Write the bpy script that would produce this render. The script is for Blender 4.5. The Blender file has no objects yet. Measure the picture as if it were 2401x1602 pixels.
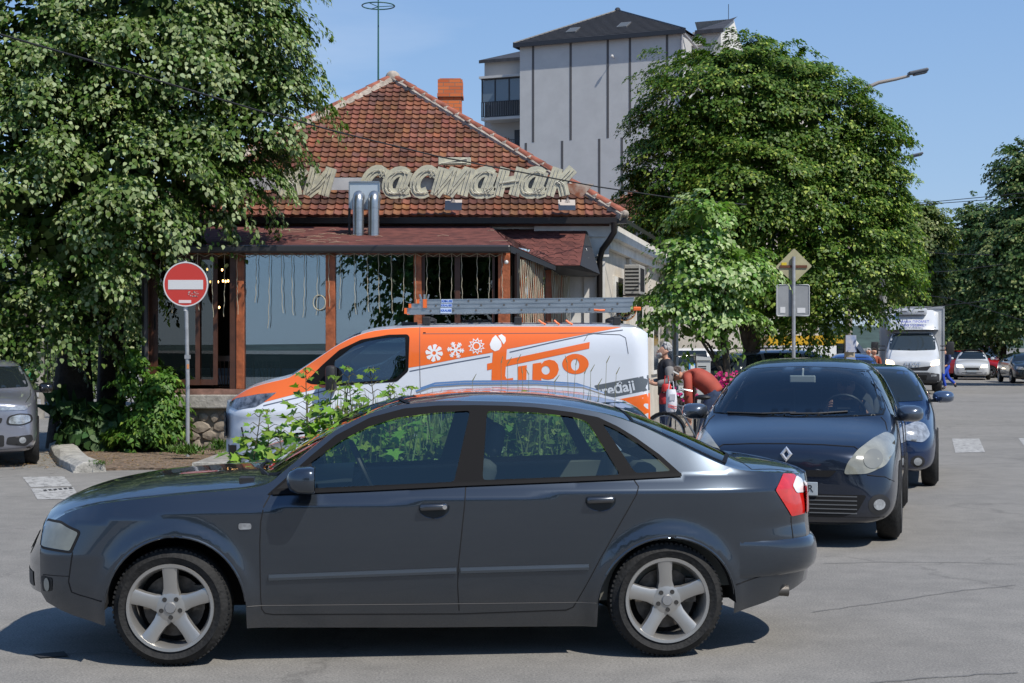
import bpy, bmesh, math, random
import numpy as np
from math import sin, cos, pi, radians, sqrt, atan2, exp, tan
from mathutils import Vector, Matrix
from mathutils.geometry import delaunay_2d_cdt
from mathutils.bvhtree import BVHTree
SC = bpy.context.scene
COL = SC.collection
random.seed(7)
F = 3600.0                    # focal length in photo pixels
CAMZ = 1.69
cam_d = bpy.data.cameras.new("camera")
cam = bpy.data.objects.new("camera", cam_d)
COL.objects.link(cam)
cam.location = (0, 0, CAMZ)
cam.rotation_euler = (pi / 2, 0, 0)
cam_d.sensor_width = 36.0
cam_d.lens = 36.0 * F / 2401.0
cam_d.shift_y = 11.0 / 2401.0
cam_d.clip_start = 0.1
cam_d.clip_end = 5000
SC.camera = cam
SUN_DIR = Vector((0.55, -0.52, 1.0)).normalized()      # towards the sun
sun_el = math.asin(SUN_DIR.z)
world = bpy.data.worlds.new("World")
SC.world = world
world.use_nodes = True
wn = world.node_tree.nodes
wl = world.node_tree.links
sky = wn.new("ShaderNodeTexSky")
sky.sky_type = 'NISHITA'
sky.sun_disc = False
sky.sun_elevation = sun_el
sky.sun_rotation = atan2(SUN_DIR.x, SUN_DIR.y)
sky.air_density = 1.25
sky.dust_density = 0.5
sky.ozone_density = 1.6
sky.altitude = 200
wn["Background"].inputs[1].default_value = 0.10
_tc = wn.new("ShaderNodeTexCoord"); _sp = wn.new("ShaderNodeSeparateXYZ"); _rp = wn.new("ShaderNodeValToRGB")
wl.new(_tc.outputs["Generated"], _sp.inputs[0]); wl.new(_sp.outputs[2], _rp.inputs[0])
_e = _rp.color_ramp.elements                     # clear-day blue, paler towards the horizon
_e[0].position = 0.0; _e[0].color = (3.1, 4.2, 5.7, 1)
_e[1].position = .8; _e[1].color = (.6, 1.5, 3.6, 1)
for _p, _c in ((.10, (2.15, 3.5, 5.7, 1)), (.28, (1.35, 2.65, 5.2, 1))):
 _q = _rp.color_ramp.elements.new(_p); _q.color = _c
_mx = wn.new("ShaderNodeMixRGB"); _mx.inputs[0].default_value = .8
wl.new(sky.outputs[0], _mx.inputs[1]); wl.new(_rp.outputs[0], _mx.inputs[2])
_mp = wn.new("ShaderNodeMapping"); _mp.inputs["Scale"].default_value = (1, 1, 4.5)
_nz = wn.new("ShaderNodeTexNoise"); _nz.inputs["Scale"].default_value = 3.2; _nz.inputs["Detail"].default_value = 7
wl.new(_tc.outputs["Generated"], _mp.inputs[0]); wl.new(_mp.outputs[0], _nz.inputs["Vector"])
_cr = wn.new("ShaderNodeValToRGB"); _cr.color_ramp.elements[0].position = .56; _cr.color_ramp.elements[1].position = .74
wl.new(_nz.outputs["Fac"], _cr.inputs[0])
_lw = wn.new("ShaderNodeValToRGB"); _lw.color_ramp.elements[0].position = .02; _lw.color_ramp.elements[0].color = (.6, .6, .6, 1)
_lw.color_ramp.elements[1].position = .22; _lw.color_ramp.elements[1].color = (.12, .12, .12, 1)
wl.new(_sp.outputs[2], _lw.inputs[0])
_ml = wn.new("ShaderNodeMath"); _ml.operation = 'MULTIPLY'; wl.new(_cr.outputs[0], _ml.inputs[0]); wl.new(_lw.outputs[0], _ml.inputs[1])
_m2 = wn.new("ShaderNodeMixRGB"); _m2.inputs[2].default_value = (6.2, 6.6, 7.4, 1)
wl.new(_ml.outputs[0], _m2.inputs[0]); wl.new(_mx.outputs[0], _m2.inputs[1]); wl.new(_m2.outputs[0], wn["Background"].inputs[0])
sun_d = bpy.data.lights.new("sun", 'SUN')
sun_d.energy = 3.6
sun_d.angle = radians(0.6)
sun_d.color = (1.0, 0.95, 0.87)
sun_o = bpy.data.objects.new("sun", sun_d)
COL.objects.link(sun_o)
sun_o.rotation_euler = SUN_DIR.to_track_quat('Z', 'Y').to_euler()
SC.view_settings.view_transform = 'Standard'
SC.view_settings.look = 'None'
SC.view_settings.gamma = 1.0
SC.view_settings.exposure = 0.48
SC.cycles.max_bounces = 7
SC.cycles.transparent_max_bounces = 14
SC.cycles.caustics_reflective = False
SC.cycles.caustics_refractive = False
SC.cycles.sample_clamp_indirect = 6.0
def at(px, py, Y):
 """a point of the photo at depth Y metres"""
 s = F / Y
 return Vector(((px - 1200.5) / s, Y, CAMZ - (py - 812) / s))
MATS = {}
def mat(name, col=(.5, .5, .5), rough=.5, metal=0., coat=0., noise=None, bump=None, spec=.5,
  emit=None, alpha=1., two=None, trans=0.):
 if name in MATS:
  return MATS[name]
 m = bpy.data.materials.new(name)
 m.use_nodes = True
 nt = m.node_tree
 b = nt.nodes["Principled BSDF"]
 b.inputs["Base Color"].default_value = (*col, 1)
 b.inputs["Roughness"].default_value = rough
 b.inputs["Metallic"].default_value = metal
 b.inputs["Specular IOR Level"].default_value = spec
 b.inputs["Coat Weight"].default_value = coat
 b.inputs["Coat Roughness"].default_value = .03
 b.inputs["Alpha"].default_value = alpha
 b.inputs["Transmission Weight"].default_value = trans
 if emit:
  b.inputs["Emission Color"].default_value = (*emit[0], 1)
  b.inputs["Emission Strength"].default_value = emit[1]
 if noise or two:
  tc = nt.nodes.new("ShaderNodeTexCoord")
  n = nt.nodes.new("ShaderNodeTexNoise")
  sc_, amt = noise if noise else (3., .5)
  n.inputs["Scale"].default_value = sc_
  n.inputs["Detail"].default_value = 6
  n.inputs["Roughness"].default_value = .6
  nt.links.new(tc.outputs["Object"], n.inputs["Vector"])
  r = nt.nodes.new("ShaderNodeValToRGB")
  c2 = two if two else tuple(c * (1 - amt) for c in col)
  c1 = col if two else tuple(min(1, c * (1 + amt)) for c in col)
  r.color_ramp.elements[0].position = .35
  r.color_ramp.elements[1].position = .65
  r.color_ramp.elements[0].color = (*c2, 1)
  r.color_ramp.elements[1].color = (*c1, 1)
  nt.links.new(n.outputs["Fac"], r.inputs[0])
  nt.links.new(r.outputs[0], b.inputs["Base Color"])
 if bump:
  tc = nt.nodes.new("ShaderNodeTexCoord")
  n = nt.nodes.new("ShaderNodeTexNoise")
  n.inputs["Scale"].default_value = bump[0]
  n.inputs["Detail"].default_value = 5
  nt.links.new(tc.outputs["Object"], n.inputs["Vector"])
  bp = nt.nodes.new("ShaderNodeBump")
  bp.inputs["Strength"].default_value = bump[1]
  bp.inputs["Distance"].default_value = .02
  nt.links.new(n.outputs["Fac"], bp.inputs["Height"])
  nt.links.new(bp.outputs[0], b.inputs["Normal"])
 MATS[name] = m
 return m
def glass_mat(name, tint=(.6, .7, .7), refl=.12, rough=.0, refl_col=(1, 1, 1)):
 """thin window glass: part see-through, part mirror (more mirror at a glancing angle)"""
 if name in MATS:
  return MATS[name]
 m = bpy.data.materials.new(name)
 m.use_nodes = True
 nt = m.node_tree
 nt.nodes.remove(nt.nodes["Principled BSDF"])
 out = nt.nodes["Material Output"]
 tr = nt.nodes.new("ShaderNodeBsdfTransparent")
 tr.inputs[0].default_value = (*tint, 1)
 gl = nt.nodes.new("ShaderNodeBsdfGlossy")
 gl.inputs[0].default_value = (*refl_col, 1)
 gl.inputs["Roughness"].default_value = rough
 fr = nt.nodes.new("ShaderNodeFresnel")
 fr.inputs[0].default_value = 1.5
 ad = nt.nodes.new("ShaderNodeMath")
 ad.operation = 'ADD'
 ad.use_clamp = True
 ad.inputs[1].default_value = refl
 mx = nt.nodes.new("ShaderNodeMixShader")
 nt.links.new(fr.outputs[0], ad.inputs[0])
 nt.links.new(ad.outputs[0], mx.inputs[0])
 nt.links.new(tr.outputs[0], mx.inputs[1])
 nt.links.new(gl.outputs[0], mx.inputs[2])
 nt.links.new(mx.outputs[0], out.inputs[0])
 MATS[name] = m
 return m
def empty(name, label, cat, loc=(0, 0, 0), rz=0., group=None):
 o = bpy.data.objects.new(name, None)
 COL.objects.link(o)
 o.empty_display_size = .2
 o.location = loc
 o.rotation_euler = (0, 0, rz)
 return tag(o, label, cat, group)
def tag(o, label=None, cat=None, group=None, kind=None):
 if label: o["label"] = label
 if cat: o["category"] = cat
 if group: o["group"] = group
 if kind: o["kind"] = kind
 return o
def link_mesh(name, me, m, parent=None):
 o = bpy.data.objects.new(name, me)
 COL.objects.link(o)
 ms = m if isinstance(m, (list, tuple)) else [m]
 for x in ms:
  me.materials.append(x)
 if parent is not None:
  o.parent = parent
 return o
def copy_tree(o, parent=None):
 c = o.copy()
 COL.objects.link(c)
 if parent is not None:
  c.parent = parent
  c.matrix_parent_inverse = o.matrix_parent_inverse.copy()
 for ch in list(o.children):
  copy_tree(ch, c)
 return c
class MB:
 """collects shapes; build() links them as ONE mesh object"""
 def __init__(s):
  s.v = []; s.f = []; s.mi = []
  s.T = Matrix.Identity(4)
  s.k = 0
 def add(s, vs, fs):
  n = len(s.v)
  for p in vs:
   s.v.append(tuple(s.T @ Vector(p)))
  for f in fs:
   s.f.append([n + i for i in f]); s.mi.append(s.k)
  return s
 def box(s, c, d, rot=None, taper=1.0):
  hx, hy, hz = d[0] / 2, d[1] / 2, d[2] / 2
  vs = []
  for z in (-hz, hz):
   t = taper if z > 0 else 1
   for x, y in ((-hx, -hy), (hx, -hy), (hx, hy), (-hx, hy)):
    vs.append(Vector((x * t, y * t, z)))
  if rot is not None:
   if not isinstance(rot, Matrix):
    rot = Matrix.Rotation(rot, 3, 'Z')
   vs = [rot @ p for p in vs]
  c = Vector(c)
  return s.add([p + c for p in vs], [(3, 2, 1, 0), (4, 5, 6, 7), (0, 1, 5, 4), (1, 2, 6, 5), (2, 3, 7, 6), (3, 0, 4, 7)])
 def box2(s, a, b):
  a, b = Vector(a), Vector(b)
  return s.box((a + b) / 2, [abs(x) for x in (b - a)])
 def tube(s, pts, r, n=8, caps=True):
  pts = [Vector(p) for p in pts]
  rs = r if isinstance(r, (list, tuple)) else [r] * len(pts)
  vs = []; fs = []
  up = None
  for i, p in enumerate(pts):
   d = (pts[min(i + 1, len(pts) - 1)] - pts[max(i - 1, 0)])
   if d.length < 1e-9: d = Vector((0, 0, 1))
   d.normalize()
   if up is None:
    up = Vector((0, 0, 1)) if abs(d.z) < .9 else Vector((1, 0, 0))
   a = d.cross(up)
   if a.length < 1e-5:
    a = d.cross(Vector((0, 1, 0)))
   a.normalize(); b = d.cross(a); up = -b if False else up
   for k in range(n):
    t = 2 * pi * k / n
    vs.append(p + (a * cos(t) + b * sin(t)) * rs[i])
  for i in range(len(pts) - 1):
   for k in range(n):
    k2 = (k + 1) % n
    fs.append((i * n + k, i * n + k2, (i + 1) * n + k2, (i + 1) * n + k))
  if caps:
   fs.append(tuple(range(n - 1, -1, -1)))
   fs.append(tuple((len(pts) - 1) * n + k for k in range(n)))
  return s.add(vs, fs)
 def lathe(s, prof, n=24, axis='z', c=(0, 0, 0), caps=True):
  """prof: (radius, height) pairs turned about an axis"""
  vs = []; fs = []
  c = Vector(c)
  for (r, h) in prof:
   for k in range(n):
    t = 2 * pi * k / n
    if axis == 'z': q = Vector((r * cos(t), r * sin(t), h))
    elif axis == 'y': q = Vector((r * cos(t), h, r * sin(t)))
    else: q = Vector((h, r * cos(t), r * sin(t)))
    vs.append(q + c)
  for i in range(len(prof) - 1):
   for k in range(n):
    k2 = (k + 1) % n
    fs.append((i * n + k, i * n + k2, (i + 1) * n + k2, (i + 1) * n + k))
  if caps and prof[0][0] > 1e-6: fs.append(tuple(range(n)))
  if caps and prof[-1][0] > 1e-6: fs.append(tuple((len(prof) - 1) * n + k for k in range(n)))
  return s.add(vs, fs)
 def prism(s, poly, d0, d1, plane='xz'):
  """a 2-D outline pushed through from d0 to d1 along the third axis"""
  def m(p, d):
   if plane == 'xz': return (p[0], d, p[1])
   if plane == 'yz': return (d, p[0], p[1])
   return (p[0], p[1], d)
  n = len(poly)
  vs = [m(p, d0) for p in poly] + [m(p, d1) for p in poly]
  fs = [tuple(range(n)), tuple(range(2 * n - 1, n - 1, -1))]
  for i in range(n):
   j = (i + 1) % n
   fs.append((i, i + n, j + n, j))
  return s.add(vs, fs)
 def quad(s, a, b, c, d):
  return s.add([a, b, c, d], [(0, 1, 2, 3)])
 def sph(s, c, r, n=12, m=8, sc=(1, 1, 1)):
  vs = []; fs = []
  for i in range(m + 1):
   ph = pi * i / m
   for k in range(n):
    t = 2 * pi * k / n
    vs.append((c[0] + r * sc[0] * sin(ph) * cos(t), c[1] + r * sc[1] * sin(ph) * sin(t), c[2] + r * sc[2] * cos(ph)))
  for i in range(m):
   for k in range(n):
    k2 = (k + 1) % n
    fs.append((i * n + k, (i + 1) * n + k, (i + 1) * n + k2, i * n + k2))
  return s.add(vs, fs)
 def grid(s, rows):
  """rows of points -> quads"""
  n = len(rows[0]); vs = [p for r in rows for p in r]
  fs = []
  for i in range(len(rows) - 1):
   for k in range(n - 1):
    fs.append((i * n + k, i * n + k + 1, (i + 1) * n + k + 1, (i + 1) * n + k))
  return s.add(vs, fs)
 def build(s, name, m, parent=None, smooth=False, bevel=0., loc=None, rz=0., angle=None, fixn=True):
  me = bpy.data.meshes.new(name)
  bm = bmesh.new()
  bv = [bm.verts.new(p) for p in s.v]
  for f, mi in zip(s.f, s.mi):
   try:
    q = bm.faces.new([bv[i] for i in f]); q.material_index = mi
   except ValueError:
    pass
  bmesh.ops.remove_doubles(bm, verts=bm.verts, dist=1e-5)
  if bevel:
   es = [e for e in bm.edges if len(e.link_faces) == 2 and e.calc_face_angle(0) > .5]
   bmesh.ops.bevel(bm, geom=es, offset=bevel, segments=2, profile=.5, affect='EDGES')
  if fixn: bmesh.ops.recalc_face_normals(bm, faces=bm.faces)
  bm.to_mesh(me); bm.free()
  if smooth or angle:
   me.shade_smooth()
   me.set_sharp_from_angle(angle=angle or radians(40))
  o = link_mesh(name, me, m, parent)
  if loc is not None: o.location = loc
  if rz: o.rotation_euler = (0, 0, rz)
  return o
def crv(pts):
 """smooth curve through (x, value) points"""
 xs = [p[0] for p in pts]; ys = [p[1] for p in pts]
 n = len(xs)
 d = [(ys[i + 1] - ys[i]) / (xs[i + 1] - xs[i]) for i in range(n - 1)]
 t = [d[0]] + [0 if d[i - 1] * d[i] <= 0 else 2 * d[i - 1] * d[i] / (d[i - 1] + d[i]) for i in range(1, n - 1)] + [d[-1]]
 def f(x):
  if x <= xs[0]: return ys[0] + 0 * (x - xs[0])
  if x >= xs[-1]: return ys[-1]
  i = 0
  while x > xs[i + 1]: i += 1
  h = xs[i + 1] - xs[i]; u = (x - xs[i]) / h
  return (ys[i] * (1 + 2 * u) * (1 - u) ** 2 + t[i] * h * u * (1 - u) ** 2 + ys[i + 1] * u * u * (3 - 2 * u) + t[i + 1] * h * u * u * (u - 1))
 return f
def inside(p, poly):
 x, y = p; c = False; n = len(poly); j = n - 1
 for i in range(n):
  xi, yi = poly[i]; xj, yj = poly[j]
  if (yi > y) != (yj > y) and x < (xj - xi) * (y - yi) / (yj - yi) + xi: c = not c
  j = i
 return c
def dens(poly, step, closed=True):
 out = []; n = len(poly)
 for i in range(n if closed else n - 1):
  a = poly[i]; b = poly[(i + 1) % n]
  L = sqrt((a[0] - b[0]) ** 2 + (a[1] - b[1]) ** 2); k = max(1, int(L / step + .5))
  for q in range(k):
   out.append((a[0] + (b[0] - a[0]) * q / k, a[1] + (b[1] - a[1]) * q / k))
 if not closed: out.append(tuple(poly[-1]))
 return out
def rounded(poly, r, n=4):
 """round the corners of a 2-D outline"""
 out = []; N = len(poly)
 for i in range(N):
  p = Vector(poly[i]); a = Vector(poly[i - 1]); b = Vector(poly[(i + 1) % N])
  da = (a - p); db = (b - p)
  ra = min(r, da.length * .45, db.length * .45)
  A = p + da.normalized() * ra; B = p + db.normalized() * ra
  for k in range(n + 1):
   t = k / n
   q = A * (1 - t) ** 2 + p * 2 * t * (1 - t) + B * t * t
   out.append((q.x, q.y))
 return out
def cdt(outer, holes, step):
 """triangles of an outline with holes, filled with an even net of inner points"""
 pts = []; edges = []
 loops = [dens(outer, step)] + [dens(h, step) for h in holes]
 for lp in loops:
  n0 = len(pts); pts += lp
  edges += [(n0 + i, n0 + (i + 1) % len(lp)) for i in range(len(lp))]
 B = np.array(pts)
 xs = B[:, 0]; ys = B[:, 1]
 j = 0; y = ys.min() + step * .5
 while y < ys.max():
  x = xs.min() + (step * .5 if j % 2 else 0)
  while x < xs.max():
   if ((xs - x) ** 2 + (ys - y) ** 2).min() > (step * .6) ** 2:
    if inside((x, y), loops[0]) and not any(inside((x, y), h) for h in loops[1:]):
     pts.append((x, y))
   x += step
  y += step * .87; j += 1
 r = delaunay_2d_cdt([Vector(p) for p in pts], edges, [], 0, 1e-7)
 V = [(p.x, p.y) for p in r[0]]; T = []
 for f in r[2]:
  c = (sum(V[i][0] for i in f) / 3, sum(V[i][1] for i in f) / 3)
  if inside(c, loops[0]) and not any(inside(c, h) for h in loops[1:]):
   T.append(list(f))
 return V, T
def set_normals(me, nrm):
 me.shade_smooth()
 me.normals_split_custom_set_from_vertices(nrm)
def text_mesh(txt, size, ext=.002, shear=0., bold=0., space=1., align='CENTER'):
 c = bpy.data.curves.new("t", "FONT"); c.body = txt; c.size = size; c.extrude = ext; c.shear = shear
 c.offset = bold; c.align_x = align; c.align_y = 'CENTER'; c.space_character = space; c.resolution_u = 3
 o = bpy.data.objects.new("t", c); COL.objects.link(o)
 dg = bpy.context.evaluated_depsgraph_get()
 me = bpy.data.meshes.new_from_object(o.evaluated_get(dg))
 bpy.data.objects.remove(o); bpy.data.curves.remove(c)
 me.materials.clear()
 return me
def add_text(name, txt, size, m, parent, loc, rot=(pi / 2, 0, 0), **k):
 o = link_mesh(name, text_mesh(txt, size, **k), m, parent)
 o.location = loc; o.rotation_euler = rot
 return o
# ================================================================ SETTING
def asphalt_mat():
 m = bpy.data.materials.new("asphalt"); m.use_nodes = True
 nt = m.node_tree; b = nt.nodes["Principled BSDF"]; L = nt.links.new
 tc = nt.nodes.new("ShaderNodeTexCoord")
 def noise(sc, det=5, rough=.6):
  n = nt.nodes.new("ShaderNodeTexNoise"); n.inputs["Scale"].default_value = sc
  n.inputs["Detail"].default_value = det; n.inputs["Roughness"].default_value = rough
  L(tc.outputs["Object"], n.inputs["Vector"]); return n
 def ramp(src, p0, c0, p1, c1):
  r = nt.nodes.new("ShaderNodeValToRGB"); e = r.color_ramp.elements
  e[0].position = p0; e[0].color = (*c0, 1); e[1].position = p1; e[1].color = (*c1, 1)
  L(src, r.inputs[0]); return r
 def mix(kind, f, a, c):
  x = nt.nodes.new("ShaderNodeMixRGB"); x.blend_type = kind; x.inputs[0].default_value = f
  L(a, x.inputs[1]); L(c, x.inputs[2]); return x
 big = ramp(noise(.35, 3).outputs["Fac"], .3, (.185, .180, .170), .7, (.232, .226, .214))
 mid = ramp(noise(3.5, 6, .7).outputs["Fac"], .3, (.84, .84, .84), .7, (1.12, 1.11, 1.1))
 fine = ramp(noise(75, 4, .85).outputs["Fac"], .32, (.5, .5, .5), .70, (1.6, 1.57, 1.52))
 c = mix('MULTIPLY', 1, big.outputs[0], mid.outputs[0])
 c = mix('MULTIPLY', 1, c.outputs[0], fine.outputs[0])
 vo = nt.nodes.new("ShaderNodeTexVoronoi"); vo.feature = 'DISTANCE_TO_EDGE'; vo.inputs["Scale"].default_value = .21
 wob = noise(1.3, 4)
 mp = nt.nodes.new("ShaderNodeVectorMath"); mp.operation = 'MULTIPLY_ADD'
 mp.inputs[1].default_value = (1.3, 1.3, 0)
 L(wob.outputs["Color"], mp.inputs[0]); L(tc.outputs["Object"], mp.inputs[2]); L(mp.outputs[0], vo.inputs["Vector"])
 cr = ramp(vo.outputs["Distance"], .0015, (.45, .45, .45), .006, (1, 1, 1))
 c = mix('MULTIPLY', .4, c.outputs[0], cr.outputs[0])
 st = ramp(noise(.9, 5, .75).outputs["Fac"], .66, (1, 1, 1), .78, (.62, .6, .58))
 c = mix('MULTIPLY', 1, c.outputs[0], st.outputs[0])
 L(c.outputs[0], b.inputs["Base Color"])
 b.inputs["Roughness"].default_value = .85
 b.inputs["Specular IOR Level"].default_value = .3
 bp = nt.nodes.new("ShaderNodeBump"); bp.inputs["Strength"].default_value = .5; bp.inputs["Distance"].default_value = .006
 L(noise(140, 3).outputs["Fac"], bp.inputs["Height"]); L(bp.outputs[0], b.inputs["Normal"])
 MATS["asphalt"] = m
 return m
asph = asphalt_mat()
g = MB()
rows = []
for y in (-1500, -300, -60, 0, 60, 300, 1500):
 rows.append([(x, y, 0) for x in (-1500, -300, -60, 0, 60, 300, 1500)])
g.grid(rows)
tag(g.build("ground", asph), kind="structure")
hill_m = mat("hill woods", (.035, .06, .05), .9, noise=(.05, .4))
def hills(name, x0, x1, Y, h, seed, depth=120):
 R = random.Random(seed); m = MB(); rows = [[], [], []]
 n = 60; ph = [R.uniform(0, 6) for _ in range(4)]
 for i in range(n + 1):
  t = i / n; x = x0 + (x1 - x0) * t
  z = h * (.65 + .2 * sin(t * 7 + ph[0]) + .1 * sin(t * 19 + ph[1]) + .05 * sin(t * 50 + ph[2]))
  s_ = 1 if Y > 0 else -1
  rows[0].append((x, Y, -.5)); rows[1].append((x, Y + s_ * depth * .5, z)); rows[2].append((x, Y + s_ * depth, -.5))
 m.grid(rows)
 tag(m.build(name, hill_m, smooth=True), kind="structure")
hills("hills", -900, 900, -520, 7, 3)
hills("wooded_bank", -160, 160, -34, 2.5, 8, 3)
hills("hills", -1300, 1300, 1150, 22, 5)
STD = Vector((.2665, 1, 0)).normalized()          # street direction
STP = Vector((STD.y, -STD.x, 0))                  # to the right of it
STA = atan2(STD.y, STD.x)
def street(y, off):
 """point at depth y and off metres left(-)/right(+) of the street's right kerb"""
 return Vector((25.7 + .2665 * (y - 77), y, 0)) + STP * off
def strip(name, pts_l, pts_r, z, m, h=0., kind="structure"):
 mb = MB()
 L_ = [Vector((p[0], p[1], z)) for p in pts_l]; R_ = [Vector((p[0], p[1], z)) for p in pts_r]
 mb.grid([L_, R_])
 if h:
  for a in (L_, R_):
   mb.grid([a, [Vector((p.x, p.y, z - h)) for p in a]])
  for a, b_ in ((L_[0], R_[0]), (L_[-1], R_[-1])):
   mb.quad(a, b_, (b_.x, b_.y, z - h), (a.x, a.y, z - h))
 return tag(mb.build(name, m), kind=kind)
pave_m = mat("pavement slabs", (.23, .22, .2), .85, noise=(4, .25), bump=(30, .5))
kerb_m = mat("kerb concrete", (.34, .33, .3), .85, noise=(9, .3), bump=(25, .9))
dirt_m = mat("dirt with dry litter", (.16, .115, .08), .95, noise=(14, .55), bump=(30, 1))
ys = [30, 77, 140, 300, 600]
strip("kerb", [street(y, 0) for y in ys], [street(y, .18) for y in ys], .13, kerb_m, .13)
strip("pavement", [street(y, .18) for y in ys], [street(y, 5) for y in ys], .126, pave_m, .13)
ys = [24.2, 60, 140, 300, 600]
strip("kerb", [street(y, -13.6) for y in ys], [street(y, -13.42) for y in ys], .13, kerb_m, .13)
strip("pavement", [street(y, -18) for y in ys], [street(y, -13.6) for y in ys], .126, pave_m, .13)
kp = [at(p, q, F * 1.69 / (q - 812)).xy for p, q in [(450, 1103), (520, 1102), (700, 1104), (1500, 1106)]]
back = [Vector((p.x, 24.6)) for p in kp]
strip("kerb", [p + Vector((0, .2)) for p in kp], kp, .10, kerb_m, .10)
m_ = strip("pavement", back, [p + Vector((0, .2)) for p in kp], .096, mat("worn concrete", (.25, .235, .21), .9, noise=(6, .35), bump=(18, 1)), .09)
dp = [(150, 1070), (235, 1104), (330, 1102), (450, 1103)]
dl = [at(p, q, F * 1.69 / (q - 812)) for p, q in dp]
strip("dirt_bed", [Vector((p.x, 24.8, 0)) + Vector((-.25, 0, 0)) for p in dl], dl, .03, dirt_m, .03)
def paint_mat():
 m = bpy.data.materials.new("worn road paint"); m.use_nodes = True
 nt = m.node_tree; b = nt.nodes["Principled BSDF"]; L = nt.links.new
 tc = nt.nodes.new("ShaderNodeTexCoord"); n = nt.nodes.new("ShaderNodeTexNoise")
 n.inputs["Scale"].default_value = 9; n.inputs["Detail"].default_value = 8; n.inputs["Roughness"].default_value = .8
 L(tc.outputs["Object"], n.inputs["Vector"])
 r = nt.nodes.new("ShaderNodeValToRGB"); e = r.color_ramp.elements
 e[0].position = .42; e[0].color = (.12, .115, .11, 1); e[1].position = .5; e[1].color = (.38, .375, .36, 1)
 L(n.outputs["Fac"], r.inputs[0]); L(r.outputs[0], b.inputs["Base Color"]); b.inputs["Roughness"].default_value = .8
 return m
paint = paint_mat()
def ground_pt(px, py):
 s = (py - 812) / 1.69
 return Vector(((px - 1200.5) / s, F / s, .004))
mk = MB()
for q in ([(52, 1119), (150, 1118), (170, 1141), (72, 1143)], [(72, 1146), (172, 1144), (190, 1171), (88, 1172)],
          [(2232, 1029), (2296, 1029), (2310, 1061), (2240, 1062)], [(2388, 1028), (2452, 1028), (2485, 1060), (2412, 1061)],
          [(2535, 1027), (2600, 1027), (2650, 1059), (2580, 1060)]):
 mk.quad(*[ground_pt(*p) for p in q])
tag(mk.build("road_marking", paint), kind="structure")
seam = MB()
tar = mat("tar seam", (.10, .098, .094), .8)
for pl in ([(1905, 1437), (1990, 1425), (2110, 1408), (2260, 1385), (2401, 1372)], [(1930, 1322), (2080, 1319), (2240, 1320), (2401, 1325)],
           [(150, 1535), (260, 1530), (330, 1540)], [(2040, 1602), (2200, 1590), (2300, 1583), (2401, 1579)], [(0, 1243), (40, 1240), (70, 1243)]):
 pts = [ground_pt(*p) for p in pl]
 R_ = random.Random(len(pts)); ps = []
 for a, b_ in zip(pts, pts[1:]):
  for k in range(8):
   q = a.lerp(b_, k / 8); ps.append(q + Vector((0, R_.uniform(-.012, .012), 0)))
 seam.grid([[p + Vector((0, .005, .001)) for p in ps], [p - Vector((0, .005, -.001)) for p in ps]])
tag(seam.build("road_seam", tar), kind="structure")
pm = MB()
pm.add([ground_pt(75, 1537), ground_pt(150, 1530), ground_pt(160, 1541), ground_pt(95, 1545)], [(0, 1, 2, 3)])
for k_, (a, b_) in enumerate(((100, 1150), (112, 1149), (124, 1148), (136, 1147), (148, 1146), (160, 1145))):
 pm.quad(ground_pt(a, b_), ground_pt(a + 7, b_ - 1), ground_pt(a + 11, b_ + 2), ground_pt(a + 4, b_ + 3))
for i_ in range(len(pm.v)): pm.v[i_] = (pm.v[i_][0], pm.v[i_][1], .007)
tag(pm.build("road_drain", mat("drain iron", (.03, .03, .03), .8)), kind="structure")
# ================================================================ RESTAURANT
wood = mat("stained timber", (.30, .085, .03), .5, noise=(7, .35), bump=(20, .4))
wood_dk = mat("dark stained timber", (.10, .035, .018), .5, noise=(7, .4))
brown_al = mat("brown window frame", (.07, .028, .016), .4, noise=(6, .2))
gutter_m = mat("dark brown gutter", (.028, .024, .023), .35, metal=.3)
plaster = mat("cream plaster", (.55, .50, .43), .85, noise=(3, .12))
plaster_w = mat("white plaster", (.66, .64, .6), .85, noise=(3, .1))
conc = mat("concrete", (.30, .28, .25), .9, noise=(5, .3), bump=(14, .8))
black = mat("black gap", (.006, .006, .007), .8)
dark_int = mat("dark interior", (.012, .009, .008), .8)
shingle_m = None
KA = F / 24.7
def AX(px): return (px - 1200.5) / KA
def AZ(py): return CAMZ + (812 - py) / KA
rest = empty("restaurant", "single storey restaurant with red tiled hip roof, old sign letters and glazed timber front", "building", (-2.5, 26, 0))
RO = Vector((-2.5, 26, 0))
def rb(mb, name, m, parent=None, **k):
 """build a part of the restaurant (its points are given in world metres)"""
 mb.v = [(p[0] - RO.x, p[1] - RO.y, p[2] - RO.z) for p in mb.v]
 return mb.build(name, m, parent or rest, **k)
def tile_mat():
 m = bpy.data.materials.new("clay roof tile"); m.use_nodes = True
 nt = m.node_tree; b = nt.nodes["Principled BSDF"]; L = nt.links.new
 at_ = nt.nodes.new("ShaderNodeAttribute"); at_.attribute_name = "tile"
 tc = nt.nodes.new("ShaderNodeTexCoord"); n = nt.nodes.new("ShaderNodeTexNoise")
 n.inputs["Scale"].default_value = 1.6; n.inputs["Detail"].default_value = 8; n.inputs["Roughness"].default_value = .75
 L(tc.outputs["Object"], n.inputs["Vector"])
 r = nt.nodes.new("ShaderNodeValToRGB"); e = r.color_ramp.elements
 e[0].position = .38; e[0].color = (.33, .30, .29, 1); e[1].position = .58; e[1].color = (1, 1, 1, 1)
 L(n.outputs["Fac"], r.inputs[0])
 x = nt.nodes.new("ShaderNodeMixRGB"); x.blend_type = 'MULTIPLY'; x.inputs[0].default_value = .8
 L(at_.outputs["Color"], x.inputs[1]); L(r.outputs[0], x.inputs[2]); L(x.outputs[0], b.inputs["Base Color"])
 b.inputs["Roughness"].default_value = .8
 return m
tile_m = tile_mat()
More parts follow.
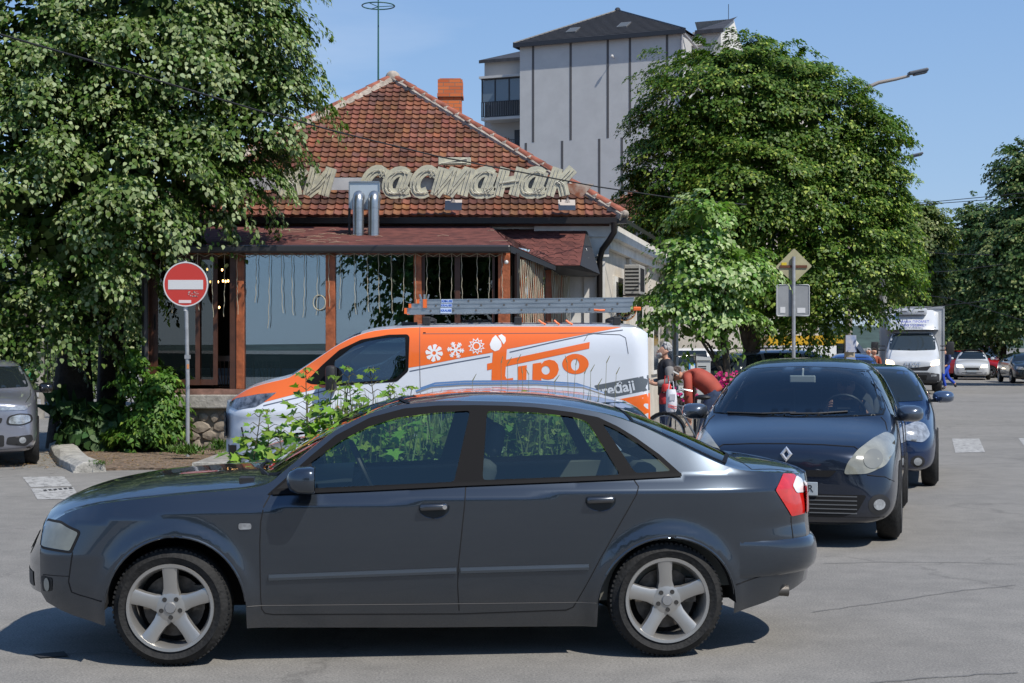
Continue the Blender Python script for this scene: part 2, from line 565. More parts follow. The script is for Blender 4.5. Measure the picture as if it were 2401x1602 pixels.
def tile_plane(name, o, u, v, width, length, clip, parent, row=.25, col=.2, amp=.022, lift=.035, seed=1, org=None, dark=()):
 """roof slope of interlocking tiles: o = eave corner, u along eave, v up the slope"""
 R = random.Random(seed)
 o, u, v = Vector(o), Vector(u).normalized(), Vector(v).normalized(); nrm = u.cross(v).normalized()
 nr = int(length / row); nc = int(width / col); S = 5
 V = []; Fc = []; C = []
 for r in range(nr):
  for c in range(nc):
   cu, cv = (c + .5) * col, (r + .5) * row
   if not clip(cu, cv): continue
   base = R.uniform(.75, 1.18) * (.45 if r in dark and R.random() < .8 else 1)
   cc = (.225 * base * R.uniform(.92, 1.08), .083 * base * R.uniform(.88, 1.2), .042 * base * R.uniform(.8, 1.3))
   if R.random() < .1: cc = (.17 * base, .075 * base, .055 * base)
   n0 = len(V); jig = R.uniform(-.006, .006)
   for vv, hh in ((0, -.01), (0, lift), (row + .02, .002)):
    for k in range(S + 1):
     t = k / S
     w = amp * (sin(pi * min(1, t / .45)) if t < .45 else -.25 * sin(pi * (t - .45) / .55))
     V.append(o + u * (c + t) * col + v * (r * row + vv + jig) + nrm * (hh + w))
   for a in range(2):
    for k in range(S):
     q = n0 + a * (S + 1) + k
     Fc.append((q, q + 1, q + S + 2, q + S + 1)); C.append(cc)
 me = bpy.data.meshes.new(name)
 og = org if org is not None else Vector((0, 0, 0))
 me.from_pydata([tuple(p - og) for p in V], [], Fc)
 at_ = me.color_attributes.new("tile", 'FLOAT_COLOR', 'CORNER')
 arr = np.repeat(np.array([(*c, 1) for c in C], dtype=np.float32), 4, axis=0)
 at_.data.foreach_set("color", arr.ravel())
 me.update()
 return link_mesh(name, me, tile_m, parent)
EY = 27.4; EZ = 4.01; XL = -6.95; XR = 2.0; XM = (XL + XR) / 2; HW = (XR - XL) / 2
APX = (XM, EY + HW, EZ + HW * .72)
vs = Vector((0, 1, .72)).normalized(); LS = HW * sqrt(1 + .72 ** 2)
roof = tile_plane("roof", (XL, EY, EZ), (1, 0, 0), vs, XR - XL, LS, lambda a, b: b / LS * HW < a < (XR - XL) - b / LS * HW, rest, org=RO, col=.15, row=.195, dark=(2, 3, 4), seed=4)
LEN = 14
sb = MB()
bk = EY + LEN
def dn(p, d=.02): return (p[0], p[1], p[2] - d)
apx2 = (XM, bk, APX[2])
sb.add([dn((XL, EY, EZ)), dn((XR, EY, EZ)), dn(APX)], [(0, 1, 2)])
sb.add([dn((XR, EY, EZ)), dn((XR, bk, EZ)), dn(apx2), dn(APX)], [(0, 1, 2, 3)])
sb.add([dn((XL, bk, EZ)), dn((XL, EY, EZ)), dn(APX), dn(apx2)], [(0, 1, 2, 3)])
sb.add([dn((XL, bk, EZ)), dn((XR, bk, EZ)), dn(apx2)], [(0, 1, 2)])
rb(sb, "roof_boards", mat("roof boards", (.14, .05, .03), .9, noise=(6, .4)))
tile_plane("roof", (XR, EY, EZ), (0, 1, 0), Vector((-1, 0, .72)), LEN, LS, lambda a, b: a > b / LS * HW, rest, org=RO, col=.3, row=.3, seed=8)
ridge_m = mat("ridge tile", (.27, .085, .05), .8, noise=(3, .4)); mortar = mat("mortar", (.36, .31, .26), .95, noise=(7, .3), bump=(20, 1))
rt = MB(); mo = MB()
def ridge(a, b_):
 a, b_ = Vector(a), Vector(b_); n = int((b_ - a).length / .36)
 R_ = random.Random(5)
 for i in range(n):
  p = a.lerp(b_, i / n); q = a.lerp(b_, (i + 1.12) / n)
  rt.tube([p, q], [.085, .068], 10)
  c = a.lerp(b_, (i + .02) / n)
  mo.sph((c.x, c.y, c.z - .01), .095, 8, 6, (1, 1, .8))
 mo.tube([a - Vector((0, 0, .07)), b_ - Vector((0, 0, .07))], .115, 7)
for e_ in ((XL, EY, EZ), (XR, EY, EZ)):
 ridge(Vector(e_) + Vector((0, 0, .05)), Vector(APX) + Vector((0, 0, .05)))
ridge(Vector(APX), Vector(apx2))
mo.sph((APX[0], APX[1], APX[2] + .02), .16, 9, 7)
rb(rt, "ridge_tiles", ridge_m, smooth=True); rb(mo, "ridge_mortar", mortar, smooth=True)
bm_ = bpy.data.materials.new("orange brick"); bm_.use_nodes = True
_nt = bm_.node_tree; _b = _nt.nodes["Principled BSDF"]; _br = _nt.nodes.new("ShaderNodeTexBrick")
_br.inputs["Scale"].default_value = 1; _br.inputs["Brick Width"].default_value = .25; _br.inputs["Row Height"].default_value = .075
_br.inputs["Mortar Size"].default_value = .007; _br.inputs["Color1"].default_value = (.62, .17, .05, 1); _br.inputs["Color2"].default_value = (.45, .10, .035, 1)
_br.inputs["Mortar"].default_value = (.22, .15, .11, 1)
_tc = _nt.nodes.new("ShaderNodeTexCoord"); _sp = _nt.nodes.new("ShaderNodeSeparateXYZ"); _cb = _nt.nodes.new("ShaderNodeCombineXYZ"); _ad = _nt.nodes.new("ShaderNodeMath")
_nt.links.new(_tc.outputs["Object"], _sp.inputs[0]); _nt.links.new(_sp.outputs[0], _ad.inputs[0]); _nt.links.new(_sp.outputs[1], _ad.inputs[1])
_nt.links.new(_ad.outputs[0], _cb.inputs[0]); _nt.links.new(_sp.outputs[2], _cb.inputs[1]); _nt.links.new(_cb.outputs[0], _br.inputs["Vector"])
_nt.links.new(_br.outputs["Color"], _b.inputs["Base Color"]); _b.inputs["Roughness"].default_value = .9
ch = MB()
R3 = random.Random(9)
ch.box2((-1.57, 33, 5.6), (-1.09, 33.5, 7.05))
for k in range(5):
 z = 7.05 + k * .075; w = .025 + (.012 if k == 0 else 0)
 ch.box2((-1.57 - w, 33 - w, z), (-1.09 + w, 33.5 + w, z + .074))
ch.box2((-1.56, 33.01, 7.425), (-1.1, 33.49, 7.45))
chim = rb(ch, "chimney", bm_)
fl = MB(); fl.box2((-1.63, 32.95, 6.28), (-1.03, 33.0, 6.5)); fl.tube([(-1.66, 32.93, 6.52), (-1.0, 32.93, 6.1)], .04, 6)
rb(fl, "flashing", mortar, chim)
an = MB(); ax = at(887, 190, 33).x
aer = empty("roof_antenna", "tall thin green aerial mast with a ring near its top on the tiled roof ridge", "antenna", (ax, 33, 7.1))
an.tube([(0, 0, 0), (0, 0, 4.2)], [.022, .012], 6); an.build("mast", mat("green mast", (.02, .10, .08), .5), aer)
rg = MB(); zr = at(887, 14, 33).z - 7.1
ringp = [(.35 * cos(t * pi / 12), .35 * sin(t * pi / 12), zr) for t in range(25)]
rg.tube(ringp, .014, 5, False)
for a in (0, 2.1, 4.2): rg.tube([(0, 0, zr - .02), (.35 * cos(a), .35 * sin(a), zr)], .009, 5)
rg.build("ring", MATS["green mast"], aer)
ea = MB()
ea.box2((XL, EY - .02, EZ - .13), (XR + .05, EY + .12, EZ - .02))
rb(ea, "gutter", gutter_m)
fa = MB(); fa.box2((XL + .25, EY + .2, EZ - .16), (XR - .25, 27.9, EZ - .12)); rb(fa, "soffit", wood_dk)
sg = MB(); d_ = Vector((.209, 1, 0)).normalized()
sg.add([(XR, EY, EZ - .02), (XR + .05, EY, EZ - .13), Vector((XR + .05, EY, EZ - .13)) + d_ * 14, Vector((XR, EY, EZ - .02)) + d_ * 14], [(0, 1, 2, 3)])
rb(sg, "gutter", gutter_m)
mw = MB()
Cn = Vector((1.68, 27.75, 0))                      # street corner of the wall
far = Cn + d_ * 13.5
mw.box2((XL + .3, 27.75, 0), (1.68, 28.0, 3.9))
rb(mw, "wall", plaster_w)
sw = MB()
def wallbox(mb, a, b_, z0, z1, t):
 a, b_ = Vector(a), Vector(b_); d = (b_ - a).normalized(); n = Vector((-d.y, d.x, 0)) * t
 mb.add([(a.x, a.y, z0), (b_.x, b_.y, z0), (b_.x + n.x, b_.y + n.y, z0), (a.x + n.x, a.y + n.y, z0),
   (a.x, a.y, z1), (b_.x, b_.y, z1), (b_.x + n.x, b_.y + n.y, z1), (a.x + n.x, a.y + n.y, z1)],
           [(0, 1, 5, 4), (1, 2, 6, 5), (2, 3, 7, 6), (3, 0, 4, 7), (4, 5, 6, 7), (3, 2, 1, 0)])
wallbox(sw, Cn + d_ * .002, far, 0, 3.9, .25)
sn = Vector((d_.y, -d_.x, 0))                      # out of the side wall, towards the street
rb(sw, "wall", plaster)
cor = MB()
wallbox(cor, Cn + sn * .22 - Vector((0, .1, 0)), far + sn * .22, 3.62, 3.86, .218)
wallbox(cor, Cn + sn * .10 - Vector((0, .05, 0)), far + sn * .10, 3.45, 3.62, .098)
cor.box2((.4, 27.62, 3.66), (1.83, 27.748, 3.88)); cor.box2((1.2, 27.66, 3.3), (1.75, 27.748, 3.66)); cor.box2((1.3, 27.70, 0.1), (1.68, 27.748, 3.3))
rb(cor, "cornice", plaster_w)
for k in range(4):                                 # windows and pilasters of the street side
 p0 = Cn + d_ * (1.0 + k * 3.1)
 if k != 0 or True:
  w_ = MB(); wallbox(w_, p0 + sn * .05, p0 + d_ * 1.15 + sn * .05, 1.05, 3.0, .048); fr = rb(w_, "window", plaster_w)
  g_ = MB(); wallbox(g_, p0 + d_ * .12 + sn * .055, p0 + d_ * 1.03 + sn * .055, 1.15, 2.9, .004); rb(g_, "pane", mat("dark pane", (.012, .015, .018), .08), fr)
 pl_ = MB(); wallbox(pl_, p0 + d_ * 1.9 + sn * .07, p0 + d_ * 2.2 + sn * .07, .1, 3.44, .069); rb(pl_, "pilaster", plaster)
dpz = MB(); cx = at(1440, 530, 27.3)
dpz.tube([(cx.x, 27.32, 3.9), (cx.x, 27.35, 3.72), (cx.x - .08, 27.4, 3.58), (cx.x - .2, 27.5, 3.42), (cx.x - .24, 27.6, 3.25), (cx.x - .24, 27.62, .1)], .055, 10)
rb(dpz, "downpipe", gutter_m, smooth=True)
acp = at(1497, 650, 29.3)
ac = empty("air_conditioner", "boxy outdoor air conditioner hung on the shaded side wall of the restaurant", "air conditioner", (Cn + d_ * 1.75 + sn * .32).to_tuple()[:2] + (2.95,), atan2(d_.y, d_.x))
ab = MB(); ab.box((0, 0, 0), (.85, .3, .56)); ab.build("casing", mat("ac shell", (.34, .33, .31), .5), ac, bevel=.015)
gr = MB()
for k in range(7): gr.box((-.427, 0, -.2 + k * .066), (.004, .26, .03))
for k in range(8): gr.box((-.33 + k * .08, -.152, 0), (.05, .004, .44))
gr.build("grille", black, ac)
br_ = MB(); br_.box((0, .0, -.3), (.9, .34, .03)); br_.build("bracket", gutter_m, ac)
ann_roof = MB()
A0, A1 = AX(327), AX(1200)
zf, zb_ = AZ(577), 3.86
ann_roof.add([(A0, 24.5, zf), (A1 - .02, 24.5, zf), (AX(1165) - .15, 27.6, zb_), (AX(560) - .9, 27.6, zb_)], [(0, 1, 2, 3)])
ann_roof.add([(A0, 24.5, zf - .03), (A1 - .02, 24.5, zf - .03), (AX(1165) - .15, 27.6, zb_ - .05), (AX(560) - .9, 27.6, zb_ - .05)], [(0, 1, 2, 3)])
sh = bpy.data.materials.new("bitumen shingle"); sh.use_nodes = True
_nt = sh.node_tree; _b = _nt.nodes["Principled BSDF"]; _tc = _nt.nodes.new("ShaderNodeTexCoord")
_mp = _nt.nodes.new("ShaderNodeMapping"); _mp.inputs["Scale"].default_value = (1, 1, 1)
_v = _nt.nodes.new("ShaderNodeTexNoise"); _v.inputs["Scale"].default_value = 5; _v.inputs["Detail"].default_value = 8
_r = _nt.nodes.new("ShaderNodeValToRGB"); _r.color_ramp.elements[0].color = (.075, .03, .027, 1); _r.color_ramp.elements[1].color = (.17, .062, .05, 1)
_r.color_ramp.elements[0].position = .3; _r.color_ramp.elements[1].position = .7
_nt.links.new(_tc.outputs["Object"], _v.inputs["Vector"]); _nt.links.new(_v.outputs["Fac"], _r.inputs[0])
_nt.links.new(_r.outputs[0], _b.inputs["Base Color"]); _b.inputs["Roughness"].default_value = .95; _b.inputs["Specular IOR Level"].default_value = .2
rb(ann_roof, "annex_roof", sh)
aw = MB()
awp = [(-.30, 27.7, 3.80), (1.34, 27.7, 3.80), (1.15, 26.0, 3.06), (.74, 26.0, 3.06), (-.02, 24.72, 3.32)]
aw.add(awp, [(0, 1, 2), (0, 2, 3), (0, 3, 4)])
awn = rb(aw, "awning", sh)
hx = MB()
a0, a1, a2 = Vector(awp[0]), Vector(awp[1]), Vector(awp[3])
u_ = (a1 - a0).normalized(); vdir = (Vector((.9, 26, 3.06)) - Vector((.9, 27.7, 3.80))).normalized(); nn = u_.cross(vdir).normalized()
if nn.z < 0: nn = -nn
tri = [(Vector(awp[0]), Vector(awp[1]), Vector(awp[2])), (Vector(awp[0]), Vector(awp[2]), Vector(awp[3])), (Vector(awp[0]), Vector(awp[3]), Vector(awp[4]))]
from mathutils.geometry import intersect_ray_tri
def drop(x, y):
 for t in tri:
  h = intersect_ray_tri(t[0], t[1], t[2], Vector((0, 0, -1)), Vector((x, y, 9)))
  if h: return h + Vector((0, 0, .004))
S_ = .16
for j in range(-2, 16):
 for i in range(-3, 14):
  cx_, cy_ = -.4 + i * S_ * 1.5, 27.8 - (j + (.5 if i % 2 else 0)) * S_ * 1.3
  ps = [(cx_ + S_ * .5 * cos(k * pi / 3) * 1.0, cy_ + S_ * .75 * sin(k * pi / 3)) for k in range(6)]
  for k in (0, 1, 2):
   p, q = drop(*ps[k]), drop(*ps[(k + 1) % 6])
   if p and q: hx.tube([p, q], .004, 3, False)
  p, q = drop(*ps[0]), drop(cx_ + S_, cy_)
  if p and q: hx.tube([p, q], .004, 3, False)
rb(hx, "shingle_joints", mat("shingle joint", (.045, .02, .018), .95), awn)
we = MB(); we.add([(1.345, 27.7, 3.80), (1.155, 26.0, 3.06), (1.5, 26.2, 2.92), (1.5, 27.7, 2.95)], [(0, 1, 2, 3)])
we.add([(.74, 26.0, 3.05), (1.15, 26.0, 3.05), (1.5, 26.2, 2.915), (1.5, 27.7, 2.94), (-.02, 27.7, 2.96), (-.02, 24.72, 3.2)], [(0, 1, 2, 3, 4, 5)])
we.add([(.74, 26.0, 3.05), (-.02, 24.72, 3.31), (-.02, 24.72, 3.2), (.74, 25.99, 2.97)], [(0, 1, 2, 3)])
sgn = rb(we, "awning_side", mat("charcoal board", (.018, .02, .024), .6), awn)
txm = mat("white lettering", (.7, .7, .68), .6)
q = MB()
for k in range(5): q.box((0, (k - 2) * .16, 0), (.006, .10, .15))
for k in range(3): q.box((0, (k - 1) * .14 + .05, .24), (.006, .09, .05))
tx = q.build("lettering", txm, awn); tx.location = (1.40 - RO.x, 26.9 - RO.y, 3.15); tx.rotation_euler = (0, radians(-20), radians(-8))
gm = MB()
gm.box2((A0 - .05, 24.36, zf - .13), (A1 - .02, 24.52, zf - .005))
rb(gm, "gutter", mat("annex gutter", (.05, .047, .046), .3, metal=.5), bevel=.03)
posts = [(338, 352), (556, 574), (765, 787), (971, 989), (1168, 1196)]
bmz = MB(); bmz.box2((AX(345), 24.62, AZ(597)), (AX(1196), 24.78, zf - .02)); rb(bmz, "beam", wood)
for a, b_ in posts:
 pm_ = MB(); pm_.box2((AX(a), 24.6, AZ(912)), (AX(b_), 24.8, AZ(597) - .001)); rb(pm_, "post", wood, bevel=.008)
sl = MB(); sl.box2((AX(352), 24.58, AZ(925)), (AX(1196), 24.82, AZ(912) - .001)); rb(sl, "sill", mat("weathered sill", (.22, .12, .09), .8, noise=(5, .4)))
lg = MB(); lg.box2((AX(330), 24.5, AZ(957)), (AX(1205), 25.0, AZ(925) - .001)); rb(lg, "ledge", conc, bevel=.02)
stw = MB(); stw.box2((AX(335), 24.64, 0), (AX(1200), 24.98, AZ(957) - .001)); rb(stw, "stone_backing", mat("stone joint", (.19, .165, .13), .95, bump=(12, 1)))
stm = mat("rubble stone", (.33, .28, .22), .9, two=(.20, .165, .13), bump=(9, 1))
st = MB(); R5 = random.Random(11)
x = AX(337)
rowz = [0.0, .16, .30, .47, .60]
for r in range(4):
 x = AX(337) + R5.uniform(0, .1)
 while x < AX(1195):
  w = R5.uniform(.14, .34); z0, z1 = rowz[r], rowz[r + 1] + .03
  cz = (z0 + z1) / 2 + R5.uniform(-.02, .02); h = (z1 - z0) * R5.uniform(.86, 1.02)
  n = R5.randint(6, 8); ring = []; a0_ = R5.uniform(0, 1)
  for k in range(n):
   t = 2 * pi * (k + a0_ + R5.uniform(-.2, .2)) / n
   ring.append((x + w / 2 + .53 * w * cos(t) * R5.uniform(.85, 1.1), cz + .56 * h * sin(t) * R5.uniform(.85, 1.1)))
  dy = R5.uniform(.02, .07)
  inner = [((p[0] - x - w / 2) * .8 + x + w / 2 + R5.uniform(-.01, .01), (p[1] - cz) * .8 + cz) for p in ring]
  vs_ = [(p[0], 24.65, p[1]) for p in ring] + [(p[0], 24.65 - dy, p[1]) for p in inner] + [(x + w / 2, 24.65 - dy - .015, cz)]
  fs_ = []
  for k in range(n):
   k2 = (k + 1) % n
   fs_.append((k, k2, n + k2, n + k)); fs_.append((n + k, n + k2, 2 * n))
  st.add(vs_, fs_)
  x += w + R5.uniform(.005, .03)
stm_o = rb(st, "stone_wall", stm)
pane = glass_mat("restaurant glass", (.75, .82, .84), .24, 0, (.72, .84, .92))
for a, b_ in ((574, 765), (787, 971)):
 q = MB(); q.box2((AX(a), 24.70, AZ(912)), (AX(b_), 24.706, AZ(597))); rb(q, "window_pane", pane)
for a, b_ in ((989, 1072), (1072, 1160)):
 q = MB(); q.box2((AX(a) + .04, 24.70, AZ(905)), (AX(b_) - .03, 24.706, AZ(603))); 
 f_ = MB(); x0, x1 = AX(a), AX(b_)
 for bb in (((x0, 24.68, AZ(912)), (x0 + .05, 24.74, AZ(597))), ((x1 - .04, 24.68, AZ(912)), (x1, 24.74, AZ(597))), ((x0 + .05, 24.68, AZ(912)), (x1 - .04, 24.74, AZ(904))), ((x0 + .05, 24.68, AZ(603)), (x1 - .04, 24.74, AZ(597)))):
  f_.box2(*bb)
 fo = rb(f_, "window", brown_al); rb(q, "pane", glass_mat("dim glass", (.5, .55, .5), .05), fo)
for a, b_, yy, gl in ((360, 470, 24.66, 1), (455, 510, 24.72, 1)):
 f_ = MB(); x0, x1 = AX(a), AX(b_); z0, z1 = AZ(903), AZ(599)
 for bb in (((x0, yy - .02, z0), (x0 + .08, yy + .02, z1)), ((x1 - .07, yy - .02, z0), (x1, yy + .02, z1)), ((x0 + .08, yy - .02, z0), (x1 - .07, yy + .02, z0 + .09)), ((x0 + .08, yy - .02, z1 - .07), (x1 - .07, yy + .02, z1))):
  f_.box2(*bb)
 fo = rb(f_, "sliding_door", brown_al)
 q = MB(); q.box2((x0 + .08, yy - .003, z0 + .09), (x1 - .07, yy + .003, z1 - .07)); rb(q, "pane", glass_mat("dim glass"), fo)
 h_ = MB(); h_.box2((x0 + .025, yy - .035, 1.95), (x0 + .05, yy - .021, 2.2)); rb(h_, "handle", black, fo)
jf = MB(); jf.box2((AX(352), 24.62, AZ(912)), (AX(360) - .001, 24.78, AZ(597) - .001)); rb(jf, "door_jamb", brown_al); jf = MB(); jf.box2((AX(541), 24.62, AZ(912)), (AX(556) - .001, 24.78, AZ(597) - .001)); rb(jf, "door_jamb", brown_al)
lp = MB(); lp.tube([(AX(350), 24.42, zf - .1), (AX(350), 24.42, 1.15), (AX(352), 24.42, .9)], .055, 8); rb(lp, "downpipe", mat("grey brown pipe", (.05, .045, .045), .4), smooth=True); lp = MB(); lp.tube([(AX(322), 26.4, zf + .1), (AX(318), 26.4, .9)], .05, 8)
rb(lp, "downpipe", mat("grey brown pipe", (.05, .045, .045), .4), smooth=True)
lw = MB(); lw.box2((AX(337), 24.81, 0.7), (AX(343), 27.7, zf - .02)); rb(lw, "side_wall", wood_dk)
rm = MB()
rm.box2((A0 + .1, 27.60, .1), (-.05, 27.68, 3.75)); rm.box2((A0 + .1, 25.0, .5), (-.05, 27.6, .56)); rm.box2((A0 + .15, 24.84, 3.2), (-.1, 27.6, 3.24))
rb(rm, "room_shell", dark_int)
bulb_m = mat("warm bulb", (1, .7, .3), .4, emit=((1, .55, .2), 5))
bpx = [(486, 632), (509, 632), (521, 633), (493, 661), (511, 661), (523, 659), (529, 660), (535, 659), (514, 721)]
for i, (a, b_) in enumerate(bpx):
 p = at(a, b_, 26.2 + .12 * (i % 3))
 e = empty("pendant_bulb", "small warm glowing bulb hanging in the dark dining room behind the open sliding door", "light bulb", (p.x, p.y, p.z), 0, "bulbs in the dining room")
 q = MB(); q.sph((0, 0, 0), .016, 8, 6, (1, 1, 1.5)); q.build("bulb", bulb_m, e, smooth=True)
 q = MB(); q.tube([(0, 0, .03), (0, 0, 3.19 - p.z)], .003, 4); q.build("cord", black, e)
cloth = mat("white tablecloth", (.62, .66, .72), .85); check = mat("blue check cloth", (.25, .33, .42), .85)
def table(x, y, label, w=1.1):
 e = empty("dining_table", label, "table", (x, y, .56))
 q = MB(); q.box((0, 0, .73), (w, .8, .03)); q.build("tabletop", wood_dk, e)
 q = MB()
 rows_ = []
 for zz, k in ((.752, 1.0), (.50, 1.03)):
  ring = []
  for sx, sy in ((-1, -1), (1, -1), (1, 1), (-1, 1), (-1, -1)):
   ring.append((sx * (w / 2 + .015) * k, sy * .415 * k, zz))
  rows_.append(ring)
 q.grid(rows_); q.add([rows_[0][0], rows_[0][1], rows_[0][2], rows_[0][3]], [(0, 1, 2, 3)])
 q.build("tablecloth", cloth, e)
 q = MB(); q.box((0, 0, .757), (w + .04, .3, .006)); q.box((0, -.435, .70), (w * .86, .004, .11)); q.build("runner", check, e)
 for sx in (-1, 1):
  for sy in (-1, 1):
   q = MB(); q.lathe([(.025, 0), (.03, .1), (.02, .2), (.032, .3), (.02, .4), (.03, .5), (.03, .714)], 8, c=(sx * (w / 2 - .08), sy * .3, 0)); q.build("leg", wood_dk, e, smooth=True)
 return e
table(AX(500), 25.85, "dining table with white cloth behind the open sliding door", 1.5)
table(AX(650), 25.6, "dining table with white cloth behind the pane that mirrors the sky", .9)
table(AX(865), 25.7, "dining table with white cloth seen over the van's bonnet in the third bay", 1.0)
def wchair(x, y, label, rz=0):
 e = empty("dining_chair", label, "chair", (x, y, .56), rz, "dining chairs inside the restaurant")
 cm = mat("bentwood", (.09, .04, .022), .35)
 q = MB(); q.lathe([(.0, .44), (.2, .44), (.21, .455), (.2, .47), (0, .47)], 16); q.build("seat", cm, e, smooth=True)
 q = MB()
 q.tube([(-.2, -.17, .45), (-.22, -.2, .75), (-.21, -.23, .95)], .016, 6); q.tube([(.2, -.17, .45), (.22, -.2, .75), (.21, -.23, .95)], .016, 6)
 q.box((0, -.225, .93), (.44, .02, .09))
 for k in range(5): q.tube([((k - 2) * .035, -.18, .46), ((k - 2) * .075, -.22, .9)], .009, 5)
 q.build("backrest", cm, e)
 for sx in (-1, 1):
  for sy in (-1, 1):
   q = MB(); q.tube([(sx * .15, sy * .15, .44), (sx * .19, sy * .19, 0)], .015, 6); q.build("leg", cm, e)
 q = MB(); q.tube([(-.17, -.17, .05)] + [(.17 * cos(t), -.18, .05 + .33 * sin(t)) for t in [pi - k * pi / 8 for k in range(9)]], .01, 5); q.build("stretcher", cm, e)
wchair(AX(517), 25.25, "bentwood dining chair seen through the open sliding door")
wchair(AX(622), 25.1, "bentwood dining chair behind the pane that mirrors the sky")
wchair(AX(905), 25.1, "bentwood dining chair in the third bay above the van's cab")
str_m = mat("fairy light wire", (.46, .42, .31), .6); R6 = random.Random(21)
sx_list = [(380, 690), (410, 735), (440, 640), (467, 728), (501, 745), (530, 743), (559, 738), (604, 710), (634, 770), (663, 735), (687, 740), (716, 745), (746, 740), (773, 720), (800, 725), (833, 738), (863, 732), (889, 734), (919, 736), (948, 730), (975, 735), (1002, 712), (1031, 715), (1060, 712), (1083, 715), (1119, 715), (1148, 715), (1177, 712)]
lights = MB()
prev = None
for px, pb in sx_list:
 x = AX(px); z1 = AZ(597) + .01; z0 = AZ(pb); pts = []
 n = 14
 for k in range(n + 1):
  z = z1 + (z0 - z1) * k / n
  pts.append((x + .006 * sin(k * 1.7 + px) + .02 * (k / n) ** 4 * (1 if px % 2 else -1), 24.575, z))
 lights.tube(pts, .0048, 4)
 if prev is not None and x - prev < .35:
  m0 = (x + prev) / 2
  lights.tube([(prev, 24.575, z1), (m0, 24.575, z1 - .05), (x, 24.575, z1)], .005, 4)
 prev = x
rb(lights, "string_lights", str_m)
coil = MB()
cc = at(749, 710, 24.6); coil.tube([(cc.x + .1 * cos(k * .4), 24.57, cc.z + .12 * sin(k * .4)) for k in range(33)], .008, 4)
rb(coil, "light_coil", str_m)
pts_r = [(0.02, 24.8), (1.05, 27.6)]
for k, t in enumerate((.16, .33, .46, .62, .8)):
 x, y = .02 + 1.03 * t, 24.8 + 2.8 * t
 q = MB(); q.box2((x - .04, y - .05, .7), (x + .04, y + .05, 3.15)); rb(q, "post", wood)
q = MB(); q.add([(.0, 24.82, .8), (1.05, 27.62, .8), (1.05, 27.62, 3.3), (.0, 24.82, 3.3)], [(0, 1, 2, 3)]); rb(q, "return_pane", glass_mat("dim glass"))
q = MB(); wallbox(q, (0, 24.83, 0), (1.07, 27.7, 0), 0, .8, .2); rb(q, "return_wall", stm)
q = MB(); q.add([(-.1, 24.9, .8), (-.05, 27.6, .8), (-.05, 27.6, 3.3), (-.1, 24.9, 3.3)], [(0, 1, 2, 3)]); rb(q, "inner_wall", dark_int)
q = MB()
for k in range(34):
 t = .05 + .9 * k / 33; x, y = .02 + 1.03 * t + .03, 24.8 + 2.8 * t - .07
 if .47 < t < .6: continue
 q.tube([(x + .01 * sin(j * 2 + k), y, 3.1 - j * .2) for j in range(7 + k % 3)], .008, 4)
rb(q, "string_lights", str_m)
q = MB(); q.tube([(AX(1212), 24.9, 3.2), (AX(1212), 24.9, .9)], .05, 8); rb(q, "downpipe", gutter_m, smooth=True)
q = MB(); q.sph((at(1187, 615, 24.5).x, 24.5, at(1187, 615, 24.5).z), .035, 8, 6); rb(q, "spot_lamp", plaster_w)
duct = empty("kitchen_duct", "twin galvanised exhaust elbows with square cover on the dark red annex roof", "exhaust duct", (AX(855), 26.0, 3.5))
galv = mat("galvanised steel", (.45, .47, .48), .32, metal=.9, noise=(5, .15))
s26 = F / 26.0
dx0 = (840 - 1200.5) / s26 - AX(855); dx1 = (876 - 1200.5) / s26 - AX(855)
zt = CAMZ + (812 - 458) / s26 - 3.5
for dx in (dx0, dx1):
 q = MB()
 arc = [(dx, 0, -.12), (dx, 0, zt - .2)] + [(dx, .12 - .12 * cos(t), zt - .12 + .12 * sin(t)) for t in [k * pi / 12 for k in range(7)]] + [(dx, .5, zt)]
 q.tube(arc, .095, 16)
 for zz in (.1, .32, zt - .22): q.tube([(dx, 0, zz), (dx, 0, zz + .015)], .1, 16)
 q.build("elbow_pipe", galv, duct, smooth=True, angle=radians(50))
q = MB(); z1 = CAMZ + (812 - 424) / s26 - 3.5; xa = (816 - 1200.5) / s26 - AX(855); xb = (887 - 1200.5) / s26 - AX(855)
q.box2((xa, .22, zt - .22), (xb, .26, z1)); q.build("cover_plate", mat("plate", (.62, .68, .72), .3, metal=.5), duct)
q = MB()
for bb in (((xa - .01, .2, zt - .22), (xa + .01, .28, z1)), ((xb - .01, .2, zt - .22), (xb + .01, .28, z1)), ((xa, .2, z1 - .01), (xb, .28, z1 + .012))): q.box2(*bb)
q.build("plate_frame", galv, duct)
q = MB(); q.add([((770 - 1200.5) / s26 - AX(855), .05, .055), ((945 - 1200.5) / s26 - AX(855), .05, .055), ((925 - 1200.5) / s26 - AX(855), -.25, -.01), ((785 - 1200.5) / s26 - AX(855), -.25, -.01)], [(0, 1, 2, 3)])
q.build("flashing_sheet", galv, duct)
q = MB(); q.box2((xa - .02, .2, -.1), (xa + .02, .24, zt - .2)); q.build("bracket", gutter_m, duct)
R7 = random.Random(31); q = MB()
for k in range(60):
 x = AX(R7.uniform(480, 830)) if k % 3 else AX(R7.uniform(480, 1150)); y = R7.uniform(24.7, 27); z = zf + (y - 24.5) * (zb_ - zf) / 3.1 + .012
 a = R7.uniform(-.5, .5); L_ = R7.uniform(.05, .35)
 q.tube([(x, y, z), (x + L_ * .5 * cos(a), y + L_ * .5 * sin(a), z + R7.uniform(.0, .03)), (x + L_ * cos(a), y + L_ * sin(a) * .8, z + .005)], .005, 3)
rb(q, "roof_twigs", mat("dry twig", (.34, .25, .18), .9))
SY = 26.9; SS = F / SY
peel = mat("peeling sign paint", (.60, .57, .42), .7, two=(.36, .36, .30), bump=(8, .4))
for n_ in peel.node_tree.nodes:
 if n_.type == 'TEX_NOISE' and not n_.outputs["Fac"].links[0].to_node.type == 'BUMP': n_.inputs["Scale"].default_value = 7
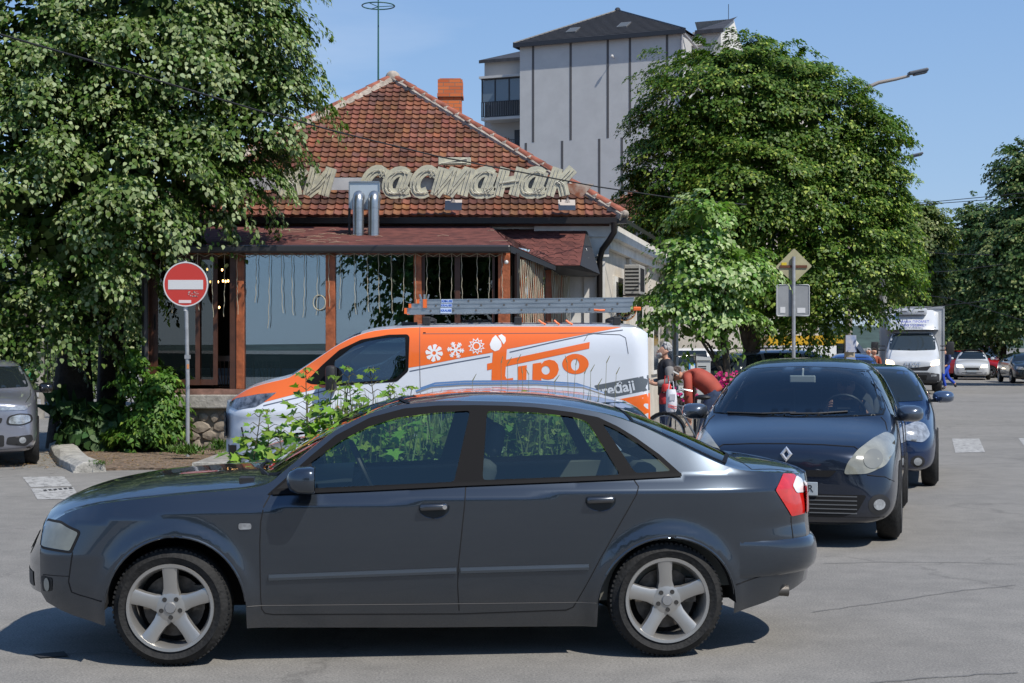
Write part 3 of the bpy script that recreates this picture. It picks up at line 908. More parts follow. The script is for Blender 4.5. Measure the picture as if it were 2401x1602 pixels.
neon = mat("dead neon tube", (.55, .53, .44), .35)
rust = mat("rusty sheet", (.50, .45, .38), .8, two=(.22, .07, .03))
def arcp(cx, cy, rx, ry, a0, a1, n=14): return [(cx + rx * cos(radians(a0 + (a1 - a0) * k / n)), cy + ry * sin(radians(a0 + (a1 - a0) * k / n))) for k in range(n + 1)]
GL = {
 'к': [[(.08, 0), (.12, 1)], [(.2, .42), (.42, .62), (.62, .98)], [(.28, .5), (.42, .4), (.6, 0)]],
 'и': [[(.08, 1), (.08, .0)], [(.08, .05), (.35, .35), (.6, .9)], [(.6, 1), (.6, 0)]],
 'с': [arcp(.38, .5, .34, .46, 40, 300), [(.55, .75), (.62, 1.0)]],
 'а': [arcp(.34, .47, .32, .44, 50, 340), [(.55, .86), (.5, .2), (.6, .02), (.75, .1)]],
 'т': [[(.06, 1), (.06, 0)], [(.06, .02), (.34, .7), (.42, .95)], [(.46, 1), (.46, 0)], [(.46, .02), (.74, .7), (.84, .95)], [(.88, 1), (.88, 0)]],
 'н': [[(.08, 0), (.08, 1)], [(.6, 0), (.6, 1)], [(.08, .45), (.6, .55)]],
}
def letter(ch, px0, px1, ptop=397, pbot=457, idx=0):
 H = (pbot - ptop) / SS; W_ = (px1 - px0) / SS; z0 = CAMZ + (812 - pbot) / SS; x0 = (px0 - 1200.5) / SS
 e = empty("sign_letter", "", "sign letter", (x0, SY, z0), 0, "letters of the rooftop sign")
 q = MB(); tb = MB(); wd = (.88 if ch == 'т' else .68)
 half = .092
 for k, st_ in enumerate(GL[ch]):
  P = [Vector((p[0] / wd * W_ * .82 + (p[1] - .5) * .13 * 1 + .03, 0, p[1] * H)) for p in st_]
  L_ = []; R_ = []
  for i, p in enumerate(P):
   d = (P[min(i + 1, len(P) - 1)] - P[max(i - 1, 0)]).normalized(); n = Vector((-d.z, 0, d.x)) * half
   ext = d * (-.02 if i == 0 else (.02 if i == len(P) - 1 else 0))
   L_.append(p + n + ext); R_.append(p - n + ext)
  y0 = -.05 - .0025 * k; y1 = .05 + .0025 * k
  fl_ = [Vector((a.x, y0, a.z)) for a in L_]; fr_ = [Vector((a.x, y0, a.z)) for a in R_]
  bl_ = [Vector((a.x, y1, a.z)) for a in L_]; brr = [Vector((a.x, y1, a.z)) for a in R_]
  q.grid([fl_, fr_]); q.grid([bl_, brr]); q.grid([fl_, bl_]); q.grid([fr_, brr])
  q.quad(fl_[0], fr_[0], brr[0], bl_[0]); q.quad(fl_[-1], fr_[-1], brr[-1], bl_[-1])
  tb.tube([Vector((p.x - .03, y0 - .02, p.z)) for p in P], .008, 5)
  tb.tube([Vector((p.x + .035, y0 - .02, p.z)) for p in P], .008, 5)
 q.build("letter_box", peel, e)
 tb.build("neon_tube", neon, e)
 q = MB(); q.tube([(W_ / 2, .06, H * .3), (W_ / 2, .35, -.02)], .012, 5); q.tube([(W_ / 2, .05, H * .15), (W_ / 2, .07, -.12)], .012, 5); q.build("bracket", mat("rusty steel", (.10, .05, .03), .8), e)
 return e
LBL = [('к', 660, 716, "partly hidden sign letter к just right of the big tree's leaves"), ('и', 722, 780, "sign letter и, the last of the short word left of the exhaust ducts"),
       ('с', 852, 903, "capital sign letter С behind the square duct cover"), ('а', 904, 966, "first sign letter а, right of the capital С"),
       ('с', 968, 1021, "sign letter с between the first а and the wide barred letter"), ('т', 1022, 1104, "wide three stemmed sign letter under the separate pale bar"),
       ('а', 1104, 1165, "middle sign letter а right of the wide three stemmed letter"), ('н', 1166, 1226, "sign letter н between two letters а"),
       ('а', 1222, 1284, "last sign letter а before the final к"), ('к', 1286, 1344, "final sign letter к at the right end beside the rusty pointer")]
for i, (c_, a, b_, lb) in enumerate(LBL):
 letter(c_, a, b_, idx=i)["label"] = lb
q = MB(); p = at(1028, 387, SY); p2 = at(1104, 370, SY)
q.box2((p.x, SY - .05, p.z), (p2.x, SY + .05, p2.z))
sbar = empty("sign_bar", "pale flat bar standing alone above the wide sign letter on the tiled roof", "sign bar", (0, 0, 0))
sbar.location = (p.x, SY, p.z); q.v = [(a - p.x, b_ - SY, c - p.z) for a, b_, c in q.v]; q.build("bar_box", peel, sbar, bevel=.01)
q = MB(); q.tube([(.05, -.06, .02), (.5, -.06, .1)], .008, 5); q.tube([(.05, -.06, .02), (.5, -.06, .03), (.5, -.06, .1)], .008, 5); q.build("neon_tube", neon, sbar)
q = MB(); q.tube([(.1, .02, 0), (.1, .03, -.1)], .012, 5); q.tube([(.47, .02, 0), (.47, .03, -.1)], .012, 5); q.build("bracket", MATS["rusty steel"], sbar)
q = MB(); a_ = at(560, 446, SY + .12); b2 = at(1335, 417, SY + .12)
q.box2((a_.x, SY + .1, a_.z), (b2.x, SY + .14, b2.z)); 
strip_o = q.build("sign_strip", mat("white sign strip", (.50, .51, .53), .6, two=(.36, .37, .4)))
tag(strip_o, "long pale strip running behind the rooftop sign letters", "sign panel")
pt = [at(a, b_, SY) for a, b_ in ((1328, 431), (1392, 432), (1361, 466), (1337, 453))]
q = MB(); q.prism([(v.x, v.z) for v in pt], SY - .04, SY + .10)
o_ = q.build("sign_pointer", rust); tag(o_, "rusty triangular pointer box at the right end of the rooftop sign", "sign box")
for px in (1062, 1330):
 q = MB(); p = at(px, 476, 27.0); q.tube([(p.x, 27.0, p.z), (p.x, 26.98, p.z + .22)], .012, 5); q.box((p.x, 27.2, p.z - .02), (.3, .35, .015), rot=Matrix.Rotation(.62, 3, 'X')); q.prism([(p.x - .05, p.z), (p.x + .05, p.z), (p.x, p.z + .1)], 26.9, 26.93)
 rb(q, "sign_support", mat("pale support", (.45, .4, .36), .7))
# ================================================================ APARTMENT BUILDING
apO = Vector((.6, 115, 0)); apu = Vector((.918, -.396, 0)); apn = Vector((.396, .918, 0)); apr = atan2(apu.y, apu.x)
apt = empty("apartment_building", "tall light grey apartment block with dark vertical grooves and a dark slate hip roof", "building", apO, apr)
aw_m = mat("light grey render", (.49, .49, .48), .9, noise=(.8, .05)); gv = mat("dark groove", (.09, .088, .09), .8)
slate = mat("dark roof shingle", (.035, .036, .042), .7, noise=(2, .3)); metal_dk = mat("dark trim", (.02, .022, .028), .5)
def apx(px, py, n):          # picture point -> local (u, n, z) on the plane n metres behind the wall front
 a = (px - 1200.5) / F
 u = (a * (apO.y + n * apn.y) - (apO.x + n * apn.x)) / (apu.x - a * apu.y)
 Y = apO.y + u * apu.y + n * apn.y
 return u, CAMZ + (812 - py) / F * Y
uR, zR = apx(1600, 72, 0); uL, zL = apx(1219, 103, 0)
zE = (zR + zL) / 2
q = MB(); q.box2((uL, 0, 0), (uR, 14, zE)); q.build("wall", aw_m, apt)
_, zbk = apx(1300, 331, 0)
q = MB()
for px in (1250, 1338, 1425, 1477, 1564):
 u, _z = apx(px, 100, 0); q.box2((u - .09, -.012, zbk), (u + .09, .02, zE - .15))
for px in (1233, 1318, 1405, 1458, 1545):
 u, _z = apx(px, 400, 0); q.box2((u - .09, -.012, 0.2), (u + .09, .02, zbk - .02))
q.build("groove", gv, apt)
uA, zA = apx(1443, 22, 5.5)
q = MB()
P0, P1, P2, P3 = (uL - .35, -.4, zE), (uR + .3, -.4, zE), (uR + .3, 14.4, zE), (uL - .35, 14.4, zE)
A_, B_ = (uA, 6, zA), (uA, 8.5, zA)
q.add([P0, P1, P2, P3, A_, B_], [(0, 1, 4), (1, 2, 5, 4), (2, 3, 5), (3, 0, 4, 5)])
arf = q.build("roof", slate, apt)
q = MB()
for k in range(1, 22):
 t = k / 22; a = Vector(P0).lerp(Vector(A_), t); b_ = Vector(P1).lerp(Vector(A_), t); q.tube([a + Vector((.15, -.02, .03)), b_ + Vector((-.15, -.02, .03))], .03, 4)
q.build("shingle_course", mat("shingle lip", (.06, .062, .07), .7), arf)
q = MB(); q.tube([P0, A_], .1, 6); q.tube([P1, A_], .1, 6); q.sph(A_, .25, 8, 6); q.build("ridge", metal_dk, arf)
q = MB(); q.box2((uL - .38, -.45, zE - .3), (uR + .32, -.3, zE + .03)); q.box2((uL - .38, -.3, zE - .3), (uL - .25, 13, zE + .03)); q.build("gutter", metal_dk, apt)
for px, py in ((1347, 75), (1464, 62)):
 u, z = apx(px, py, 1.8); q = MB(); q.box((0, 0, 0), (.8, 1.2, .12)); w_ = q.build("roof_window", mat("roof window frame", (.12, .12, .12), .4), apt)
 sl_ = atan2(zA - zE, 6.4); yy = -.4 + (z - zE) / tan(sl_); w_.location = (u, yy, z + .06); w_.rotation_euler = (sl_, 0, 0)
 q = MB(); q.box((0, 0, .065), (.6, .95, .012)); q.build("pane", mat("roof pane", (.10, .09, .06), .1), w_)
ul, zl = apx(1136, 143, 3.0)
q = MB(); q.box2((ul, 3.0, 0), (uL - .002, 12, zl)); q.build("wing_wall", mat("grey render", (.40, .385, .37), .9), apt)
q = MB(); q.add([(ul - .3, 2.6, zl), (uL, 2.6, zl), (uL, 2.6 + 4, zl + 1.4), (ul + 2.5, 6.6, zl + 1.4), (ul - .3, 12, zl)], [(0, 1, 2, 3), (0, 3, 4)])
q.add([(ul - .3, 2.6, zl), (uL, 2.6, zl), (uL, 2.6, zl - .25), (ul - .3, 2.6, zl - .25)], [(0, 1, 2, 3)]); q.build("wing_roof", slate, apt)
cut = mat("balcony shade wall", (.30, .29, .28), .9)
gl_b = mat("balcony glazing", (.10, .13, .16), .06, metal=.0, spec=1)
for i, (yt, yr, ys_) in enumerate(((186, 240, 277), (279, 331, 366), (368, 420, 455))):
 u0, zt_ = apx(1128, yt, 1.2); _, zr_ = apx(1128, yr, 1.2); _, zs_ = apx(1128, ys_, 1.2)
 q = MB(); q.box2((u0, 1.2, zs_ - .2), (uL - .002, 2.998, zs_)); bo = q.build("balcony", aw_m, apt)
 q = MB(); n_ = 26
 q.box2((u0, 1.2, zr_ - .05), (uL - .01, 1.25, zr_)); q.box2((u0, 1.2, zs_ + .05), (uL - .01, 1.25, zs_ + .1))
 for k in range(n_): 
  uu = u0 + (uL - u0 - .05) * k / (n_ - 1); q.box2((uu, 1.21, zs_ + .1), (uu + (.09 if i == 0 else .03), 1.24, zr_ - .05))
 for k in range(8): q.box2((u0, 1.25 + k * .22, zs_), (u0 + .03, 1.28 + k * .22, zr_))
 q.build("railing", metal_dk, bo)
 if i == 0:
  q = MB(); q.box2((u0 + .05, 1.3, zr_ + .02), (uL - .01, 1.34, zt_ - .12)); q.build("glazing", gl_b, bo)
  q = MB(); 
  for t in (0, .3, .62, .97): uu = u0 + (uL - u0 - .1) * t; q.box2((uu, 1.26, zr_), (uu + .1, 1.30, zt_ - .1))
  q.box2((u0, 1.22, zt_ - .1), (uL - .01, 1.34, zt_ - .002)); q.build("glazing_frame", metal_dk, bo)
  q = MB(); q.box2((u0 - .1, 1.0, zt_), (uL - .002, 2.998, zt_ + .18)); q.build("lintel", aw_m, bo)
 else:
  q = MB(); q.box2((uL - 1.7, 2.93, zs_ + .02), (uL - .5, 2.997, zs_ + 2.1)); q.build("door", metal_dk, bo)
  fb = MB()
  for k in range(3): fb.box((u0 + .5 + k * .8, 1.12, zr_ - .1), (.5, .12, .14))
  fbo = fb.build("flower_box", mat("box", (.3, .3, .3), .8), bo)
  fb = MB()
  for k in range(18): fb.sph((u0 + .4 + R7.uniform(0, 2.0), 1.1, zr_ + R7.uniform(-.02, .12)), .07, 5, 4)
  fb.build("flowers", mat("balcony flowers", (.5, .12, .12), .8, two=(.06, .12, .03)), fbo)
ur0, zr0 = apx(1603, 80, 2.5); ur1, zr1 = apx(1690, 70, 2.5)
q = MB(); q.box2((uR + .002, 2.5, 0), (ur1, 10, zr1)); q.build("wing_wall", aw_m, apt)
gl0, gz0 = apx(1690, 72, 2.5); gl1, gz1 = apx(1712, 45, 6)
q = MB(); q.add([(ur1 + .003, 2.5, 0), (ur1 + .003, 10, 0), (ur1 + .003, 10, gz1 - 3.0), (ur1 + .003, 6, gz1), (ur1 + .003, 2.5, zr1)], [(0, 1, 2, 3, 4)])
q.add([(ur1 + .003, 6, gz1), (ur1 + .003, 10, gz1 - 3), (ur1 - 3, 10, gz1 - 3), (ur1 - 3, 6, gz1)], [(0, 1, 2, 3)]); q.build("gable_wall", plaster_w, apt)
q = MB(); q.add([(uR + .3, 2.2, zr1 + .02), (ur1 + .3, 2.2, zr1 + .02), (ur1 + .3, 6, gz1 + .15), (uR + .3, 6, gz1 - .5)], [(0, 1, 2, 3)])
q.box2((uR + .3, 2.1, zr1 - .25), (ur1 + .3, 2.2, zr1 + .03)); q.build("wing_roof", slate, apt)
q = MB(); u, z = apx(1633, 95, 2.4); q.box2((u - .45, 2.2, z - .4), (u + .4, 2.498, z + .3)); q.build("air_conditioner_unit", plaster_w, apt)
q = MB(); u, z = apx(1708, 10, 6); q.tube([(u, 6, gz1), (u, 6, z)], .025, 5); q.build("lightning_rod", metal_dk, apt)
q = MB(); u0, z0 = apx(1603, 78, 0); u1, z1 = apx(1640, 130, 0); q.tube([(u0, -.1, z0), (u1, 2.4, z1)], .09, 6); q.tube([(u0 - .1, -.12, z0), (u0 - .1, -.12, 2)], .09, 6); q.build("downpipe", mat("grey pipe", (.33, .33, .34), .5), apt)
q = MB(); u, z = apx(1440, 136, 0); q.tube([(u, 0, z), (u, -.45, z + .05)], .03, 5); q.sph((u, -.45, z + .05), .11, 6, 5); q.build("wall_lamp", plaster_w, apt)
far_b = empty("far_block", "distant block with dark roof just peeping over the big linden's crown", "building", at(1905, 812, 150), 0)
q = MB(); zt_ = at(1905, 182, 150).z; q.box2((-6, 0, -CAMZ), (.6, 8, zt_)); q.build("wall", plaster, far_b)
q = MB(); q.prism([(-6.4, zt_), (.9, zt_), (.2, zt_ + 1.1), (-5, zt_ + 1.3)], -.4, 8.4); q.build("roof", slate, far_b)
far_b.location.z = CAMZ - CAMZ + 0
for ch_ in far_b.children: ch_.location.z = 0
far_b.location.z = 0
# ================================================================ STREET HOUSES beyond the restaurant
def townhouse(y0, y1, h, wallc, label, roofc=(.28, .09, .05), off=-18.2, deep=9, bays=4, storeys=1):
 a = street(y0, off); L_ = (street(y1, off) - a).length
 e = empty("street_house", label, "building", a, STA)
 wm = mat("house wall " + str(wallc), wallc, .85, noise=(1.5, .1))
 q = MB(); q.box2((0, 0, 0), (L_, deep, h)); q.build("wall", wm, e)
 rm_ = mat("house roof " + str(roofc), roofc, .85, noise=(6, .35))
 q = MB(); q.add([(-.3, -.4, h), (L_ + .3, -.4, h), (L_ + .3, deep + .4, h), (-.3, deep + .4, h), (deep * .4, deep / 2, h + deep * .3), (L_ - deep * .4, deep / 2, h + deep * .3)], [(0, 1, 5, 4), (1, 2, 5), (2, 3, 4, 5), (3, 0, 4)]); q.build("roof", rm_, e)
 for st_ in range(storeys):
  for k in range(bays):
   x = L_ * (k + .5) / bays; z = .9 + st_ * 3.0
   q = MB(); q.box2((x - .62, -.05, z), (x + .62, -.003, z + 1.7)); w_ = q.build("window", plaster_w, e)
   q = MB(); q.box2((x - .5, -.058, z + .1), (x + .5, -.052, z + 1.6)); q.build("pane", mat("house pane", (.03, .04, .05), .08), w_)
 x = L_ * .02
 q = MB(); q.box2((0, -.1, 0), (L_, -.004, .5)); q.build("plinth", conc, e)
 return e
townhouse(42.5, 55, 3.9, (.62, .58, .50), "low cream house beyond the restaurant, behind the pedestrians", bays=4)
townhouse(56, 72, 4.2, (.50, .36, .33), "low pinkish house right behind the small grey cabinet", bays=4)
townhouse(73, 92, 4.4, (.68, .68, .70), "low white house with blue trim behind the grey estate car", bays=5)
townhouse(94, 125, 4.6, (.5, .45, .36), "long beige house half hidden behind the big linden's trunk", bays=7)
townhouse(130, 170, 7, (.45, .43, .38), "far two storey house under the avenue trees on the left", bays=8, storeys=2)
hb = empty("rear_house", "low house whose fresh orange tiled roof shows right of the rooftop sign", "building", (4.2, 45, 0))
q = MB(); q.box2((-1.8, 1, 0), (2.6, 6, 5.4)); q.build("wall", plaster, hb)
tile_plane("roof", (-2.4, .6, 5.4), (1, 0, 0), Vector((0, 1, .6)), 5.4, 2.3, lambda a, b: b * .9 < a < 5.4 - b * .1, hb, col=.25, row=.3, seed=14)
rs = empty("street_building", "low dark framed shop building at the far right edge of the street", "building", street(62, 3.6), STA)
q = MB(); q.box2((0, -7, 0), (30, 0, 3.6)); q.build("wall", mat("dark shopfront", (.05, .05, .05), .6), rs)
q = MB(); q.box2((-.3, -7.3, 3.6), (30.3, .9, 3.75)); q.box2((-.3, .45, 3.15), (30.3, .9, 3.6)); q.build("canopy", mat("canopy grey", (.22, .22, .2), .7), rs)
for k in range(10):
 q = MB(); q.box2((k * 3, .003, 0), (k * 3 + .25, .12, 3.14)); q.build("pilaster", mat("frame grey", (.12, .12, .12), .6), rs)
# ================================================================ DARK GREY SEDAN (foreground)
RUB = None
def common_mats():
 mat("tyre", (.018, .018, .018), .75, noise=(30, .3), bump=(60, .3), spec=.3)
 mat("alloy", (.42, .41, .39), .38, metal=.75)
 mat("alloy dark", (.05, .05, .05), .6)
 mat("black plastic", (.018, .018, .019), .55)
 mat("black rubber", (.008, .008, .009), .6, spec=.1)
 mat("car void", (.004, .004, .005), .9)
 mat("chrome", (.8, .8, .8), .12, metal=1)
 mat("headlight", (.19, .19, .155), .15, coat=1, noise=(12, .12))
 mat("headlight clear", (.36, .38, .40), .12, metal=.4, coat=1, noise=(18, .35))
 mat("red lamp", (.55, .015, .012), .12, coat=1, noise=(20, .12))
 mat("white lamp", (.75, .72, .72), .15, coat=1)
 mat("plate", (.7, .7, .7), .5)
 mat("seat cloth", (.075, .08, .085), .8)
 mat("liner", (.14, .14, .12), .8)
common_mats()
m_tyre = MATS["tyre"]; m_alloy = MATS["alloy"]; m_void = MATS["car void"]; m_bp = MATS["black plastic"]; m_rub = MATS["black rubber"]
def paint_metal(name, col, metal=.75, rough=.32, coat=1.):
 if name in MATS: return MATS[name]
 m = mat(name, col, rough, metal=metal, coat=coat)
 nt = m.node_tree; b = nt.nodes["Principled BSDF"]
 tc = nt.nodes.new("ShaderNodeTexCoord"); n = nt.nodes.new("ShaderNodeTexNoise"); n.inputs["Scale"].default_value = 2.5
 n.inputs["Detail"].default_value = 8; n.inputs["Roughness"].default_value = .7
 nt.links.new(tc.outputs["Object"], n.inputs["Vector"])
 r = nt.nodes.new("ShaderNodeMapRange"); r.inputs["From Min"].default_value = .3; r.inputs["From Max"].default_value = .75
 r.inputs["To Min"].default_value = .0; r.inputs["To Max"].default_value = .05
 nt.links.new(n.outputs["Fac"], r.inputs[0]); nt.links.new(r.outputs[0], b.inputs["Coat Roughness"])
 sp = nt.nodes.new("ShaderNodeSeparateXYZ"); nt.links.new(tc.outputs["Object"], sp.inputs[0])
 d = nt.nodes.new("ShaderNodeMapRange"); d.inputs["From Min"].default_value = .45; d.inputs["From Max"].default_value = .15
 d.inputs["To Min"].default_value = 0; d.inputs["To Max"].default_value = .5
 nt.links.new(sp.outputs[2], d.inputs[0])
 mu = nt.nodes.new("ShaderNodeMath"); mu.operation = 'MULTIPLY'; nt.links.new(d.outputs[0], mu.inputs[0]); nt.links.new(n.outputs["Fac"], mu.inputs[1])
 mx = nt.nodes.new("ShaderNodeMixRGB"); mx.inputs[1].default_value = (*col, 1); mx.inputs[2].default_value = (.16, .14, .12, 1)
 nt.links.new(mu.outputs[0], mx.inputs[0]); nt.links.new(mx.outputs[0], b.inputs["Base Color"])
 return m
def make_wheel(parent, x, y, R, rimR, W, style="five", out=-1, steer=0., detail=True, rim_m=None, tilt=0.):
 """wheel > tyre, rim, brake disc; out = -1 faces -y"""
 e = bpy.data.objects.new("wheel", None); COL.objects.link(e); e.parent = parent; e.location = (x, y, R); e.rotation_euler = (0, 0, steer)
 e.empty_display_size = .1
 o = out; n = 64 if detail else 28
 q = MB(); w = W
 q.lathe([(rimR, o * 0), (rimR + .012, o * -.012 + o * .014), (rimR + (R - rimR) * .5, o * .018), (R - .045, o * .004), (R - .016, o * -.012), (R - .004, o * -.03), (R, o * -.06),
             (R, o * -(w - .06)), (R - .016, o * -(w - .012)), (rimR, o * -w)], n, 'y', caps=False)
 if detail:
  for k in range(72):                      # tread blocks at the shoulder
   a = 2 * pi * k / 72
   M_ = Matrix.Rotation(-a, 3, 'Y')
   q.box(M_ @ Vector((R - .006, o * -.034, 0)), (.010, .030, .014), rot=M_)
   q.box(M_ @ Vector((R - .003, o * -.085, 0)), (.008, .045, .012), rot=M_)
 q.build("tyre", m_tyre, e, smooth=True, angle=radians(35))
 rm = rim_m or m_alloy
 q = MB()
 q.lathe([(rimR + .006, o * .004), (rimR + .004, o * .010), (rimR - .012, o * .008), (rimR - .02, o * -.006), (rimR - .028, o * -.05), (rimR - .03, o * -w * .8)], n, 'y', caps=False)
 if style == "five":
  for k in range(5):
   a = 2 * pi * k / 5 + pi / 2 + tilt
   M_ = Matrix.Rotation(-a, 3, 'Y')
   def P(r, t, d): return M_ @ Vector((r, d, t))
   rows = []
   for (r, hw, d) in ((.04, .046, -.012), (.075, .043, -.013), (.10, .036, -.008), (.15, .035, -.002), (rimR - .02, .040, .004), (rimR - .006, .043, .006)):
    rows.append([P(r, -hw - .004, o * (d - .035)), P(r, -hw, o * (d - .006)), P(r, -hw * .6, o * d), P(r, hw * .6, o * d), P(r, hw, o * (d - .006)), P(r, hw + .004, o * (d - .035))])
   q.grid(rows)
  q.lathe([(.0, o * -.006), (.05, o * -.007), (.078, o * -.014), (.08, o * -.045)], n, 'y', caps=False)
 else:
  ns = {"ten": 10, "seven": 7, "nine": 9}.get(style, 8)
  for k in range(ns):
   a = 2 * pi * k / ns + tilt; M_ = Matrix.Rotation(-a, 3, 'Y')
   q.box(M_ @ Vector((rimR * .55, o * -.02, 0)), (rimR * .85, .03, rimR * (.95 / ns)), rot=M_)
  q.lathe([(0, o * 0), (rimR * .25, o * -.004), (rimR * .3, o * -.03)], 20, 'y')
 rim = q.build("rim", rm, e, smooth=True, angle=radians(38))
 if style == "five":
  for k in range(5):
   a = 2 * pi * (k + .5) / 5 + pi / 2 + tilt
   h = MB(); h.lathe([(.0, o * -.0065), (.0115, o * -.0062), (.0125, o * -.005), (.0125, o * -.02)], 14, 'y', c=(.052 * cos(a), 0, .052 * sin(a)))
   if k == 0: hh = h
   else:
    n0 = len(hh.v); hh.v += h.v; hh.f += [[i + n0 for i in f] for f in h.f]; hh.mi += h.mi
  hh.build("bolt_holes", mat("bolt hole", (.03, .028, .026), .6), rim, smooth=True)
  h = MB(); h.lathe([(0, o * .004), (.026, o * .003), (.030, o * -.002), (.031, o * -.01)], 24, 'y'); h.build("centre_cap", mat("cap grey", (.33, .33, .33), .4, metal=.6), rim, smooth=True)
  v = MB(); v.tube([(.16 * cos(2.2 + tilt), o * -.01, -.16), (.155 * cos(2.2 + tilt), o * .012, -.155)], .006, 6)
 q = MB(); q.lathe([(0, o * -.09), (rimR * .72, o * -.09), (rimR * .72, o * -.11), (0, o * -.11)], 32, 'y')
 q.box((rimR * .62, o * -.085, rimR * .2), (.06, .05, .13))
 q.build("brake", mat("brake iron", (.10, .09, .08), .5, metal=.6, noise=(20, .4)), e, smooth=True, angle=radians(30))
 q = MB(); q.lathe([(0, o * -.14), (rimR - .03, o * -.14), (rimR - .03, o * -.145), (0, o * -.145)], 24, 'y'); q.build("wheel_back", m_void, e)
 return e
SHELL_C = (1.4, 0, .55)
def patch(name, outer, holes, fn, m, parent, step=.03, both=False, flip=False, off=0.):
 V, T = cdt(outer, holes, step)
 P = []; N = []
 e_ = .004
 for (u, v) in V:
  p = Vector(fn(u, v)); du = Vector(fn(u + e_, v)) - Vector(fn(u - e_, v)); dv = Vector(fn(u, v + e_)) - Vector(fn(u, v - e_))
  n = du.cross(dv); n.normalize() if n.length > 0 else None
  P.append(p); N.append(n)
 c = Vector(SHELL_C); s0 = sum((p - c).dot(n) for p, n in zip(P, N))
 if s0 < 0: N = [-n for n in N]
 P = [p + n * off for p, n in zip(P, N)]
 F_ = []
 for t in T:
  a, b_, c_ = (P[i] for i in t)
  if (b_ - a).cross(c_ - a).dot(N[t[0]]) < 0: t = [t[0], t[2], t[1]]
  F_.append(t)
 if both:
  k = len(P); P += [Vector((p.x, -p.y, p.z)) for p in P]; N += [Vector((n.x, -n.y, n.z)) for n in N]
  F_ += [[t[0] + k, t[2] + k, t[1] + k] for t in F_]
 return P, N, F_
def mk(name, parts, m, parent):
 P = []; N = []; F_ = []
 for (p, n, f) in parts:
  k = len(P); P += p; N += n; F_ += [[i + k for i in t] for t in f]
 lo = [t for t in F_ if P[t[0]].y < 0]
 if name not in ("body", "panel_gaps", "screen_seal") and 0 < len(lo) < len(F_) and min(abs(p.y) for p in P) > .1:
  hi = [t for t in F_ if P[t[0]].y >= 0]; r = None
  for fs in (hi, lo):
   ids = sorted({i for t in fs for i in t}); mp = {i: j for j, i in enumerate(ids)}
   r = mk(name, [([P[i] for i in ids], [N[i] for i in ids], [[mp[i] for i in t] for t in fs])], m, parent)
  return r
 me = bpy.data.meshes.new(name); me.from_pydata([tuple(p) for p in P], [], F_); me.update()
 set_normals(me, [tuple(n) for n in N])
 return link_mesh(name, me, m, parent)
def ribbon(name, path, fn, w, m, off, both=False):
 """thin strip following a path on the body surface"""
 path = dens(path, .02, closed=False); P = []; N = []; F_ = []
 for i, (u, v) in enumerate(path):
  a = path[max(0, i - 1)]; b_ = path[min(len(path) - 1, i + 1)]
  d = Vector((b_[0] - a[0], b_[1] - a[1])).normalized(); nn_ = Vector((-d.y, d.x)) * w / 2
  for s_ in (1, -1):
   uu, vv = u + nn_.x * s_, v + nn_.y * s_
   p = Vector(fn(uu, vv)); du = Vector(fn(uu + .004, vv)) - Vector(fn(uu - .004, vv)); dv = Vector(fn(uu, vv + .004)) - Vector(fn(uu, vv - .004))
   n = du.cross(dv).normalized()
   if n.dot(p - Vector(SHELL_C)) < 0: n = -n
   P.append(p + n * off); N.append(n)
 for i in range(len(path) - 1): F_.append([2 * i, 2 * i + 1, 2 * i + 3, 2 * i + 2])
 if both:
  k = len(P); P += [Vector((p.x, -p.y, p.z)) for p in P]; N += [Vector((n.x, -n.y, n.z)) for n in N]; F_ += [[t[3] + k, t[2] + k, t[1] + k, t[0] + k] for t in F_]
 return P, N, F_
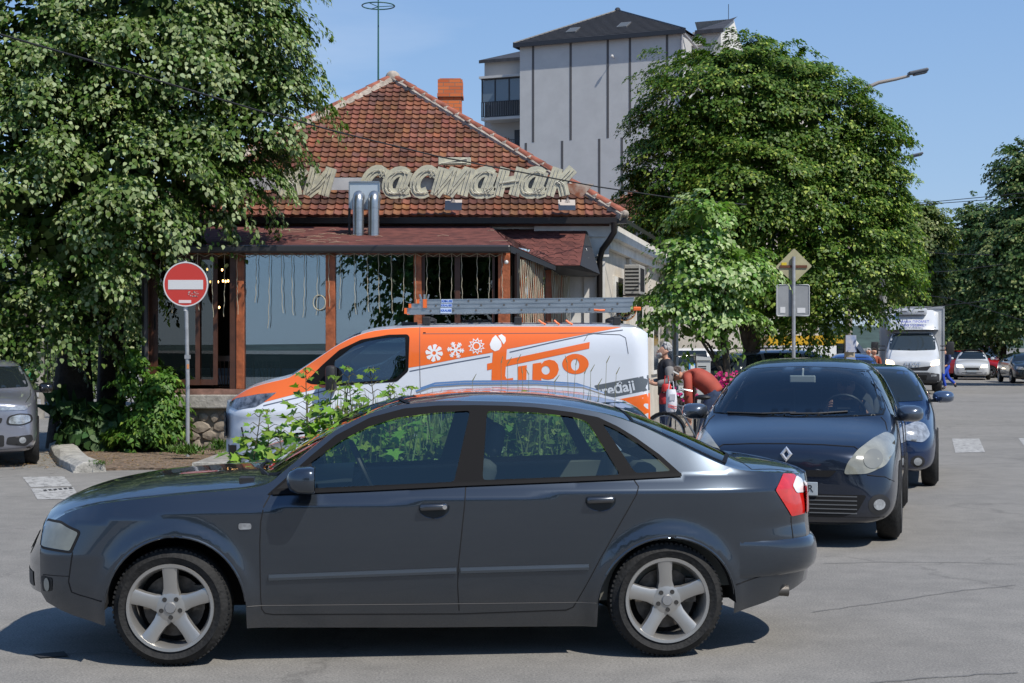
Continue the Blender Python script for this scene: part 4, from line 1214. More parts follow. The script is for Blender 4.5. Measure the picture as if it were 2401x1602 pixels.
def build_sedan():
 FWX = -1.799 - .0916 * .872; FWY = 8.079 + .9958 * .872
 e = empty("sedan_car", "dark blue grey metallic sedan with five spoke alloy wheels crossing the whole foreground", "car", (FWX, FWY, 0), atan2(.0916, .9958))
 WM = .883
 H = crv([(-.90, .70), (-.80, .715), (-.72, .80), (-.6, .862), (-.4, .918), (-.1, .964), (.2, .985), (.40, .995), (.46, 1.0), (.6, 1.085), (.8, 1.205), (1.05, 1.325), (1.2, 1.375), (1.35, 1.40), (1.687, 1.424), (1.95, 1.418), (2.2, 1.395), (2.45, 1.345), (2.6, 1.297), (2.858, 1.195), (3.05, 1.105), (3.14, 1.062), (3.20, 1.05), (3.34, 1.032), (3.5, 1.0), (3.58, .965), (3.63, .90)])
 E = crv([(-.88, .70), (-.74, .705), (-.66, .745), (-.58, .79), (-.5, .82), (-.35, .855), (-.1, .888), (.2, .915), (.4, .932), (.50, .955), (.6, 1.03), (.731, 1.135), (.867, 1.235), (1.05, 1.322), (1.235, 1.368), (1.5, 1.387), (1.8, 1.382), (2.05, 1.365), (2.3, 1.325), (2.5, 1.265), (2.7, 1.172), (2.85, 1.095), (3.0, 1.03), (3.1, 1.005), (3.3, .985), (3.5, .955), (3.63, .90)])
 ZC = crv([(-.8, .69), (-.5, .745), (-.103, .798), (.491, .828), (1.551, .87), (2.491, .901), (3.259, .899), (3.6, .885)])
 ZB = crv([(-.9, .86), (.3, .895), (.52, .902), (1.56, .945), (2.47, .975), (2.73, .985), (3.6, 1.0)])
 def plan(x):
  if x < .15:
   u = min(.9999, (.15 - x) / 1.03); return WM * (1 - u ** 3.0) ** (1 / 3.0)
  if x > 2.7:
   u = min(.9999, (x - 2.7) / .96); return (WM) * (1 - u ** 2.7) ** (1 / 2.7)
  return WM
 def noseshift(z): return .015 + (.09 * max(0, (z - .58) / .2) if z > .58 else 0) + (.16 * max(0, .42 - z))
 def tailshift(z): return (.10 * max(0, z - .62) if z > .62 else 0) * 2 + (.35 * max(0, .45 - z)) + .02 * exp(-((z - .70) / .05) ** 2)
 def yside(x, z):
  f = max(0, min(1, (.1 - x) / .6)); g = max(0, min(1, (x - 2.8) / .6))
  W = plan(x - noseshift(z) * f + tailshift(z) * g)
  zc, zb = ZC(x), ZB(x)
  if z < zc:
   d = zc - z; y = W - .030 * d * d / .16
   if z < .38: y -= .10 * (.38 - z) ** 1.5
  else:
   d = min(z, zb) - zc; y = W - .75 * d - .8 * d * d
   if z > zb: y -= .50 * (z - zb) + .10 * (z - zb) ** 2
  for cx, cz, rx, rz in ((.02, .30, .365, .39), (2.655, .29, .378, .367)):
   r = sqrt(((x - cx) / rx) ** 2 + ((z - cz) / rz) ** 2)
   if z > .15 and z < zc + .1: y += .030 * exp(-max(0, r - 1.02) ** 2 / .022) * min(1, max(0, (zc + .02 - z) / .06)) * (1 if r > .98 else .9)
  return y
 def ztop(x, y):
  ay = abs(y); sh = 0
  if x < .9: sh = .17 * (ay / .62) ** 2 * max(0, min(1, (.9 - x) / .9)) if x < .3 else .06 * (ay / .7) ** 2
  E_ = E(x); H_ = H(x); yE = yside(x, E_)
  t = min(1, ay / yE)
  return E_ + (H_ - E_) * (1 - t ** 3.0)
 body_m = paint_metal("slate metallic paint", (.056, .070, .090), .80, .25)
 XF, XRr = -.72, 3.50
 side = lambda x, z: (x, -yside(x, z), z)
 top = lambda x, y: (x, y, ztop(x, y))
 def arch(cx, cz, rx, rz, x0, x1, n=26):
  out = []
  a0 = math.acos(max(-1, min(1, (x0 - cx) / rx))); a1 = math.acos(max(-1, min(1, (x1 - cx) / rx)))
  for k in range(n + 1):
   a = a0 + (a1 - a0) * k / n; out.append((cx + rx * cos(a), cz + rz * sin(a)))
  return out
 fa_ = arch(.025, .30, .370, .392, -.343, .393); ra_ = arch(2.657, .29, .380, .368, 2.279, 3.034)
 bottom = [(XF, .36), (-.688, .314), (-.60, .28), (-.529, .256), (-.345, .21)] + fa_ + [(.396, .19), (1.3, .172), (2.277, .161)] + ra_ + [(3.036, .222), (3.226, .265), (3.435, .322), (XRr, .345)]
 xs = [XRr - (XRr - XF) * k / 150 for k in range(151)]
 topE = [(x, E(x)) for x in xs]
 DLO = [(.512, .906), (.542, .927), (.731, 1.088), (.867, 1.196), (1.051, 1.289), (1.235, 1.337), (1.417, 1.352), (1.623, 1.354), (1.80, 1.350), (1.957, 1.341), (2.163, 1.314), (2.295, 1.288), (2.40, 1.238), (2.496, 1.18), (2.619, 1.09), (2.728, .996), (2.47, .978), (1.56, .948), (1.0, .925)]
 g1 = [(.735, .93), (1.498, .958), (1.598, 1.333), (1.403, 1.322), (1.198, 1.297), (1.035, 1.247), (.89, 1.174), (.72, 1.055)]
 g2 = [(1.651, .966), (1.691, 1.332), (1.957, 1.322), (2.163, 1.298), (2.245, 1.272), (2.405, .990)]
 g3 = [(2.325, 1.262), (2.40, 1.228), (2.50, 1.165), (2.60, 1.09), (2.686, 1.007), (2.486, .998)]
 g1, g2, g3 = rounded(g1, .02, 3), rounded(g2, .025, 3), rounded(g3, .02, 3)
 xa = [(x, z) for x, z in topE]
 parts = [patch("s", bottom + xa, [DLO], side, None, None, .034, both=True)]
 def yedge(x, k=.0): return yside(x, E(x)) - k
 ws_side = [(.56 + .70 * t, yedge(.56 + .70 * t) - .035) for t in [i / 10 for i in range(11)]]
 ws = [(x, -y) for x, y in ws_side] + [(1.20 - 0, 0)][:0] + [(1.24, -.4), (1.22, 0), (1.24, .4)] + [(x, y) for x, y in reversed(ws_side)] + [(.46, .5), (.43, .25), (.42, 0), (.43, -.25), (.46, -.5)]
 bl_side = [(2.50 + .50 * t, yedge(2.50 + .50 * t) - .045) for t in [i / 8 for i in range(9)]]
 bl = [(x, -y) for x, y in bl_side] + [(3.07, -.5), (3.10, 0), (3.07, .5)] + [(x, y) for x, y in reversed(bl_side)] + [(2.47, .35), (2.46, 0), (2.47, -.35)]
 tp = [(x, -yside(x, E(x))) for x in reversed(xs)] + [(x, yside(x, E(x))) for x in xs]
 parts.append(patch("t", tp, [ws, bl], top, None, None, .045))
 def bul(z): return .150 - .095 * max(0, min(1, (z - .52) / .18))
 def fascia(x0, front):
  rows_p = []; rows_n = []
  zb0, zt0 = (.36, E(x0)) if front else (.345, E(x0))
  nz, ny = 18, 26; P = []; N = []; F_ = []
  for i in range(nz + 1):
   z = zb0 + (zt0 - zb0) * i / nz; ye = yside(x0, z)
   for j in range(ny + 1):
    t = -1 + 2 * j / ny; y = ye * t
    k = (1 - abs(t) ** 2.4)
    x = x0 + (-1 if front else 1) * (bul(z) if front else .125) * k
    if i == nz: pass
    P.append(Vector((x, y, z)))
  for i in range(nz):
   for j in range(ny):
    a = i * (ny + 1) + j; F_.append([a, a + 1, a + ny + 2, a + ny + 1] if not front else [a + 1, a, a + ny + 1, a + ny + 2])
  for i in range(nz + 1):
   for j in range(ny + 1):
    g_ = lambda ii, jj: P[max(0, min(nz, ii)) * (ny + 1) + max(0, min(ny, jj))]
    n = (g_(i, j + 1) - g_(i, j - 1)).cross(g_(i + 1, j) - g_(i - 1, j)); n.normalize()
    if (n.x > 0) == front: n = -n
    N.append(n)
  return P, N, F_
 parts.append(fascia(XF, True)); parts.append(fascia(XRr, False))
 def lid(x0, front):
  P = []; N = []; F_ = []; n = 26; ye = yside(x0, E(x0))
  for j in range(n + 1):
   t = -1 + 2 * j / n; y = ye * t; k = 1 - abs(t) ** 2.4
   P.append(Vector((x0, y, ztop(x0, y)))); P.append(Vector((x0 + (-1 if front else 1) * (.03 if front else .07) * k, y, ztop(x0, y) - (ztop(x0, y) - E(x0)) * .45))); P.append(Vector((x0 + (-1 if front else 1) * (bul(E(x0)) if front else .125) * k, y, E(x0))))
  for j in range(n):
   a = 3 * j; F_ += [[a, a + 1, a + 4, a + 3], [a + 1, a + 2, a + 5, a + 4]]
  for p in P: N.append(Vector(((-.6 if front else .6), 0, .8)).normalized())
  return P, N, F_
 parts.append(lid(XF, True)); parts.append(lid(XRr, False))
 body = mk("body", parts, body_m, e)
 gl = glass_mat("sedan glass", (.70, .80, .76), .09, .02, (.8, .9, .82))
 trim = mat("window frame black", (.008, .008, .009), .6, spec=.08)
 DLOo = rounded([(.50, .897), (.535, .928), (.728, 1.096), (.862, 1.204), (1.048, 1.298), (1.235, 1.346), (1.417, 1.361), (1.623, 1.363), (1.80, 1.359), (1.96, 1.350), (2.17, 1.322), (2.305, 1.296), (2.41, 1.246), (2.505, 1.187), (2.63, 1.095), (2.748, .985), (2.47, .968), (1.56, .938), (1.0, .915)], .01, 2)
 mk("window_frame", [patch("f", DLOo, [g1, g2, g3], side, None, None, .03, both=True, off=.003)], trim, e)
 for nm, g_ in (("window_pane", g1), ("window_pane", g2), ("window_pane", g3)):
  gg = g_
  mk(nm, [patch("g", gg, [], side, None, None, .05, both=False, off=-.006)], gl, e)
  P, N, F_ = patch("g", gg, [], side, None, None, .05, off=-.006)
  P = [Vector((p.x, -p.y, p.z)) for p in P]; N = [Vector((n.x, -n.y, n.z)) for n in N]; F_ = [[t[0], t[2], t[1]] for t in F_]
  mk(nm, [(P, N, F_)], gl, e)
 mk("windscreen", [patch("w", ws, [], top, None, None, .06, off=-.002)], glass_mat("screen glass", (.66, .75, .72), .05), e)
 mk("rear_screen", [patch("w", bl, [], top, None, None, .06, off=-.002)], MATS["screen glass"], e)
 gap_m = mat("panel gap", (.006, .006, .007), .9)
 gF = [(.520, .90), (.488, .842), (.472, .76), (.467, .64), (.469, .359), (.474, .292), (.490, .268), (.53, .26)]
 gM = [(1.560, .935), (1.537, .70), (1.518, .508), (1.516, .40), (1.526, .263)]
 gR = [(2.474, .966), (2.496, .93), (2.482, .89), (2.417, .775), (2.286, .543), (2.221, .413), (2.163, .301), (2.145, .272), (2.108, .256)]
 gS = [(.53, .26), (1.526, .245), (2.108, .256)]
 bF = [(-.52, .60), (-.545, .44), (-.53, .385), (-.48, .37), (-.36, .345)]
 bR = [(3.385, .74), (3.40, .56), (3.37, .47), (3.22, .43), (3.04, .385)]
 doorgap = [ribbon("d", p, side, .006, None, .0012, both=True) for p in (gF, gM, gR, gS, bF, bR)]
 doorgap += [ribbon("d", [(-.70, .465), (-.60, .468), (-.54, .47)], side, .004, None, .0012, both=True), ribbon("d", [(3.40, .565), (3.47, .575)], side, .004, None, .0012, both=True)]
 hoodg = [(x, yside(x, E(x)) - .03) for x in [-.6 + 1.08 * k / 14 for k in range(15)]]
 doorgap.append(ribbon("d", hoodg, top, .006, None, .0012, both=True))
 bootg = [(3.11, .0), (3.12, .5), (3.16, yside(3.16, E(3.16)) - .03), (3.46, yside(3.46, E(3.46)) - .03)]
 doorgap.append(ribbon("d", bootg, top, .006, None, .0012, both=True))
 mk("panel_gaps", doorgap, gap_m, body)
 scr = [ribbon("r", list(ws) + [ws[0]], top, .022, None, .003), ribbon("r", list(bl) + [bl[0]], top, .022, None, .003)]
 mk("screen_seal", scr, m_rub, e)
 sillp = [ribbon("l", [(.40, .313), (1.3, .305), (2.27, .30)], side, .004, None, .0015, both=True)]
 mk("sill_line", sillp, mat("dusty seam", (.16, .15, .14), .8), body)
 mould = mat("rub strip", (.12, .14, .165), .3, metal=.7)
 for seg in ([(.513, .462), (1.508, .486)], [(1.530, .486), (2.224, .496)]):
  P, N, F_ = ribbon("m", seg, side, .034, None, .012)
  q = MB(); path = dens(seg, .05, closed=False); rows_ = []
  for (x, z) in path:
   y = -yside(x, z); rows_.append([(x, y + .004, z + .019), (x, y - .012, z + .015), (x, y - .014, z), (x, y - .009, z - .014), (x, y + .004, z - .018)])
  q.grid(rows_); q.add([rows_[0][i] for i in range(5)], [(0, 1, 2, 3, 4)]); q.add([rows_[-1][i] for i in range(5)], [(0, 1, 2, 3, 4)])
  q2 = MB(); q2.v = [(p[0], -p[1], p[2]) for p in q.v]; q2.f = q.f; q2.mi = q.mi
  q.build("rub_strip", mould, e, smooth=True, angle=radians(25)); q2.build("rub_strip", mould, e, smooth=True, angle=radians(25))
 mk("belt_strip", [ribbon("b", [(.53, .905), (1.0, .920), (1.56, .943), (2.47, .973), (2.74, .984)], side, .020, None, .010, both=True)], m_rub, e)
 for cx, cz in ((1.388, .822), (2.285, .852)):
  y = -yside(cx, cz)
  q = MB(); out = []
  for k in range(17):
   a = pi + pi * k / 16; out.append((cx + .082 * cos(a) , cz + .0 + .052 * sin(a) * 1.0))
  out += [(cx + .082, cz + .018), (cx - .082, cz + .018)]
  q.add([(p[0], -yside(p[0], p[1]) - .002, p[1]) for p in out], [tuple(range(len(out)))])
  hd = q.build("handle_cup", mat("handle shadow cup", (.02, .026, .032), .35, metal=.5), e)  # flat patch on the door, the grip recess's shade put into its dark colour
  q = MB(); L_ = out + [out[0]]; q.tube([(p[0], -yside(p[0], p[1]) - .002, p[1]) for p in out[:17]], .0035, 6); q.build("cup_rim", body_m, hd, smooth=True)
  q = MB(); q.box((0, 0, 0), (.150, .03, .034)); hg = q.build("handle", body_m, e, bevel=.012, smooth=True, angle=radians(60)); hg.location = (cx - .003, y - .022, cz + .010); hg.rotation_euler = (0, radians(-1.5), 0)
  if cx < 2:
   q = MB(); q.lathe([(0, -.016), (.012, -.016), (.014, -.012)], 14, 'y'); q.build("lock", MATS["chrome"], hg, smooth=True).location = (.058, 0, 0)
 for s_ in (-1, 1):
  mx_, mz = .70, .965
  yb = s_ * yside(.62, .95)
  q = MB(); q.prism([(.53, .912), (.76, .925), (.735, 1.065), (.66, 1.015)], yb * 1.0 - s_ * .0, yb + s_ * .012); q.build("mirror_sail", m_bp, e)
  q = MB(); rows_ = []
  for (dx, sc, ) in ((-.085, .35), (-.07, .72), (-.03, .97), (.03, 1.0), (.055, .97), (.06, .9)):
   ring = []
   for k in range(16):
    a = 2 * pi * k / 16; ca, sa = cos(a), sin(a)
    yy = .105 * sc * abs(ca) ** .6 * (1 if ca > 0 else -1); zz = .072 * sc * abs(sa) ** .6 * (1 if sa > 0 else -1)
    ring.append((mx_ + dx, yb + s_ * .150 + yy, mz + .022 + zz))
   ring.append(ring[0]); rows_.append(ring)
  q.grid(rows_); q.add(rows_[0][:-1], [tuple(range(16))])
  mo_ = q.build("mirror", body_m, e, smooth=True, angle=radians(50))
  q = MB(); q.add([(x + .002, y, z) for x, y, z in rows_[-1][:-1]], [tuple(range(16))]); q.build("mirror_glass", mat("mirror glass", (.6, .65, .7), .03, metal=1), mo_)
  q = MB(); q.box((mx_ - .0, yb + s_ * .03, mz - .03), (.07, .1, .035)); q.build("mirror_foot", m_bp, mo_, bevel=.008)
 hl = [(-.672, .735), (-.60, .738), (-.49, .700), (-.535, .606), (-.695, .618)]
 hl = rounded([(-.70, .740), (-.60, .740), (-.49, .702), (-.535, .606), (-.712, .616)], .012, 3)
 def clipx(poly, x0): return [(max(x0, p[0]), p[1]) for p in poly]
 lampP = [patch("h", clipx(hl, XF + .002), [], side, None, None, .03, both=True, off=.004)]
 mk("headlight", lampP, MATS["headlight"], e)
 mk("headlight_rim", [ribbon("r", list(clipx(rounded([(-.70, .746), (-.60, .747), (-.483, .707), (-.530, .598), (-.712, .608)], .012, 3), XF + .002)), side, .012, None, .002, both=True)], gap_m, e)
 for s_ in (-1, 1):                             # the lamps' forward halves
  q = MB(); rows_ = []
  for z in (.615, .65, .69, .72):
   row = []
   for k in range(9):
    t = .98 - .40 * k / 8; y = s_ * t * yside(XF, z); row.append((XF - bul(z) * (1 - t ** 2.4) - .003, y, z))
   rows_.append(row)
  q.grid(rows_); q.build("headlight", MATS["headlight"], e, smooth=True)
 def front_panel(name, y0, y1, z0, z1, m, off=.004):
  q = MB(); rows_ = []
  for i in range(5):
   z = z0 + (z1 - z0) * i / 4; row = []
   for k in range(13):
    y = y0 + (y1 - y0) * k / 12; t = abs(y) / yside(XF, z); row.append((XF - bul(z) * (1 - t ** 2.4) - off, y, z))
   rows_.append(row)
  q.grid(rows_); return q.build(name, m, e, smooth=True)
 front_panel("grille", -.27, .27, .52, .69, m_bp); front_panel("lower_grille", -.5, .5, .38, .46, m_bp)
 front_panel("number_plate", -.26, .26, .55, .655, MATS["plate"], .012)
 fg = rounded([(-.712, .46), (-.64, .452), (-.645, .38), (-.705, .372)], .012, 3)
 mk("fog_grille", [patch("fg", fg, [], side, None, None, .02, both=True, off=.003)], m_bp, e)
 fc = [(-.672 + .017 * cos(a), .415 + .036 * sin(a)) for a in [k * pi / 8 for k in range(16)]]
 mk("fog_lamp", [patch("fl", fc, [], side, None, None, .012, both=True, off=.008)], mat("fog glass", (.30, .30, .26), .15, coat=1), e)
 mk("side_marker", [patch("sm", rounded([(.357, .757), (.424, .755), (.424, .724), (.357, .722)], .012, 3), [], side, None, None, .012, both=True, off=.006)], MATS["headlight clear"], e)
 tl = [(3.276, .894), (3.355, .975), (3.44, .965), (XRr - .002, .90), (XRr - .002, .745), (3.387, .742)]
 white = [(3.40, .905), (3.455, .955), (XRr - .001, .93), (XRr - .001, .862), (3.425, .868)]
 tlo = mk("tail_light", [patch("tl", rounded(tl, .008, 2), [], side, None, None, .02, both=True, off=.004)], MATS["red lamp"], e)
 mk("reversing_light", [patch("tw", rounded(white, .012, 2), [], side, None, None, .02, both=True, off=.007)], MATS["white lamp"], tlo)
 def rear_panel(name, y0, y1, z0, z1, m, off=.004, parent=e):
  q = MB(); rows_ = []
  for i in range(5):
   z = z0 + (z1 - z0) * i / 4; row = []
   for k in range(13):
    y = y0 + (y1 - y0) * k / 12; t = min(1, abs(y) / yside(XRr, z)); row.append((XRr + .125 * (1 - t ** 2.4) + off, y, z))
   rows_.append(row)
  q.grid(rows_); return q.build(name, m, parent, smooth=True)
 for s_ in (-1, 1):
  rear_panel("tail_light", s_ * .44, s_ * .60, .745, .90, MATS["red lamp"]); rear_panel("reversing_light", s_ * .46, s_ * .60, .86, .92, MATS["white lamp"], .007, tlo)
 rear_panel("number_plate", -.26, .26, .70, .80, MATS["plate"], .01)
 q = MB(); rows_ = []
 for i in range(9):
  a = pi * i / 8; z = .52 + .10 * cos(a); r = .052 * sin(a) + .002; row = []
  for (x, k) in [(3.06, -1), (3.2, -1), (3.32, -1), (3.42, -1), (3.49, -1)]:
   row.append((x + r * .55 * (x - 3.06) / .43, -yside(x, z) - r * .45 * min(1, (x - 3.06) / .2), z))
  ye = row[-1][1]
  for k in range(1, 10):
   t = 1 - .2 * k; row.append((3.49 + r * .9 + .125 * (1 - abs(t) ** 2.4), ye * t if k < 10 else 0, z))
  for x in (3.42, 3.32, 3.2, 3.06): row.append((x + r * .55 * (x - 3.06) / .43, yside(x, z) + r * .45 * min(1, (x - 3.06) / .2), z))
  rows_.append(row)
 q.grid(rows_); q.build("bumper", body_m, e, smooth=True, angle=radians(80))
 q = MB()
 for yy in (-.50, -.42): q.lathe([(.028, 3.30), (.030, 3.40), (.033, 3.43), (.026, 3.43), (.024, 3.36)], 16, 'x', c=(-.05, yy - .15, .32))
 q.build("exhaust_tip", mat("dull steel", (.12, .11, .10), .5, metal=.7), e, smooth=True)
 make_wheel(e, -.0 + 0, -.868, .312, .226, .20, out=-1, steer=radians(-5), tilt=.02); make_wheel(e, 2.653, -.868, .312, .226, .20, out=-1, tilt=-.17 + .23)
 make_wheel(e, 0, .868, .312, .226, .20, out=1, detail=False); make_wheel(e, 2.653, .868, .312, .226, .20, out=1, detail=False)
 q = MB()
 for cx, cz, rx, rz in ((.025, .30, .368, .39), (2.657, .29, .378, .366)):
  for s_ in (-1, 1):
   rows_ = []
   for k in range(17):
    a = pi * k / 16
    rows_.append([(cx + rx * cos(a), s_ * .86, max(.2, cz + rz * sin(a))), (cx + (rx) * cos(a), s_ * .55, max(.2, cz + rz * sin(a)))])
   q.grid(rows_)
 q.box2((-.50, -.56, .27), (3.2, .56, .50)); q.box2((.40, -.72, .19), (2.27, .72, .34)); q.box2((3.06, -.66, .3), (3.22, .62, .6))
 q.build("underbody", m_void, e)
 for A_ in (fa_, ra_):
  lip = MB(); lip.tube([(x, -yside(x, z) + .004, z) for x, z in A_], .0075, 6); lip.build("arch_lip", body_m, e, smooth=True)
 lin = MATS["liner"]; seatm = MATS["seat cloth"]
 q = MB()
 for s_ in (-1, 1):
  q.add([(.45, s_ * .76, .3), (2.75, s_ * .76, .3), (2.75, s_ * .76, .955), (.45, s_ * .76, .885)], [(0, 1, 2, 3)])
  q.add([(.45, s_ * .76, .885), (2.75, s_ * .76, .955), (2.75, s_ * .815, .965), (.45, s_ * .80, .90)], [(0, 1, 2, 3)])
 q.box2((.42, -.76, .5), (.46, .76, .90)); q.box2((.42, -.74, .34), (2.9, .74, .37)); q.box2((2.62, -.74, .37), (3.05, .74, .96))
 q.build("cabin_lining", lin, e)
 q = MB(); q.add([(.42, -.75, .93), (.95, -.70, .955), (.95, .70, .955), (.42, .75, .93)], [(0, 1, 2, 3)]); q.add([(.95, -.7, .955), (.90, -.7, .55), (.90, .7, .55), (.95, .7, .955)], [(0, 1, 2, 3)])
 q.build("dashboard", mat("dash", (.03, .032, .034), .6), e)
 def seat(x, y, back=.62, w=.46):
  s_ = bpy.data.objects.new("seat", None); COL.objects.link(s_); s_.parent = e; s_.location = (x, y, .36)
  q = MB(); q.box((0, 0, .12), (.5, w, .18)); q.build("cushion", seatm, s_, bevel=.05, smooth=True, angle=radians(60))
  q = MB(); q.box((0, 0, 0), (.13, w, back)); b_ = q.build("backrest", seatm, s_, bevel=.05, smooth=True, angle=radians(60)); b_.location = (.36, 0, .40); b_.rotation_euler = (0, radians(18), 0)
  q = MB(); q.box((0, 0, 0), (.10, .27, .19)); b_ = q.build("headrest", seatm, s_, bevel=.045, smooth=True, angle=radians(60)); b_.location = (.50, 0, .80); b_.rotation_euler = (0, radians(10), 0)
 seat(1.25, -.37); seat(1.25, .37); seat(2.15, -.34, .58, .6); seat(2.15, .34, .58, .6)
 q = MB(); pts = [Vector((0, .185 * cos(2 * pi * k / 24), .185 * sin(2 * pi * k / 24))) for k in range(25)]
 q.tube(pts, .014, 6, False); q.box((0, 0, 0), (.03, .1, .08)); q.tube([(0, -.18, 0), (0, .18, 0)], .012, 6); q.tube([(0, 0, 0), (-.2, 0, -.06)], .025, 6)
 w_ = q.build("steering_wheel", m_bp, e, smooth=True); w_.location = (1.02, -.37, .98); w_.rotation_euler = (0, radians(-25), 0)
 q = MB(); q.tube([(.40, -.1, .995), (.50, -.62, .985)], .008, 5); q.tube([(.40, .55, .99), (.47, .05, 1.005)], .008, 5)
 q.build("wiper", m_bp, e)
 q = MB(); q.box2((.34, -.66, .955), (.42, .66, .975)); q.build("cowl", m_bp, e)
 return e
sedan = build_sedan()
# ================================================================ OTHER VEHICLES
dglass = mat("dark car glass", (.012, .017, .019), .03, spec=.8)
def cage(stations, name="body"):
 """smooth closed car body from cross sections (x, w, zbot, zsho, yb, zedge, yt, zt, zc)"""
 rings = []
 for (x, w, zb, zs, yb, ze, yt, zt, zc) in stations:
  h = [(0, zb), (w * .80, zb), (w * .97, zb + .06), (w, (zb + zs) / 2), (w * .985, zs), (yb, ze), (yt, zt), (yt * .55, zt + (zc - zt) * .75), (0, zc)]
  full = [(x, y, z) for y, z in h] + [(x, -y, z) for y, z in reversed(h[1:-1])]
  rings.append(full)
 bm = bmesh.new(); V = [[bm.verts.new(p) for p in r] for r in rings]; n = len(V[0])
 for a, b in zip(V, V[1:]):
  for k in range(n): bm.faces.new((a[k], a[(k + 1) % n], b[(k + 1) % n], b[k]))
 bm.faces.new(V[0]); bm.faces.new(list(reversed(V[-1])))
 bmesh.ops.recalc_face_normals(bm, faces=bm.faces)
 me = bpy.data.meshes.new("cage"); bm.to_mesh(me); bm.free()
 o = bpy.data.objects.new("cage", me); COL.objects.link(o)
 md = o.modifiers.new("s", 'SUBSURF'); md.levels = 3; md.render_levels = 3
 dg = bpy.context.evaluated_depsgraph_get()
 me2 = bpy.data.meshes.new_from_object(o.evaluated_get(dg)); me2.name = name
 bpy.data.objects.remove(o); bpy.data.meshes.remove(me)
 return me2
class Car:
 def __init__(s, label, loc, rz, paint, stations, cat="car", name="parked_car", group=None):
  s.e = empty(name, label, cat, loc, rz, group)
  s.me = cage(stations); s.L = stations[-1][0]; s.W = max(t[1] for t in stations)
  bm = bmesh.new(); bm.from_mesh(s.me); s.bvh = BVHTree.FromBMesh(bm); bm.free()
  s.paint = paint
 def body(s, cut=None):
  if cut:
   bm = bmesh.new(); bm.from_mesh(s.me)
   kill = [f for f in bm.faces if any(cond(f.calc_center_median(), f.normal) for cond in cut)]
   bmesh.ops.delete(bm, geom=kill, context='FACES'); bm.to_mesh(s.me); bm.free()
  s.me.shade_smooth()
  s.b = link_mesh("body", s.me, s.paint, s.e); return s.b
 def hit(s, u, v, view):
  o, d = {'f': (Vector((-3, u, v)), Vector((1, 0, 0))), 'r': (Vector((9, u, v)), Vector((-1, 0, 0))), 'n': (Vector((u, -4, v)), Vector((0, 1, 0))), 'p': (Vector((u, 4, v)), Vector((0, -1, 0)))}[view]
  h = s.bvh.ray_cast(o, d)
  if h[0] is None:
   for k in (.97, .94, .9, .85):
    if view in 'fr': h = s.bvh.ray_cast(Vector((o.x, u * k, v)), d)
    else: h = s.bvh.ray_cast(Vector((u, o.y, v * k)), d)
    if h[0] is not None: break
  if h[0] is None: h = s.bvh.find_nearest(o + d * 3.5)
  return h[0], h[1]
 def patch(s, name, poly, view, m, off=.005, holes=(), step=.05, parent=None, rim=None):
  V, T = cdt(poly, list(holes), step); P = []
  for (u, v) in V:
   p, n = s.hit(u, v, view); P.append(p + n * off)
  V2 = []
  for p in P: V2.append(tuple(p))
  me = bpy.data.meshes.new(name); me.from_pydata(V2, [], T)
  bm = bmesh.new(); bm.from_mesh(me); bmesh.ops.recalc_face_normals(bm, faces=bm.faces)
  ref = {'f': Vector((-1, 0, .2)), 'r': Vector((1, 0, .2)), 'n': Vector((0, -1, .2)), 'p': Vector((0, 1, .2))}[view]
  if sum((f.normal.dot(ref) for f in bm.faces)) < 0: bmesh.ops.reverse_faces(bm, faces=bm.faces)
  bm.to_mesh(me); bm.free(); me.shade_smooth()
  return link_mesh(name, me, m, parent or s.e)
 def line(s, name, path, view, m, r=.006, parent=None, closed=False):
  q = MB(); path = dens(path, .04, closed=closed)
  if closed: path.append(path[0])
  q.tube([s.hit(u, v, view)[0] for u, v in path], r, 5)
  return q.build(name, m, parent or s.e, smooth=True)
 def both(s, fn, name, poly, *a, **k):
  """a front/rear feature mirrored left and right"""
  getattr(s, fn)(name, poly, *a, **k); getattr(s, fn)(name, [(-u, v) for u, v in poly], *a, **k)
 def wheels(s, xf, xr, R=.31, rim=.2, W=.19, y=None, style="seven", rim_m=None, front_steer=0., detail=False):
  y = y or s.W - .01
  for x in (xf, xr):
   for sd, view in ((-1, 'n'), (1, 'p')):
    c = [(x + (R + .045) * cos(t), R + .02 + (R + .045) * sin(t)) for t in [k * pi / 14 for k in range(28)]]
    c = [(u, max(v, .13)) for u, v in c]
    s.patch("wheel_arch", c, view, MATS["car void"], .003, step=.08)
  for x in (xf, xr):
   for sd in (-1, 1):
    make_wheel(s.e, x, sd * y, R, rim, W, style=style, out=sd, detail=detail, rim_m=rim_m, steer=front_steer if x == xf else 0)
 def mirror(s, x, y, z, m, w=.2, h=.14, d=.1):
  for sd in (-1, 1):
   q = MB(); rows_ = []
   for (dx, sc) in ((-.09, .3), (-.06, .75), (0, 1), (.05, .98), (.055, .9)):
    ring = []
    for k in range(14):
     a = 2 * pi * k / 14
     ring.append((x + dx * d / .1, sd * (y + w * .55) + w / 2 * sc * abs(cos(a)) ** .7 * (1 if cos(a) > 0 else -1), z + h / 2 * sc * abs(sin(a)) ** .7 * (1 if sin(a) > 0 else -1) ))
    rows_.append(ring + [ring[0]])
   q.grid(rows_); q.add(rows_[0][:-1], [tuple(range(14))])
   q.build("mirror", m, s.e, smooth=True, angle=radians(60))
   q = MB(); q.box((x, sd * (y + .01), z - h * .32), (.06, .14, .035)); q.build("mirror_arm", m_bp, s.e)
def mir(poly): return [(-u, v) for u, v in poly]
